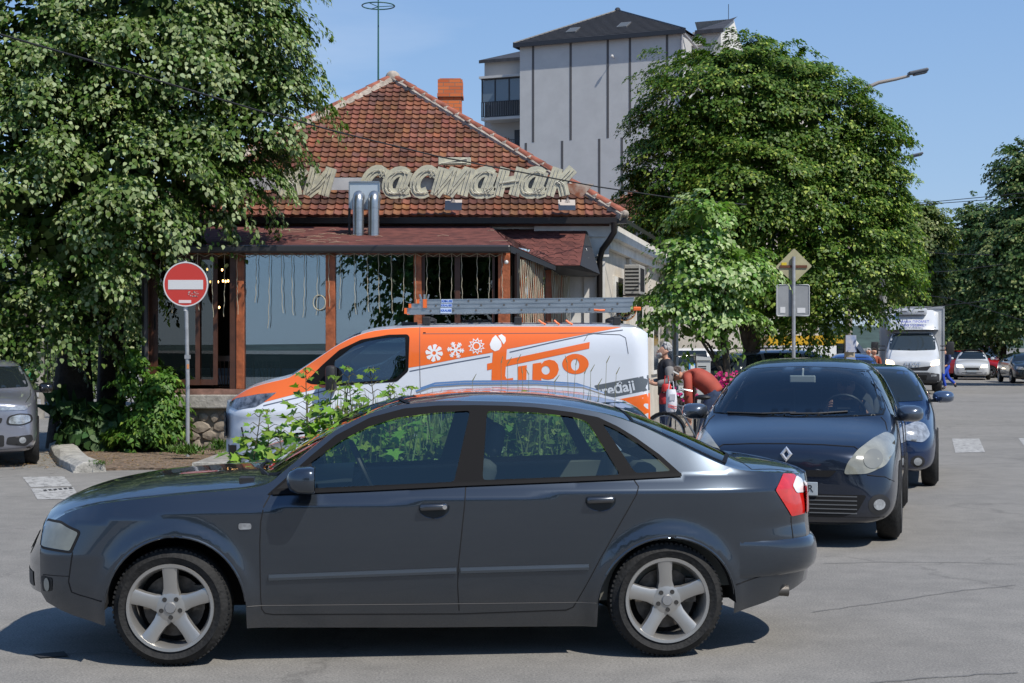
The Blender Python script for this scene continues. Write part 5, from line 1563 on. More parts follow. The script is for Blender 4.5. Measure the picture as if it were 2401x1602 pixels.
def hatch_st(L=4.0, W=.86, Ht=1.46, hood=.86, nose=.62, cowl=.95, wsb=.95, wst=1.55, tail=3.75, belt=.92):
 return [(0, W * .62, .28, .52, W * .5, nose, W * .35, nose + .04, nose + .05), (.05, W * .80, .22, .54, W * .68, nose + .05, W * .5, nose + .10, nose + .12),
   (.22, W * .95, .19, .60, W * .84, hood - .12, W * .62, hood - .06, hood - .02), (.6, W, .19, .68, W * .88, hood - .02, W * .66, hood + .04, hood + .08),
   (wsb - .08, W, .19, .74, W * .90, cowl - .08, W * .74, cowl - .03, cowl + .02), (wsb + .08, W, .19, .76, W * .92, belt - .02, W * .78, cowl + .08, cowl + .13),
   ((wsb + wst) / 2, W, .19, .78, W * .93, belt, W * .74, (cowl + Ht) / 2 + .02, (cowl + Ht) / 2 + .09), (wst, W, .19, .78, W * .93, belt, W * .68, Ht - .08, Ht - .03),
   (wst + .5, W, .19, .79, W * .93, belt + .01, W * .68, Ht - .045, Ht), (tail - 1.0, W, .19, .80, W * .93, belt + .02, W * .66, Ht - .06, Ht - .01), (tail - .25, W * .98, .20, .82, W * .90, belt + .04, W * .62, Ht - .16, Ht - .09),
   (tail, W * .93, .24, .82, W * .84, belt + .04, W * .62, belt + .25, belt + .30), (L - .08, W * .88, .27, .78, W * .80, belt - .05, W * .6, belt + .05, belt + .08), (L, W * .7, .32, .6, W * .6, .75, W * .5, .80, .82)]
def side_windows(c, poly_list, m=None):
 for p in poly_list:
  for v in 'np': c.patch("window", rounded(p, .03, 2), v, m or dglass, .004)
def build_mpv():
 st = [(0, .60, .27, .50, .46, .72, .34, .76, .78), (.04, .74, .20, .50, .62, .74, .46, .80, .83), (.16, .86, .19, .56, .78, .80, .56, .86, .885),
          (.42, .90, .19, .66, .83, .88, .60, .94, .965), (.75, .915, .19, .76, .84, .95, .66, 1.0, 1.03), (.92, .92, .19, .80, .86, .98, .74, 1.04, 1.075), (1.08, .92, .19, .82, .88, 1.0, .76, 1.13, 1.17),
          (1.40, .92, .19, .84, .885, 1.01, .71, 1.33, 1.38), (1.75, .92, .19, .85, .88, 1.02, .66, 1.48, 1.52), (2.3, .92, .19, .86, .88, 1.03, .65, 1.545, 1.59),
          (3.1, .92, .19, .87, .88, 1.04, .64, 1.53, 1.575), (3.8, .91, .20, .88, .87, 1.05, .62, 1.45, 1.50), (4.1, .88, .24, .88, .83, 1.05, .60, 1.25, 1.30), (4.28, .84, .28, .80, .76, .95, .58, 1.0, 1.03), (4.34, .7, .32, .6, .6, .75, .5, .8, .82)]
 pm = paint_metal("dark blue paint", (.018, .026, .046), .6, .3)
 c = Car("dark blue rounded MPV with fogged headlights, waiting directly behind the grey sedan's boot", (2.30, 12.88, 0), pi / 2 - .2705, pm, st, name="mpv_car", group=None)
 wsp = [(-.745, 1.085), (-.76, 1.13), (-.67, 1.40), (-.62, 1.455), (-.3, 1.482), (0, 1.49), (.3, 1.482), (.62, 1.455), (.67, 1.40), (.76, 1.13), (.745, 1.085), (.4, 1.068), (0, 1.062), (-.4, 1.068)]
 inner = [(u * .975, 1.275 + (v - 1.275) * .965) for u, v in wsp]
 sw = [[(1.15, 1.06), (1.60, 1.36), (1.78, 1.43), (2.20, 1.46), (2.25, 1.06)], [(2.36, 1.07), (2.32, 1.46), (3.05, 1.45), (3.25, 1.09)], [(3.36, 1.10), (3.18, 1.44), (3.66, 1.39), (3.86, 1.15)]]
 cut_f = lambda p, n: n.x < -.25 and p.z > 1.05 and inside((p.y, p.z), inner)
 c.body([cut_f, lambda p, n: abs(n.y) > .5 and inside((p.x, p.z), [(1.3, 1.12), (1.65, 1.35), (2.18, 1.42), (2.2, 1.1)]), lambda p, n: abs(n.y) > .5 and inside((p.x, p.z), [(2.42, 1.12), (2.38, 1.42), (3.0, 1.41), (3.15, 1.13)]), lambda p, n: n.x > .3 and inside((p.y, p.z), [(-.55, 1.15), (-.5, 1.38), (.5, 1.38), (.55, 1.15)])])
 c.patch("rear_window", rounded([(-.60, 1.11), (-.55, 1.42), (.55, 1.42), (.60, 1.11)], .04, 2), "r", MATS.get("mpv screen") or glass_mat("mpv screen", (.66, .74, .76), .05), .004)
 gl = glass_mat("mpv screen", (.66, .74, .76), .05)
 c.patch("windscreen", wsp, 'f', gl, .004)
 c.patch("screen_frame", [(u * 1.02, 1.275 + (v - 1.275) * 1.04) for u, v in wsp], 'f', mat("dark frit", (.006, .007, .008), .4, spec=.2), .002, holes=[[(u * .955, 1.275 + (v - 1.275) * .95) for u, v in wsp]], step=.03)
 side_windows(c, sw[:2], glass_mat("mpv side glass", (.7, .76, .75), .05)); side_windows(c, sw[2:])
 hl = [(.47, .625), (.50, .72), (.575, .815), (.69, .90), (.79, .945), (.855, .905), (.865, .80), (.80, .69), (.66, .63)]
 c.both("patch", "headlight", rounded(hl, .03, 3), 'f', mat("foggy lamp", (.25, .25, .21), .18, coat=1, noise=(6, .22)), .010, step=.03)
 for sg_ in (1, -1):
  c.patch("headlight_bowl", [(sg_ * (.70 + .075 * cos(t)), .745 + .075 * sin(t)) for t in [k * pi / 10 for k in range(20)]], 'f', mat("lamp bowl", (.24, .24, .21), .2, metal=.3, coat=1), .014)
 c.patch("upper_slot", rounded([(-.42, .655), (-.36, .60), (.36, .60), (.42, .655)], .02, 3), 'f', MATS["car void"], .006)
 lg_ = rounded([(-.66, .455), (-.58, .31), (-.45, .265), (.45, .265), (.58, .31), (.66, .455)], .03, 3)
 c.patch("lower_grille", lg_, 'f', MATS["car void"], .004)
 for zz in (.30, .335, .37, .405, .44):
  c.line("grille_bar", [(-.58, zz), (.58, zz)], 'f', mat("grille bar", (.12, .125, .13), .4), .007)
 c.line("bonnet_gap", [(-.62, .80), (-.55, .845), (-.3, .86), (0, .865), (.3, .86), (.55, .845), (.62, .80)], 'f', MATS["panel gap"], .006)
 for sg_ in (1, -1):
  c.line("bonnet_edge", [(sg_ * .80, .955), (sg_ * .78, 1.02), (sg_ * .74, 1.06)], 'f', MATS["panel gap"], .005)
  c.line("bumper_gap", [(sg_ * .66, .62), (sg_ * .80, .60), (sg_ * .87, .55)], 'f', MATS["panel gap"], .005)
  c.patch("fog_housing", [(sg_ * (.755 + .085 * cos(t)), .375 + .085 * sin(t)) for t in [k * pi / 10 for k in range(20)]], 'f', m_bp, .004, step=.03)
  c.patch("fog_lamp", [(sg_ * (.755 + .045 * cos(t)), .375 + .045 * sin(t)) for t in [k * pi / 10 for k in range(20)]], 'f', MATS["headlight clear"], .008, step=.02)
 q = MB(); q.box((0, 0, 0), (.012, .52, .112)); pl = q.build("number_plate", MATS["plate"], c.e, bevel=.004); p_, _ = c.hit(0, .50, 'f'); pl.location = (p_.x - .012, 0, .50)
 add_text("plate_text", "R", .085, mat("plate black", (.02, .02, .02), .5), pl, (-.008, -.20, 0), (pi / 2, 0, -pi / 2), ext=.001)
 p_, _ = c.hit(0, .775, 'f')
 q = MB(); o4 = [(0, .068), (.052, 0), (0, -.068), (-.052, 0)]; i4 = [(0, .030), (.020, 0), (0, -.030), (-.020, 0)]
 for k in range(4):
  a, b_, ci, di = o4[k], o4[(k + 1) % 4], i4[(k + 1) % 4], i4[k]
  mo_ = ((a[0] + di[0]) / 2, (a[1] + di[1]) / 2); m2 = ((b_[0] + ci[0]) / 2, (b_[1] + ci[1]) / 2)
  q.add([(0, a[0], a[1]), (0, b_[0], b_[1]), (-.014, m2[0], m2[1]), (-.014, mo_[0], mo_[1])], [(0, 1, 2, 3)]); q.add([(-.014, mo_[0], mo_[1]), (-.014, m2[0], m2[1]), (0, ci[0], ci[1]), (0, di[0], di[1])], [(0, 1, 2, 3)])
 bd = q.build("badge", mat("satin badge", (.75, .76, .78), .25, metal=.7), c.e); bd.location = (p_.x - .012, 0, .785); bd.rotation_euler = (0, radians(18), 0)
 c.patch("bumper_lip", [(-.80, .27), (-.70, .20), (.70, .20), (.80, .27)], 'f', mat("lower valance", (.03, .032, .034), .7), .004)
 c.wheels(.86, 3.56, .315, .2, .20, y=.905, style="seven", front_steer=0)
 c.mirror(1.36, .85, 1.08, paint_metal("mirror grey", (.10, .12, .15), .7, .3), w=.24, h=.15, d=.12)
 for sd, v in ((1, 'p'), (-1, 'n')):
  c.line("door_gap", [(1.22, 1.02), (1.16, .9), (1.18, .3), (2.28, .28), (2.3, 1.03)], v, MATS["panel gap"], .005); c.line("door_gap", [(2.3, .28), (3.05, .3), (3.3, .7), (3.32, 1.05)], v, MATS["panel gap"], .005)
  c.patch("handle", rounded([(2.02, .86), (2.2, .86), (2.2, .90), (2.02, .90)], .01, 2), v, pm, .02); c.patch("handle", rounded([(3.0, .88), (3.18, .88), (3.18, .92), (3.0, .92)], .01, 2), v, pm, .02)
 q = MB(); pa = [c.hit(u, v, 'f')[0] + Vector((-.012, 0, .008)) for u, v in [(.05, 1.078), (-.2, 1.082), (-.45, 1.10)]]; q.tube(pa, .009, 5); pa = [c.hit(u, v, 'f')[0] + Vector((-.012, 0, .008)) for u, v in [(.62, 1.08), (.3, 1.075), (.0, 1.088)]]; q.tube(pa, .009, 5); q.build("wiper", m_bp, c.e)
 lin = MATS["liner"]
 q = MB(); q.box2((1.05, -.78, .5), (1.12, .78, .98)); q.box2((1.1, -.80, .35), (4.0, .80, .40)); q.add([(1.0, -.74, 1.045), (1.55, -.70, 1.04), (1.55, .70, 1.04), (1.0, .74, 1.045)], [(0, 1, 2, 3)]); q.add([(1.55, -.7, 1.04), (1.5, -.7, .6), (1.5, .7, .6), (1.55, .7, 1.04)], [(0, 1, 2, 3)])
 q.box2((4.0, -.75, .4), (4.03, .75, 1.1)); q.build("dashboard", mat("mpv dash", (.05, .055, .06), .7), c.e)
 def seat(x, y, w=.5):
  q = MB(); q.box((x, y, .62), (.5, w, .2)); q.box((x + .30, y, .98), (.14, w, .66), rot=Matrix.Rotation(radians(14), 3, 'Y')); q.box((x + .42, y, 1.36), (.1, .28, .17)); q.build("seat", MATS["seat cloth"], c.e, bevel=.04, smooth=True, angle=radians(60))
 seat(1.95, -.38); seat(1.95, .38); seat(2.85, 0, 1.3)
 q = MB(); q.tube([Vector((0, .19 * cos(2 * pi * k / 22), .19 * sin(2 * pi * k / 22))) for k in range(23)], .015, 6, False); q.box((0, 0, 0), (.03, .12, .09)); q.tube([(0, -.18, 0), (0, .18, 0)], .013, 5)
 w_ = q.build("steering_wheel", m_bp, c.e, smooth=True); w_.location = (1.62, -.38, 1.07); w_.rotation_euler = (0, radians(-28), 0)
 q = MB(); q.box((1.62, 0, 1.38), (.03, .24, .07)); q.tube([(1.62, 0, 1.4), (1.68, 0, 1.48)], .012, 5); q.build("rear_view_mirror", mat("mirror beige", (.5, .5, .47), .4), c.e, bevel=.01)
 q = MB(); q.box((1.16, .56, 1.075), (.10, .15, .006), rot=Matrix.Rotation(.3, 3, 'Z')); q.build("paper_ticket", mat("blue paper", (.25, .55, .8), .7), c.e)
 q = MB(); q.tube([(4.0, -.6, 1.12), (3.75, -.58, 1.42)], .04, 5); q.tube([(4.0, .6, 1.12), (3.75, .58, 1.42)], .04, 5)
 q.build("pillar_lining", mat("pillar grey", (.3, .3, .3), .8), c.e)
 return c
mpv = build_mpv()
def build_blue():
 pm = paint_metal("deep blue paint", (.010, .028, .085), .55, .25)
 c = Car("deep blue small hatchback with silver tipped mirror, third in the queue behind the MPV", (4.12, 18.1, 0), pi / 2 - .27, pm, hatch_st(4.0, .865, 1.47, .88, .62, .98, .95, 1.6, 3.75, .95), name="hatchback_car")
 c.body()
 ws = rounded([(-.70, 1.02), (-.58, 1.36), (-.3, 1.40), (.3, 1.40), (.58, 1.36), (.70, 1.02), (0, .99)], .03, 3)
 c.patch("windscreen", ws, 'f', dglass, .004)
 side_windows(c, [[(1.2, .98), (1.65, 1.30), (2.1, 1.36), (2.15, .98)], [(2.25, .98), (2.2, 1.36), (2.9, 1.34), (3.1, 1.02)]])
 hl = [(.42, .60), (.47, .74), (.62, .80), (.72, .77), (.78, .64), (.70, .56)]
 c.both("patch", "headlight", rounded(hl, .04, 3), 'f', MATS["headlight clear"], .008, step=.03)
 c.patch("lower_grille", rounded([(-.5, .40), (-.4, .25), (.4, .25), (.5, .40)], .03, 3), 'f', m_bp, .005); c.patch("upper_slot", rounded([(-.36, .66), (-.3, .61), (.3, .61), (.36, .66)], .02, 2), 'f', m_bp, .005)
 for sg_ in (1, -1):
  c.patch("fog_housing", [(sg_ * (.64 + .08 * cos(t)), .34 + .07 * sin(t)) for t in [k * pi / 8 for k in range(16)]], 'f', m_bp, .004, step=.03)
  c.patch("fog_lamp", [(sg_ * (.64 + .045 * cos(t)), .34 + .045 * sin(t)) for t in [k * pi / 8 for k in range(16)]], 'f', MATS["headlight clear"], .008, step=.02)
 c.line("bonnet_gap", [(-.6, .80), (-.3, .835), (0, .845), (.3, .835), (.6, .80)], 'f', MATS["panel gap"], .005)
 q = MB(); q.box((0, 0, 0), (.012, .5, .11)); pl = q.build("number_plate", MATS["plate"], c.e); p_, _ = c.hit(0, .46, 'f'); pl.location = (p_.x - .012, 0, .46)
 q = MB(); q.add([(1.0, .2, 1.03), (1.15, .62, 1.03), (1.3, .6, 1.12), (1.3, 0, 1.12)], [(0, 1, 2, 3)])
 c.wheels(.80, 3.32, .31, .2, .19, y=.86)
 c.mirror(1.30, .79, 1.06, paint_metal("mirror blue grey", (.10, .14, .22), .7, .25), w=.26, h=.15, d=.12)
 return c
blue = build_blue()
def build_left():
 pm = paint_metal("cool grey paint", (.30, .31, .36), .6, .3)
 st = [(0, .60, .30, .55, .48, .82, .36, .86, .88), (.05, .76, .22, .56, .66, .86, .5, .90, .92), (.2, .84, .19, .62, .80, .90, .58, .95, .97), (.55, .87, .19, .72, .82, .95, .62, 1.0, 1.02), (.85, .875, .19, .80, .83, .99, .70, 1.04, 1.06),
          (1.02, .875, .19, .84, .84, 1.0, .74, 1.13, 1.16), (1.3, .875, .19, .85, .84, 1.01, .69, 1.32, 1.36), (1.62, .875, .19, .86, .84, 1.02, .64, 1.43, 1.47), (2.2, .875, .19, .86, .84, 1.02, .63, 1.47, 1.51), (3.0, .875, .19, .87, .84, 1.03, .62, 1.44, 1.49), (3.6, .86, .2, .88, .82, 1.05, .6, 1.33, 1.38), (3.85, .82, .25, .84, .77, 1.0, .58, 1.1, 1.14), (4.0, .7, .3, .6, .6, .75, .5, .8, .82)]
 c = Car("silver grey rounded hatchback, cut by the left edge of the picture, nose towards the crossing", (-7.42, 21.1, 0), pi / 2 + .30, pm, st, name="hatchback_car")
 c.body()
 c.patch("windscreen", rounded([(-.74, 1.10), (-.62, 1.39), (.62, 1.39), (.74, 1.10), (0, 1.07)], .04, 3), 'f', dglass, .004)
 side_windows(c, [[(1.15, 1.06), (1.6, 1.36), (2.1, 1.41), (2.15, 1.06)], [(2.25, 1.06), (2.2, 1.41), (2.9, 1.39), (3.2, 1.08)]])
 c.both("patch", "running_light", rounded([(.30, .80), (.36, .845), (.72, .86), (.80, .90), (.70, .80)], .02, 3), 'f', MATS["headlight clear"], .008, step=.03)
 c.line("chrome_bar", [(-.34, .815), (0, .80), (.34, .815)], 'f', MATS["chrome"], .010); c.line("chrome_bar", [(-.36, .845), (0, .83), (.36, .845)], 'f', MATS["chrome"], .008)
 for sg_ in (1, -1):
  o_ = rounded([(sg_ * .44, .60), (sg_ * .46, .72), (sg_ * .62, .76), (sg_ * .78, .74), (sg_ * .80, .64), (sg_ * .66, .585)], .05, 3)
  c.patch("headlight_bezel", o_, 'f', m_bp, .005, step=.03)
  i_ = [(sg_ * .62 + (u - sg_ * .62) * .82, .67 + (v - .67) * .78) for u, v in o_]
  c.patch("headlight", i_, 'f', MATS["headlight clear"], .010, step=.03)
  c.patch("fog_housing", rounded([(sg_ * .44, .33), (sg_ * .46, .43), (sg_ * .78, .46), (sg_ * .80, .38), (sg_ * .7, .30)], .03, 3), 'f', m_bp, .005, step=.03)
  c.patch("fog_lamp", [(sg_ * (.66 + .045 * cos(t)), .385 + .045 * sin(t)) for t in [k * pi / 8 for k in range(16)]], 'f', MATS["headlight clear"], .010, step=.02)
  c.line("bonnet_edge", [(sg_ * .70, .90), (sg_ * .76, .98), (sg_ * .76, 1.06)], 'f', MATS["panel gap"], .005)
 c.patch("mid_grille", rounded([(-.38, .62), (-.40, .70), (.40, .70), (.38, .62)], .03, 3), 'f', m_bp, .005); c.patch("lower_grille", rounded([(-.42, .30), (-.42, .46), (.42, .46), (.42, .30)], .03, 3), 'f', m_bp, .005)
 c.patch("lower_valance", [(-.80, .30), (-.7, .2), (.7, .2), (.80, .30), (.4, .26), (-.4, .26)], 'f', m_bp, .004)
 c.wheels(.78, 3.3, .315, .2, .19, y=.865)
 c.mirror(1.28, .865, 1.08, mat("gloss black", (.01, .01, .012), .15, coat=1), w=.22, h=.16)
 return c
build_left()
def build_silver():
 pm = paint_metal("light silver paint", (.55, .57, .62), .65, .28)
 st = hatch_st(4.15, .84, 1.375, .80, .55, .88, 1.05, 1.92, 3.95, .86)
 c = Car("silver estate car with bright roof rails, mostly hidden between the saplings and the work van", ((531 - 1200.5) / 250, 15.2, 0), radians(1), pm, st, name="estate_car")
 c.body()
 ws = rounded([(-.68, .93), (-.58, 1.24), (.58, 1.24), (.68, .93), (0, .90)], .04, 3)
 c.patch("windscreen", ws, 'f', dglass, .004); c.patch("rear_window", rounded([(-.55, 1.0), (-.5, 1.22), (.5, 1.22), (.55, 1.0)], .04, 3), 'r', dglass, .004)
 side_windows(c, [[(1.35, .92), (1.85, 1.20), (2.3, 1.26), (2.3, .92)], [(2.4, .92), (2.4, 1.27), (3.0, 1.26), (3.05, .94)], [(3.13, .95), (3.1, 1.25), (3.5, 1.21), (3.7, 1.0)]])
 c.both("patch", "headlight", rounded([(.40, .55), (.45, .66), (.74, .70), (.74, .58)], .03, 3), 'f', MATS["headlight clear"], .008)
 c.wheels(.85, 3.35, .30, .2, .19, y=.835)
 c.mirror(1.45, .84, .96, pm)
 for sd in (-1, 1):
  q = MB(); q.tube([(1.75, sd * .52, 1.33), (1.9, sd * .54, 1.385), (2.2, sd * .55, 1.405), (2.9, sd * .55, 1.41), (3.35, sd * .54, 1.38), (3.55, sd * .52, 1.31)], .018, 8); q.build("roof_rail", MATS["chrome"], c.e, smooth=True)
 c.e.scale = (1, 1, .94)
 return c
build_silver()
def generic(label, loc, rz, col, L=4.2, W=.87, Ht=1.5, detail=True, metal=.4, lit=False, name="parked_car", group=None, rails=False, lamps=True, white=False):
 pm = paint_metal("paint " + str(col), col, metal, .3)
 c = Car(label, loc, rz, pm, hatch_st(L, W, Ht, .90, .64, .99, .98, 1.62, L - .22, .97), name=name, group=group)
 c.body()
 c.patch("windscreen", rounded([(-.68, 1.04), (-.56, Ht - .11), (.56, Ht - .11), (.68, 1.04)], .04, 2), 'f', dglass, .005, step=.08)
 c.patch("rear_window", rounded([(-.6, 1.08), (-.52, Ht - .15), (.52, Ht - .15), (.6, 1.08)], .04, 2), 'r', dglass, .005, step=.08)
 side_windows(c, [[(1.22, 1.0), (1.66, Ht - .13), (2.1, Ht - .10), (2.15, 1.0)], [(2.25, 1.0), (2.2, Ht - .10), (L - 1.2, Ht - .10), (L - 1.1, 1.02)], [(L - 1.02, 1.03), (L - 1.1, Ht - .12), (L - .7, Ht - .16), (L - .5, 1.08)]])
 c.both("patch", "headlight", rounded([(.42, .62), (.46, .74), (.72, .77), (.74, .64)], .03, 2), 'f', MATS["lit lamp"] if lit else MATS["headlight clear"], .008, step=.06)
 c.both("patch", "tail_light", rounded([(.58, .78), (.60, 1.0), (.76, 1.0), (.76, .78)], .02, 2), 'r', MATS["red lamp"], .008, step=.06)
 for v in 'np': c.patch("tail_light", [(L - .28, .82), (L - .25, 1.02), (L - .14, 1.02), (L - .10, .82)], v, MATS["red lamp"], .006, step=.06)
 c.patch("grille", rounded([(-.36, .50), (-.32, .62), (.32, .62), (.36, .50)], .02, 2), 'f', m_bp, .005, step=.08); c.patch("lower_grille", rounded([(-.5, .26), (-.5, .38), (.5, .38), (.5, .26)], .02, 2), 'f', m_bp, .005, step=.08)
 q = MB(); q.box((0, 0, 0), (.012, .5, .11)); pl = q.build("number_plate", MATS["plate"], c.e); p_, _ = c.hit(0, .44, 'f'); pl.location = (p_.x - .012, 0, .44)
 c.wheels(.80, L - .80, .31, .2, .19, y=W - .005); c.mirror(1.32, W, 1.06, pm)
 if rails:
  for sd in (-1, 1):
   q = MB(); q.tube([(1.9, sd * .6, Ht - .05), (2.1, sd * .6, Ht + .03), (3.4, sd * .6, Ht + .02), (3.7, sd * .58, Ht - .08)], .018, 6); q.build("roof_rail", m_bp, c.e)
 return c
mat("lit lamp", (1, .9, .7), .3, emit=((1, .85, .6), 5)); mat("lit lamp warm", (1, .7, .4), .3, emit=((1, .62, .32), 7))
def spot(px, s): return ((px - 1200.5) / s, F / s, 0)
p = spot(1640, 96)
generic("silver grey people carrier parked beyond the bicycle, its tail towards the restaurant", (p[0] + 4.3, p[1] + 2.2, 0), radians(207), (.22, .23, .23), 4.5, .9, 1.62, rails=True)
generic("white car whose long pale roof shows beside the linden trunk", (7.6, 45.5, 0), radians(195), (.58, .59, .6), 4.4, .88, 1.66, metal=0)
generic("bright blue car whose roof shows just above the waiting MPV", (9.1, 41, 0), pi / 2 - .2, (.02, .06, .25), 4.3, .87, 1.50)
mn = generic("small white hatchback with dark roof and lit headlights driving beside the delivery truck", (spot(2279, 47)[0], 3600 / 47, 0), pi / 2 - .29, (.50, .52, .54), 3.9, .88, 1.52, metal=0, lit=True, name="hatchback_car")
q = MB(); q.grid([[(x, y, 1.545 - .06 * (y / .6) ** 2 - .12 * max(0, (1.75 - x))) for y in (-.6, -.3, 0, .3, .6)] for x in (1.5, 1.8, 2.4, 3.0)]); q.build("dark_roof", mat("mini roof", (.02, .025, .03), .2, coat=1), mn.e, smooth=True)
for sg_ in (1, -1):
 mn.patch("fog_lamp", [(sg_ * (.66 + .05 * cos(t)), .36 + .05 * sin(t)) for t in [k * pi / 6 for k in range(12)]], 'f', MATS["headlight clear"], .01, step=.04)
RED = (.45, .015, .02)
rows_ = [("bright red hatchback parked nose in under the right avenue trees", 2368, 44, 150, RED, 1.5), ("dark red boxy car parked beside the bright red hatchback", 2330, 38, 80, (.22, .012, .015), 1.75),
         ("blue grey small car between the red cars and the white hatchback", 2345, 42, 120, (.08, .12, .18), 1.45), ("orange red car far along the right side of the street", 2296, 28, 78, (.55, .10, .04), 1.6),
         ("grey car just behind the white hatchback", 2312, 34, 76, (.20, .21, .22), 1.5), ("near black car at the right edge of the picture by the pavement", 2425, 52, 84, (.015, .02, .022), 1.42),
         ("small dark car far down the middle of the street", 2254, 22, 76, (.03, .03, .04), 1.5), ("far white car in the queue beneath the trees", 2268, 25, 76, (.6, .62, .64), 1.5), ("distant dark blue car at the end of the street", 2240, 20, 76, (.03, .05, .12), 1.5),
         ("brownish car half hidden behind the delivery truck's mirror", 2222, 43, 76, (.16, .11, .08), 1.5)]
for lb, px, s, rz, col, ht in rows_:
 generic(lb, spot(px, s), radians(rz), col, 4.2, .87, ht, group="cars parked and queuing far along the street")
def boxvan(label, loc, rz, colb, top=None, L=5.2, W=2.0, Ht=2.4):
 e = empty("delivery_van", label, "van", loc, rz)
 bmat = mat("van " + str(colb), colb, .35, coat=.5)
 q = MB(); prof = [(0, .3), (0, .85), (.25, 1.0), (.95, 1.15), (1.6, Ht - .1), (1.9, Ht), (L - .1, Ht), (L, Ht - .2), (L, .3)]
 q.prism(prof, -W / 2, W / 2); q.build("body", bmat, e, bevel=.06, smooth=True, angle=radians(40))
 if top: q = MB(); q.prism([(1.75, Ht - .38), (1.9, Ht + .005), (L + .005, Ht + .005), (L + .005, Ht - .38)], -W / 2 - .006, W / 2 + .006); q.build("roof_band", mat("van " + str(top), top, .4), e)
 q = MB(); q.add([(1.02, -W / 2 + .15, 1.22), (1.53, -W / 2 + .2, Ht - .2), (1.53, W / 2 - .2, Ht - .2), (1.02, W / 2 - .15, 1.22)], [(0, 1, 2, 3)]); q.v = [(x - .02, y, z + .012) for x, y, z in q.v]; q.build("windscreen", dglass, e)
 for sd in (-1, 1):
  q = MB(); q.prism([(1.2, 1.2), (1.65, Ht - .3), (2.3, Ht - .3), (2.3, 1.2)], sd * (W / 2 + .001), sd * (W / 2 + .008)); q.build("window", dglass, e)
  q = MB(); q.box((-.01, sd * .72, .82), (.03, .3, .16)); q.build("headlight", MATS["headlight clear"], e, bevel=.01)
 q = MB(); q.box((-.008, 0, .62), (.02, 1.0, .2)); q.build("grille", m_bp, e)
 for x in (.9, L - 1.1):
  for sd in (-1, 1): make_wheel(e, x, sd * (W / 2 + .005), .34, .2, .22, style="eight", out=sd, detail=False)
 return e
boxvan("white delivery van with a yellow roof band left of the truck", spot(2090, 60), radians(178), (.7, .7, .68), (.65, .38, .02), 4.9, 2.0, 2.1)
boxvan("far white van in the traffic under the avenue trees", spot(2262, 24), pi / 2 - .27, (.66, .68, .70), None, 5.0, 2.0, 2.35)
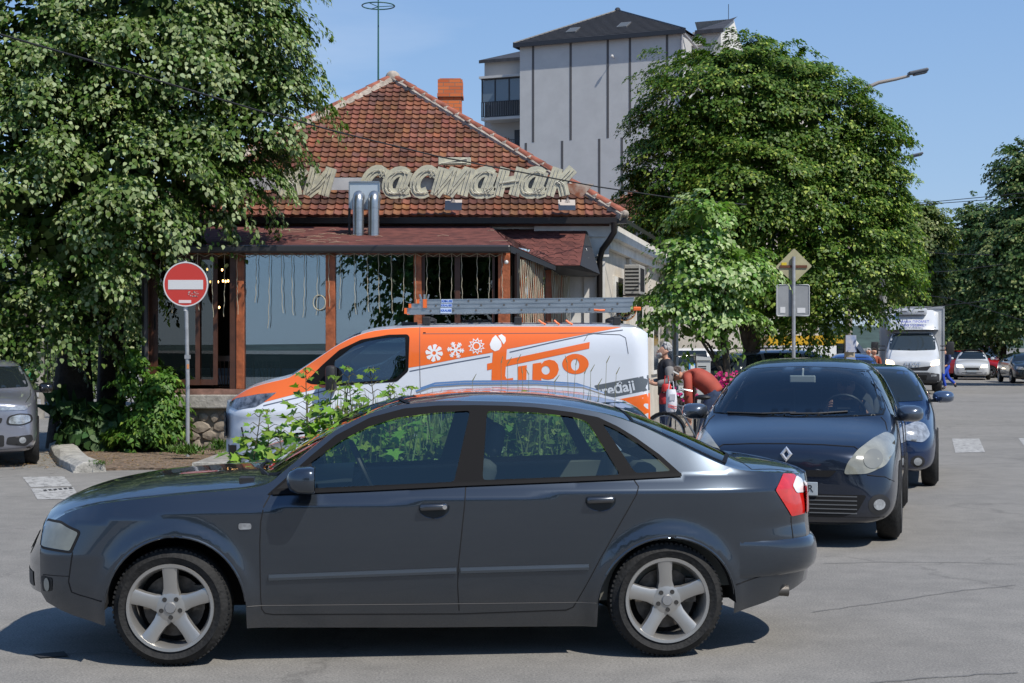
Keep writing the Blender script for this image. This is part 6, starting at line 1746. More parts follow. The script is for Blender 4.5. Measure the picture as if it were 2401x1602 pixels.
def build_truck():
 s = 67.0; loc = spot(2140, s)
 e = empty("delivery_truck", "white refrigerated delivery truck with blue lettering over the cab and lit headlights", "truck", loc, pi / 2 - .245)
 wp = mat("truck white", (.52, .54, .56), .3, coat=.6, noise=(2, .06)); panel = mat("box panel", (.45, .46, .47), .45)
 q = MB(); q.box2((1.75, -1.12, .75), (6.3, 1.12, 3.08)); bx = q.build("cargo_box", panel, e, bevel=.03)
 q = MB()
 for y in (-1.13, 1.07): q.box2((1.72, y, .7), (1.78, y + .06, 3.1))
 q.box2((1.72, -1.13, 3.04), (1.78, 1.13, 3.12)); q.build("box_edge", mat("alu edge", (.5, .5, .5), .4, metal=.6), e)
 q = MB(); rows_ = []
 for t in [k / 8 for k in range(9)]:
  z = 2.28 + .72 * t; x = .95 + .78 * t ** 1.3; w = .86 - .02 * t
  rows_.append([(1.74, -w - .07, z), (x + .12, -w, z), (x, -w * .8, z), (x - .03, 0, z), (x, w * .8, z), (x + .12, w, z), (1.74, w + .07, z)])
 q.grid(rows_); q.build("wind_deflector", wp, e, smooth=True, angle=radians(60))
 q = MB(); q.box((1.42, 0, 2.93), (.5, 1.02, .22)); cu = q.build("cooling_unit", wp, e, bevel=.05, smooth=True)
 q = MB()
 for y in (-.3, .3): q.box((1.165, y, 2.93), (.012, .22, .025))
 q.build("vent_slot", m_bp, cu)
 q = MB()
 for y in (-.25, .1): q.lathe([(.001, 3.06), (.13, 3.06), (.13, 3.04)], 14, 'z', c=(1.35, y, 0))
 q.build("fan", m_bp, cu)
 st = [(0, .62, .55, .8, .55, 1.08, .4, 1.12, 1.14), (.05, .85, .42, .8, .78, 1.12, .5, 1.18, 1.2), (.2, .97, .38, .95, .88, 1.24, .6, 1.30, 1.32), (.55, 1.0, .38, 1.0, .90, 1.38, .7, 1.44, 1.46),
          (.72, 1.0, .38, 1.05, .92, 1.45, .80, 1.56, 1.59), (.95, 1.0, .38, 1.1, .93, 1.5, .80, 1.95, 1.99), (1.15, 1.0, .38, 1.1, .93, 1.5, .78, 2.22, 2.27), (1.7, 1.0, .38, 1.1, .93, 1.5, .78, 2.30, 2.34), (1.76, .96, .4, 1.1, .9, 1.5, .74, 2.25, 2.30)]
 c = Car.__new__(Car); c.e = e; c.me = cage(st); c.L = 1.8; c.W = 1.0
 bm = bmesh.new(); bm.from_mesh(c.me); c.bvh = BVHTree.FromBMesh(bm); bm.free(); c.paint = wp; c.body().name = "cab"
 c.patch("windscreen", rounded([(-.80, 1.56), (-.76, 2.15), (.76, 2.15), (.80, 1.56), (0, 1.53)], .06, 3), 'f', mat("truck glass", (.03, .04, .045), .05, spec=.9), .006, step=.07)
 side_windows(c, [[(.85, 1.5), (1.12, 2.1), (1.62, 2.12), (1.62, 1.5)]])
 for sg_, lm in ((1, "lit lamp warm"), (-1, "lit lamp warm")):
  c.patch("headlight", rounded([(sg_ * .60, 1.0), (sg_ * .66, 1.16), (sg_ * .90, 1.22), (sg_ * .90, 1.05)], .03, 2), 'f', MATS[lm], .01, step=.05)
 c.patch("grille", rounded([(-.5, .84), (-.62, 1.0), (0, .93), (.62, 1.0), (.5, .84)], .02, 2), 'f', m_bp, .008, step=.06)
 c.patch("bumper", rounded([(-.9, .40), (-.9, .72), (-.5, .78), (.5, .78), (.9, .72), (.9, .40)], .03, 2), 'f', mat("grey bumper", (.035, .036, .04), .6), .012, step=.06)
 c.patch("bumper_intake", rounded([(-.45, .5), (-.5, .68), (.5, .68), (.45, .5)], .03, 2), 'f', MATS["car void"], .018, step=.06)
 for sg_ in (1, -1): c.patch("fog_lamp", rounded([(sg_ * .62, .62), (sg_ * .62, .70), (sg_ * .80, .70), (sg_ * .80, .64)], .02, 2), 'f', MATS["headlight clear"], .02, step=.05)
 p_, _ = c.hit(0, 1.08, 'f'); add_text("maker_lettering", "IVECO", .17, mat("pale chrome", (.55, .58, .62), .3, metal=.5), e, (p_.x - .04, 0, 1.07), (pi / 2 - .25, 0, -pi / 2), ext=.008, bold=.006, space=1.15)
 bl_ = mat("sign blue", (.04, .06, .42), .6)
 add_text("lettering", "ТРНАВА ПРОМЕТ", .135, bl_, e, (1.10 - .10, 0, 2.56), (pi / 2 - .62, 0, -pi / 2), ext=.004, bold=.001); add_text("lettering", "КРАГУЈЕВАЦ", .12, bl_, e, (1.02 - .09, 0, 2.42), (pi / 2 - .5, 0, -pi / 2), ext=.004, bold=.0, space=1.1)
 for sg_ in (1, -1):
  q = MB(); q.box((.95, sg_ * 1.30, 1.62), (.1, .26, .46)); mr = q.build("mirror", m_bp, e, bevel=.04, smooth=True)
  q = MB(); q.tube([(.95, sg_ * .95, 1.55), (.95, sg_ * 1.25, 1.55)], .025, 5); q.tube([(.95, sg_ * .95, 1.40 + .3), (.95, sg_ * 1.25, 1.70)], .02, 5); q.build("mirror_arm", m_bp, mr)
  q = MB(); q.box((1.1, sg_ * .72, 2.33), (.1, .16, .09)); q.build("roof_lamp", MATS["headlight clear"], e, bevel=.01)
 for x in (.75, 4.6):
  for sd in (-1, 1): make_wheel(e, x, sd * .98, .37, .2, .24, style="eight", out=sd, detail=False)
 q = MB(); q.box2((.3, -.8, .32), (6.2, .8, .75)); q.build("chassis", MATS["car void"], e)
 return e
build_truck()
# ================================================================ ORANGE AND WHITE VAN
def build_van():
 global SHELL_C
 S_ = 206.0
 def v(px, py): return ((px - 511) / S_, CAMZ + (812 - py) / S_)
 e = empty("work_van", "white van with orange upper flank and weather icons standing outside the restaurant", "van", ((511 - 1200.5) / S_, 18.47, 0))
 SHELL_C = (2.5, 0, 1.0)
 E = crv([v(*p) for p in [(519, 946), (540, 932), (577, 912), (628, 897), (673, 886), (704, 866), (760, 828), (800, 803), (837, 786), (883, 774), (980, 767), (1200, 765), (1380, 765), (1480, 767), (1505, 771), (1522, 782)]])
 H = crv([v(*p) for p in [(519, 942), (536, 927), (577, 903), (628, 888), (660, 881), (690, 864), (760, 820), (829, 777), (883, 764), (980, 757), (1200, 754), (1380, 754), (1480, 757), (1505, 765), (1522, 779)]])
 def plan(x):
  if x < .9: u = min(.9999, (.9 - x) / .98); return 1.0 * (1 - u ** 3) ** (1 / 3)
  if x > 4.75: u = min(.9999, (x - 4.75) / .36); return (1 - u ** 3) ** (1 / 3)
  return 1.0
 def yside(x, z):
  f = max(0, min(1, (1.2 - x) / .8)); g = max(0, min(1, (x - 4.3) / .5))
  sh = f * (.03 + .05 * max(0, z - .9) / .2) ; 
  y = plan(x - sh + g * (.10 * max(0, z - .9)))
  if z < 1.0: y -= .045 * ((1.0 - z) / .8) ** 2 + .008 * exp(-((z - .82) / .05) ** 2)
  if z > 1.02: y -= .085 * (z - 1.02) + .10 * (max(0, z - 1.55) / .42) ** 3
  if x < 2.3 and z > .95: y -= .30 * max(0, (2.3 - x) / 2.3) ** 2 * min(1, (z - .95) / .5)
  return y
 def ztop(x, y):
  yE = yside(x, E(x)); t = min(1, abs(y) / yE); return E(x) + (H(x) - E(x)) * (1 - t ** 3.2)
 side = lambda x, z: (x, -yside(x, z), z); top = lambda x, y: (x, y, ztop(x, y))
 XF, XR_ = .055, 4.90
 R_ = .37
 def arch(cx):
  return [(cx - R_ * cos(pi * k / 18), .34 + R_ * sin(pi * k / 18)) for k in range(19)]
 cx1, cx2 = .95, 3.95
 bottom = [(XF, .46), (.10, .34), (.3, .26), (cx1 - R_, .26)] + arch(cx1) + [(cx1 + R_, .26), (cx2 - R_, .26)] + arch(cx2) + [(cx2 + R_, .26), (4.8, .32), (XR_, .42)]
 xs = [XR_ - (XR_ - XF) * k / 130 for k in range(131)]
 DLO = [v(*p) for p in [(717, 895), (755, 856), (794, 822), (845, 798), (908, 787), (952, 786), (957, 792), (955, 870), (929, 894), (794, 904), (730, 900)]]
 gl_ = [v(*p) for p in [(781, 848), (827, 812), (857, 800), (908, 791), (949, 790), (951, 867), (926, 889), (804, 899), (788, 893)]]
 gl_ = rounded(gl_, .03, 3)
 wht = mat("van white", (.66, .69, .74), .28, coat=.8, noise=(1.2, .03))
 org = mat("van orange", (.85, .155, .02), .32, coat=.6); gry = mat("van grey", (.10, .115, .13), .4, coat=.4)
 ws_s = [(x, yside(x, E(x)) - .04) for x in [.83 + .78 * k / 10 for k in range(11)]]
 ws = [(x, -y) for x, y in ws_s] + [(1.60, -.4), (1.58, 0), (1.60, .4)] + [(x, y) for x, y in reversed(ws_s)] + [(.76, .5), (.74, 0), (.76, -.5)]
 tp = [(x, -yside(x, E(x))) for x in reversed(xs)] + [(x, yside(x, E(x))) for x in xs]
 parts = [patch("s", bottom + [(x, E(x)) for x in xs], [rounded(DLO, .02, 2)], side, None, None, .06, both=True), patch("t", tp, [ws], top, None, None, .09)]
 for x0, d, bul, zb0 in ((XF, -1, .10, .46), (XR_, 1, .05, .42)):
  P = []; N = []; F_ = []; nz, ny = 16, 20; zt0 = E(x0)
  for i in range(nz + 1):
   z = zb0 + (zt0 - zb0) * i / nz
   for j in range(ny + 1):
    t = -1 + 2 * j / ny; P.append(Vector((x0 + d * bul * (1 - abs(t) ** 2.6), yside(x0, z) * t, z)))
  for j in range(ny + 1):
   t = -1 + 2 * j / ny; P.append(Vector((x0, yside(x0, zt0) * t, ztop(x0, yside(x0, zt0) * t))))
  for i in range(nz + 1):
   for j in range(ny):
    a = i * (ny + 1) + j; q_ = [a, a + 1, a + ny + 2, a + ny + 1]; F_.append(q_ if d > 0 else q_[::-1])
  for i in range(nz + 2):
   for j in range(ny + 1): t = -1 + 2 * j / ny; N.append(Vector((d, .5 * t, .15 if i < nz else .9)).normalized())
  parts.append((P, N, F_))
 body = mk("body", parts, wht, e)
 mk("window_frame", [patch("f", rounded([((u - 1.62) * 1.02 + 1.62, (z - 1.5) * 1.03 + 1.5) for u, z in DLO], .02, 2), [gl_], side, None, None, .05, both=True, off=.004)], m_rub, e)
 vg = glass_mat("van glass", (.38, .46, .46), .10, 0, (.8, .9, 1))
 mk("window_pane", [patch("g", gl_, [], side, None, None, .08, off=-.004)], vg, e)
 P, N, F_ = patch("g", gl_, [], side, None, None, .08, off=-.004)
 mk("window_pane", [([Vector((p.x, -p.y, p.z)) for p in P], [Vector((n.x, -n.y, n.z)) for n in N], [[t[0], t[2], t[1]] for t in F_])], vg, e)
 mk("windscreen", [patch("w", ws, [], top, None, None, .09, off=-.002)], vg, e)
 def flank(name, poly, m, off, step=.08, parent=body, holes=()):
  return mk(name, [patch("x", poly, list(holes), side, None, None, step, off=off)], m, parent)
 ex = [(x, E(x) - .004) for x in [.085 + (4.60 - .085) * k / 70 for k in range(71)]]
 lower = [v(*p) for p in [(1460, 767), (1330, 792), (1189, 819), (1153, 827), (1080, 840), (1000, 856), (956, 863), (955, 870), (929, 894), (794, 904), (743, 912), (694, 924), (617, 944), (646, 921), (602, 925), (543, 936), (526, 944)]]
 hole = rounded([((u - 1.62) * 1.02 + 1.62, (z - 1.5) * 1.03 + 1.5) for u, z in DLO], .02, 2)
 ofl = mk("orange_panel", [patch("o", ex + lower, [[((u - 1.62) * .985 + 1.62, (z - 1.5) * .975 + 1.5 + .006) for u, z in hole]], side, None, None, .06, off=.0022)], org, body)
 def z7(x, y): return v(1100 + x * .2553, 700 + y * .2553)
 def ell(cx, cy, rx, ry, n=28): return [z7(cx + rx * cos(2 * pi * k / n), cy + ry * sin(2 * pi * k / n)) for k in range(n)]
 o1 = .0034
 flank("lettering", [z7(*p) for p in [(218, 488), (347, 462), (340, 563), (1110, 400), (1105, 460), (337, 624), (331, 712), (345, 738), (405, 730), (402, 768), (205, 768), (208, 650), (165, 660), (165, 600), (211, 590)]], org, o1)
 flank("lettering", [z7(*p) for p in [(450, 625), (530, 613), (525, 772), (445, 772)]], org, o1)
 flank("lettering", [z7(*p) for p in [(585, 600), (665, 588), (663, 605), (690, 575), (735, 562), (785, 572), (815, 605), (825, 655), (810, 700), (775, 735), (730, 747), (690, 742), (664, 730), (663, 772), (580, 772)]], org, o1, .05, holes=[[z7(704 + 38 * cos(2 * pi * k / 20), 660 + 40 * sin(2 * pi * k / 20)) for k in range(20)]])
 flank("lettering", ell(978, 602, 122, 93), org, o1, .05, holes=[ell(975, 610, 39, 53, 20)])
 gs = flank("grey_swoosh", [z7(*p) for p in [(1150, 800), (1400, 752), (1652, 705), (1662, 842), (1500, 872), (1290, 915), (1190, 870)]], gry, .0025)
 flank("orange_corner", [z7(*p) for p in [(1140, 975), (1310, 938), (1500, 903), (1664, 870), (1666, 1240), (1140, 1240)]], org, .0025)
 for ln in ([(1149, 836), (1075, 849), (1000, 863), (960, 871)], [(1195, 826), (1290, 804), (1393, 782), (1462, 774)], [(616, 952), (700, 932), (760, 917), (800, 911)]):
  mk("pinstripe", [ribbon("l", [v(*p) for p in ln], side, .012, None, .003)], mat("stripe blue grey", (.10, .12, .17), .5), body)
 seams = [ribbon("s", [v(*p) for p in q_], side, .006, None, .0036) for q_ in ([(983, 766), (984, 860), (988, 1000)], [(990, 783), (1375, 781), (1400, 783), (1455, 785), (1468, 792), (1474, 830)], [(750, 866), (745, 900), (748, 1000)], [(1380, 784), (1370, 800)])]
 mk("panel_seam", seams, mat("seam line", (.09, .09, .10), .7), body)
 wh2 = mat("icon white", (.80, .80, .80), .4)
 def txt(t, px, py, size, m, sk=0., rot=0., **k):
  x, z = v(px, py); o = add_text("lettering", t, size, m, body, (x, -yside(x, z) - .0055, z), (pi / 2, 0, 0), ext=.0008, shear=sk, **k); o.rotation_euler = (pi / 2, radians(-rot), 0); return o
 txt("uređaji", 1441, 913, .165, mat("text pale", (.62, .66, .70), .5), 0, 11, bold=.004)
 txt("03", 838, 958, .15, gry, 0, 8, bold=.003)
 def disc(cx, cy, ps, m=wh2, off=.0048, name="icon"):
  return flank(name, [v(cx + a, cy + b_) for a, b_ in ps], m, off, .04)
 flank("icon", [v(797 + a, 963 + b_) for a, b_ in [(-9, -10), (-4, -12), (-2, -6), (-4, -2), (0, 5), (4, 3), (8, 6), (6, 11), (0, 12), (-7, 4)]], org, .004, .04)
 for k in range(8):
  a = 2 * pi * k / 8; A_ = lambda r, t: (r * cos(a + t), r * sin(a + t)); disc(1017.5, 828, [A_(7, -.3), A_(19, -.18), A_(21, .12), A_(19.5, .38), A_(8, .32)], name="icon_fan")
 ringo = [(9 * cos(2 * pi * k / 18), 9 * sin(2 * pi * k / 18)) for k in range(18)]
 flank("icon_fan", [v(1017.5 + a, 828 + b_) for a, b_ in ringo], wh2, .0044, .04, holes=[[v(1017.5 + a * .5, 828 + b_ * .5) for a, b_ in ringo]])
 sf = []
 for k in range(6):
  a = pi * k / 3 + .1; c_, s_ = cos(a), sin(a)
  sf.append(ribbon("r", [v(1068, 821), v(1068 + 20 * c_, 821 + 20 * s_)], side, .016, None, .0046 + .0002 * k))
  for r in (9, 14):
   for sg_ in (-1, 1): sf.append(ribbon("r", [v(1068 + r * c_, 821 + r * s_), v(1068 + r * c_ + 6 * cos(a + sg_ * .9), 821 + r * s_ + 6 * sin(a + sg_ * .9))], side, .013, None, .0050 + .0001 * k))
 mk("icon_snowflake", sf, wh2, body)
 sn_o = []; 
 for k in range(22): r = 20 if k % 2 else 13.5; sn_o.append((r * cos(pi * k / 11), r * sin(pi * k / 11)))
 flank("icon_sun", [v(1117 + a, 812 + b_) for a, b_ in sn_o], wh2, .0044, .04, holes=[[v(1117 + a * .8, 812 + b_ * .8) for a, b_ in sn_o]])
 flank("icon_sun", [v(1117 + a * 1.15, 812 + b_ * 1.15) for a, b_ in ringo], wh2, .0046, .04, holes=[[v(1117 + a * .8, 812 + b_ * .8) for a, b_ in ringo]])
 disc(1163, 806, [(-15, 2), (-12, 12), (-3, 18), (7, 15), (13, 6), (12, -4), (-1, -20), (-9, -12)], name="icon_drop"); disc(1175, 797, [(-7, -9), (1, -13), (10, -6), (11, 3), (6, 11)], name="icon_drop")
 lamp = [v(*p) for p in [(521, 947), (543, 937), (602, 926), (645, 922), (617, 944), (597, 955), (548, 962), (524, 955)]]
 lamp = [(max(x, XF + .003), z) for x, z in lamp]
 mk("headlight", [patch("h", lamp, [], side, None, None, .04, both=True, off=.006)], mat("van lamp", (.16, .17, .19), .1, metal=.4, coat=1, noise=(14, .7)), e)
 mk("bumper_slot", [ribbon("b", [v(562, 1003), v(568, 1030), v(575, 1043)], side, .02, None, .004, both=True)], m_bp, e)
 mk("lower_trim", [patch("b", [(XF + .001, .46), (.12, .345), (.3, .27), (.56, .27), (.56, .36), (.25, .42), (XF + .001, .56)], [], side, None, None, .06, both=True, off=.004)], m_bp, e)
 q = MB(); rows_ = []
 for i in range(9):
  z = .62 + .30 * i / 8; rows_.append([(XF - .10 * (1 - abs(t) ** 2.6) - .012 - .006 * (i % 2), .74 * t, z) for t in [-1 + 2 * j / 12 for j in range(13)]])
 q.grid(rows_); q.build("grille", m_bp, e)
 mk("tail_light", [patch("t", [(min(x, XR_ - .002), z) for x, z in [v(1522, 872), v(1534, 874), v(1540, 894), v(1540, 975), v(1525, 975)]], [], side, None, None, .03, both=True, off=.006)], mat("dark tail lamp", (.03, .035, .045), .15, coat=1), e)
 q = MB(); q.sph((XR_ - .05, -.92, v(0, 980)[1]), .045, 8, 6); q.build("corner_marker", org, e)
 for cx in (cx1, cx2):
  for sd in (-1, 1): make_wheel(e, cx, sd * .96, .34, .2, .21, style="ten", out=sd, detail=False)
 q = MB(); q.box2((.1, -.8, .3), (4.8, .8, .55))
 for cx in (cx1, cx2): q.box2((cx - R_, -.86, .3), (cx + R_, .86, .72))
 q.box2((2.33, -.9, .5), (2.36, .9, 1.85)); q.build("underbody", m_void, e)
 q = MB(); q.box2((.75, -.8, .6), (1.2, .8, 1.18)); q.build("dashboard", MATS["dash"], e)
 for yy in (-.45, .45):
  q = MB(); q.box((1.9, yy, .85), (.5, .5, .15)); q.box((2.15, yy, 1.2), (.14, .48, .62)); q.box((2.2, yy, 1.60), (.1, .26, .18)); q.build("seat", MATS["seat cloth"], e, bevel=.04)
 for sd in (-1, 1):
  q = MB(); x, z = v(778, 888); q.box((x, sd * (yside(x, z) + .13), z), (.12, .2, .30)); q.build("mirror", m_bp, e, bevel=.04, smooth=True)
 for px in (997, 1215, 1450):
  x, z = v(px, 760)
  for yy in (-.72, .72):
   q = MB(); q.box((x, yy, 1.985), (.09, .08, .09)); q.build("roof_bar_foot", m_bp, e, bevel=.01)
  q = MB(); q.box((x, 0, 2.02), (.05, 1.5, .035)); q.build("roof_bar", m_bp, e)
 q = MB(); x, z = v(955, 764); q.box((x, -.6, z + .03), (.18, .06, .035)); q.build("sensor", m_bp, e)
 return e
build_van()
lad = empty("ladder", "three section aluminium ladder with orange end caps lying on the van's roof bars", "ladder", (0, 17.95, 0))
alu = mat("ladder aluminium", (.50, .54, .57), .35, metal=.85, noise=(3, .12)); ocap = mat("orange cap", (.85, .16, .03), .5)
sl_ = 3600 / 17.95
def lp_(px, py): return ((px - 1200.5) / sl_, CAMZ + (812 - py) / sl_)
blu = mat("sticker blue text", (.03, .12, .55), .5); stw_ = mat("sticker white", (.55, .66, .85), .5)
z_base = 2.062
hts = [(0, .068, 952, 1475), (.070, .118, 962, 1480), (.120, .168, 983, 1483)]
for i, (za, zb2, pa, pb) in enumerate(hts):
 xa, xb = lp_(pa, 0)[0], lp_(pb, 0)[0]
 tl_ = .010
 def zz(x, z): return z_base + z + (x - xa) * tl_
 for yy in (-.22, .22):
  q = MB(); y0 = yy * 1.0
  for zc_, hh in ((za + .004, .008), (zb2 - .004, .008)):
   q.add([(xa, y0 - .016, zz(xa, zc_ - hh / 2)), (xb, y0 - .016, zz(xb, zc_ - hh / 2)), (xb, y0 + .016, zz(xb, zc_ - hh / 2)), (xa, y0 + .016, zz(xa, zc_ - hh / 2)), (xa, y0 - .016, zz(xa, zc_ + hh / 2)), (xb, y0 - .016, zz(xb, zc_ + hh / 2)), (xb, y0 + .016, zz(xb, zc_ + hh / 2)), (xa, y0 + .016, zz(xa, zc_ + hh / 2))],
                  [(0, 1, 5, 4), (1, 2, 6, 5), (2, 3, 7, 6), (3, 0, 4, 7), (4, 5, 6, 7), (3, 2, 1, 0)])
  q.add([(xa, y0 - .010, zz(xa, za + .008)), (xb, y0 - .010, zz(xb, za + .008)), (xb, y0 - .010, zz(xb, zb2 - .008)), (xa, y0 - .010, zz(xa, zb2 - .008))], [(0, 1, 2, 3)])
  q.add([(xa, y0 + .012, zz(xa, za + .008)), (xb, y0 + .012, zz(xb, za + .008)), (xb, y0 + .012, zz(xb, zb2 - .008)), (xa, y0 + .012, zz(xa, zb2 - .008))], [(0, 1, 2, 3)])
  rail = q.build("rail", alu, lad, fixn=True)
  q = MB()
  for (x, w) in ((xa + (.012 if i < 2 else .0), .03),): q.box((x, y0 - .012, zz(x, (za + zb2) / 2)), (w, .045, (zb2 - za) * .96))
  q.build("end_cap", ocap, rail)
 q = MB()
 k = 0; x = xa + .30 + .01 * i
 while x < xb - .1:
  q.tube([(x, -.24, zz(x, (za + zb2) / 2)), (x, .22, zz(x, (za + zb2) / 2))], .013, 6); x += .262
 q.build("rung", mat("rung dark end", (.16, .15, .14), .5, metal=.5), lad)
 q = MB(); x0 = lp_(1035 + i, 0)[0]; x1 = lp_(1061 + i, 0)[0]; q.box2((x0, -.240, zz(x0, za + .004)), (x1, -.2375, zz(x0, zb2 - .004))); so = q.build("sticker", stw_, lad)
 add_text("lettering", "KRAUSE", .034, blu, so, ((x0 + x1) / 2, -.2415, zz(x0, (za + zb2) / 2)), ext=.0006, bold=.001)
q = MB(); x, z = lp_(1490, 736); q.box((x, -.22, z_base + .06), (.09, .05, .045)); q.build("orange_foot", ocap, lad, bevel=.01)
q = MB(); x, z = lp_(999, 730); q.box((x, -.245, z_base + .12), (.045, .012, .10)); q.build("orange_clip", ocap, lad)
q = MB()
for px in (990, 996, 1002): x, z = lp_(px, 712); q.tube([(x, -.1, z_base + .15), (x + (px - 996) * .004, -.1, z_base + .23)], .012, 5)
q.build("spare_bracket", alu, lad)
for (a, b_) in (((1262, 752), (1278, 760)), ((1298, 752), (1310, 760)), ((1325, 752), (1340, 760)), ((1390, 728), (1415, 727))):
 q = MB(); (xa, za), (xb, zb2) = lp_(*a), lp_(*b_); q.tube([(xa, -.26, za), ((xa + xb) / 2, -.27, (za + zb2) / 2 - .01), (xb, -.26, zb2 - .01)], .012, 5); q.build("strap", ocap, lad)
# ================================================================ ROAD SIGNS
steel = mat("galvanised pole", (.38, .39, .40), .5, metal=.5, noise=(9, .15))
sx, sy, _ = at(440, 812, 23.08)
ne = empty("road_sign", "round red no entry sign with white bar on a grey pole before the restaurant", "road sign", (sx, sy, 0))
q = MB(); q.tube([(0, 0, 0), (.0, 0, 1.2), (-.035, 0, 2.97)], .031, 12); q.build("pole", steel, ne, smooth=True)
s_ = 156.0
def nl(px, py): return ((px - 440) / s_, CAMZ + (812 - py) / s_)
cx_, cz_ = nl(437, 667)
q = MB(); q.lathe([(0, -.052), (.322, -.052), (.322, -.048), (.0, -.048)], 48, 'y', c=(cx_, 0, cz_)); q.build("red_face", mat("sign red", (.52, .035, .022), .35, coat=.3), ne)
q = MB(); q.lathe([(.318, -.055), (.336, -.055), (.336, -.03), (.318, -.045), (.318, -.055)], 48, 'y', c=(cx_, 0, cz_), caps=False); q.build("white_rim", mat("sign white", (.62, .62, .62), .4), ne, smooth=True, angle=.6)
q = MB(); (xa, za), (xb, zb2) = nl(396, 679), nl(478, 657); q.box2((xa, -.056, za), (xb, -.0525, zb2)); q.build("white_bar", MATS["sign white"], ne)
q = MB(); (xa, za), (xb, zb2) = nl(421, 711), nl(450, 704); q.box2((xa, -.056, za), (xb, -.0525, zb2)); q.build("label_strip", mat("label", (.7, .6, .6), .5), ne)
q = MB(); R8 = random.Random(3)
for k in range(16):
 x, z = nl(437 + R8.uniform(0, 30), 0)[0], nl(0, 684 + R8.uniform(0, 12) + 0)[1]; q.box((x, -.0545, z), (R8.uniform(.01, .03), .003, R8.uniform(.008, .02)))
q.build("torn_sticker", mat("torn sticker", (.5, .3, .28), .7), ne)
q = MB(); q.box2((-.04, -.035, 1.50), (.036, .035, 1.56)); q.build("clamp", steel, ne); q = MB(); q.box2((-.006, -.034, 1.46 - .11), (.028, -.03, 1.46 - .04)); q.build("orange_sticker", mat("orange sticker", (.6, .25, .1), .6), ne)
q = MB(); q.tube([(-.03, 0, 2.22), (-.026, 0, 2.34)], .034, 12); q.build("white_band", MATS["sign white"], ne, smooth=True)
Y2 = 34.0; s2 = F / Y2
px_, py_, _ = at(1861, 812, Y2)
ps = empty("road_sign", "back of a diamond sign and grey square panel on one pole", "road sign", (px_, py_, 0))
def pl2(px, py): return ((px - 1861) / s2, CAMZ + (812 - py) / s2)
q = MB(); q.tube([(0, 0, 0), (0, 0, pl2(0, 602)[1])], .04, 10); q.build("pole", steel, ps, smooth=True)
dm = rounded([pl2(1863, 582), pl2(1905, 624), pl2(1863, 664), pl2(1819, 626)], .03, 3)
q = MB(); q.prism(dm, .045, .055); q.build("diamond_panel", mat("sign back", (.36, .33, .20), .6, noise=(3, .15)), ps)
q = MB(); (xa, za), (xb, zb2) = pl2(1829, 628), pl2(1893, 622); q.box2((xa, .02, za), (xb, .044, zb2)); q.build("rusty_bracket", mat("rust", (.12, .045, .025), .9), ps)
q = MB(); (xa, za), (xb, zb2) = pl2(1833, 622), pl2(1845, 618); q.box2((xa, .03, za), (xb, .044, zb2 + .02)); q.build("yellow_label", mat("yellow label", (.6, .45, .02), .6), ps)
q = MB(); q.prism(rounded([pl2(1822, 668), pl2(1898, 668), pl2(1898, 741), pl2(1822, 741)], .04, 3), .045, .052); q.build("square_panel", mat("panel back grey", (.26, .27, .28), .5, noise=(2, .12)), ps)
q = MB(); pr = rounded([pl2(1822, 668), pl2(1898, 668), pl2(1898, 741), pl2(1822, 741)], .04, 3); q.tube([(a, .043, b_) for a, b_ in pr + [pr[0]]], .014, 6, False); q.build("panel_rim", mat("rim grey", (.45, .46, .47), .5), ps)
for (a, b_, c_, d_2) in ((1830, 720, 1842, 734), (1870, 722, 1889, 734)):
 q = MB(); (xa, za), (xb, zb2) = pl2(a, d_2), pl2(c_, b_); q.box2((xa, .038, za), (xb, .044, zb2)); q.build("sticker", MATS["sign white"], ps)
# ================================================================ LAMPS, POLES, WIRES
def lamp(label, Y, pole_px, pts, head, r=.07):
 x0, y0, _ = at(pole_px, 812, Y); e = empty("street_lamp", label, "street lamp", (x0, y0, 0)); s = F / Y
 L_ = lambda p: ((p[0] - pole_px) / s, 0, CAMZ + (812 - p[1]) / s)
 q = MB(); P = [(0, 0, 0)] + [L_(p) for p in pts]; q.tube(P, [r * 1.5] + [r * (1 - .45 * k / (len(P) - 2)) for k in range(len(P) - 1)], 10); q.build("pole", mat("lamp pole", (.28, .25, .23), .6), e, smooth=True)
 a, b_ = Vector(L_(head[0])), Vector(L_(head[1])); q = MB(); d = (b_ - a); ang = atan2(d.z, d.x)
 q.box((0, 0, .03), (d.length, .24, .09)); q.box((d.length * .08, 0, -.03), (d.length * .7, .2, .05)); h = q.build("lamp_head", mat("lamp head", (.07, .08, .10), .4), e, bevel=.03); h.location = (a + b_) / 2; h.rotation_euler = (0, -ang, 0)
 return e
lamp("curved arm street lamp rising out of the big linden's right side", 40.5, 1990, [(1990, 400), (1992, 290), (2005, 235), (2028, 208), (2060, 194), (2100, 186), (2132, 178)], ((2130, 176), (2176, 166)))
lamp("farther street lamp whose head just clears the linden's right edge", 60, 2068, [(2068, 500), (2072, 420), (2090, 385), (2125, 370)], ((2125, 370), (2164, 361)))
def pole(label, px, Y, top_py, r, m, name="utility_pole", extra=None):
 x0, y0, _ = at(px, 812, Y); e = empty(name, label, "pole", (x0, y0, 0)); zt = CAMZ + (812 - top_py) * Y / F
 q = MB(); q.tube([(0, 0, 0), (0, 0, zt)], [r, r * .8], 12); q.build("shaft", m, e, smooth=True); return e
cpm = mat("concrete pole", (.26, .25, .23), .9, noise=(3, .3))
cp = pole("thick dark concrete pole with torn paper notices beside the left parked car", 88, 36.0, 500, .165, cpm)
q = MB(); R9 = random.Random(4)
for (x, z, w, h) in ((-.06, 1.32, .22, .20), (-.04, 1.10, .2, .16), (.0, .62, .16, .22), (.04, .38, .18, .14)): q.box((x, -.168, z), (w, .006, h), rot=Matrix.Rotation(R9.uniform(-.1, .1), 3, 'Y'))
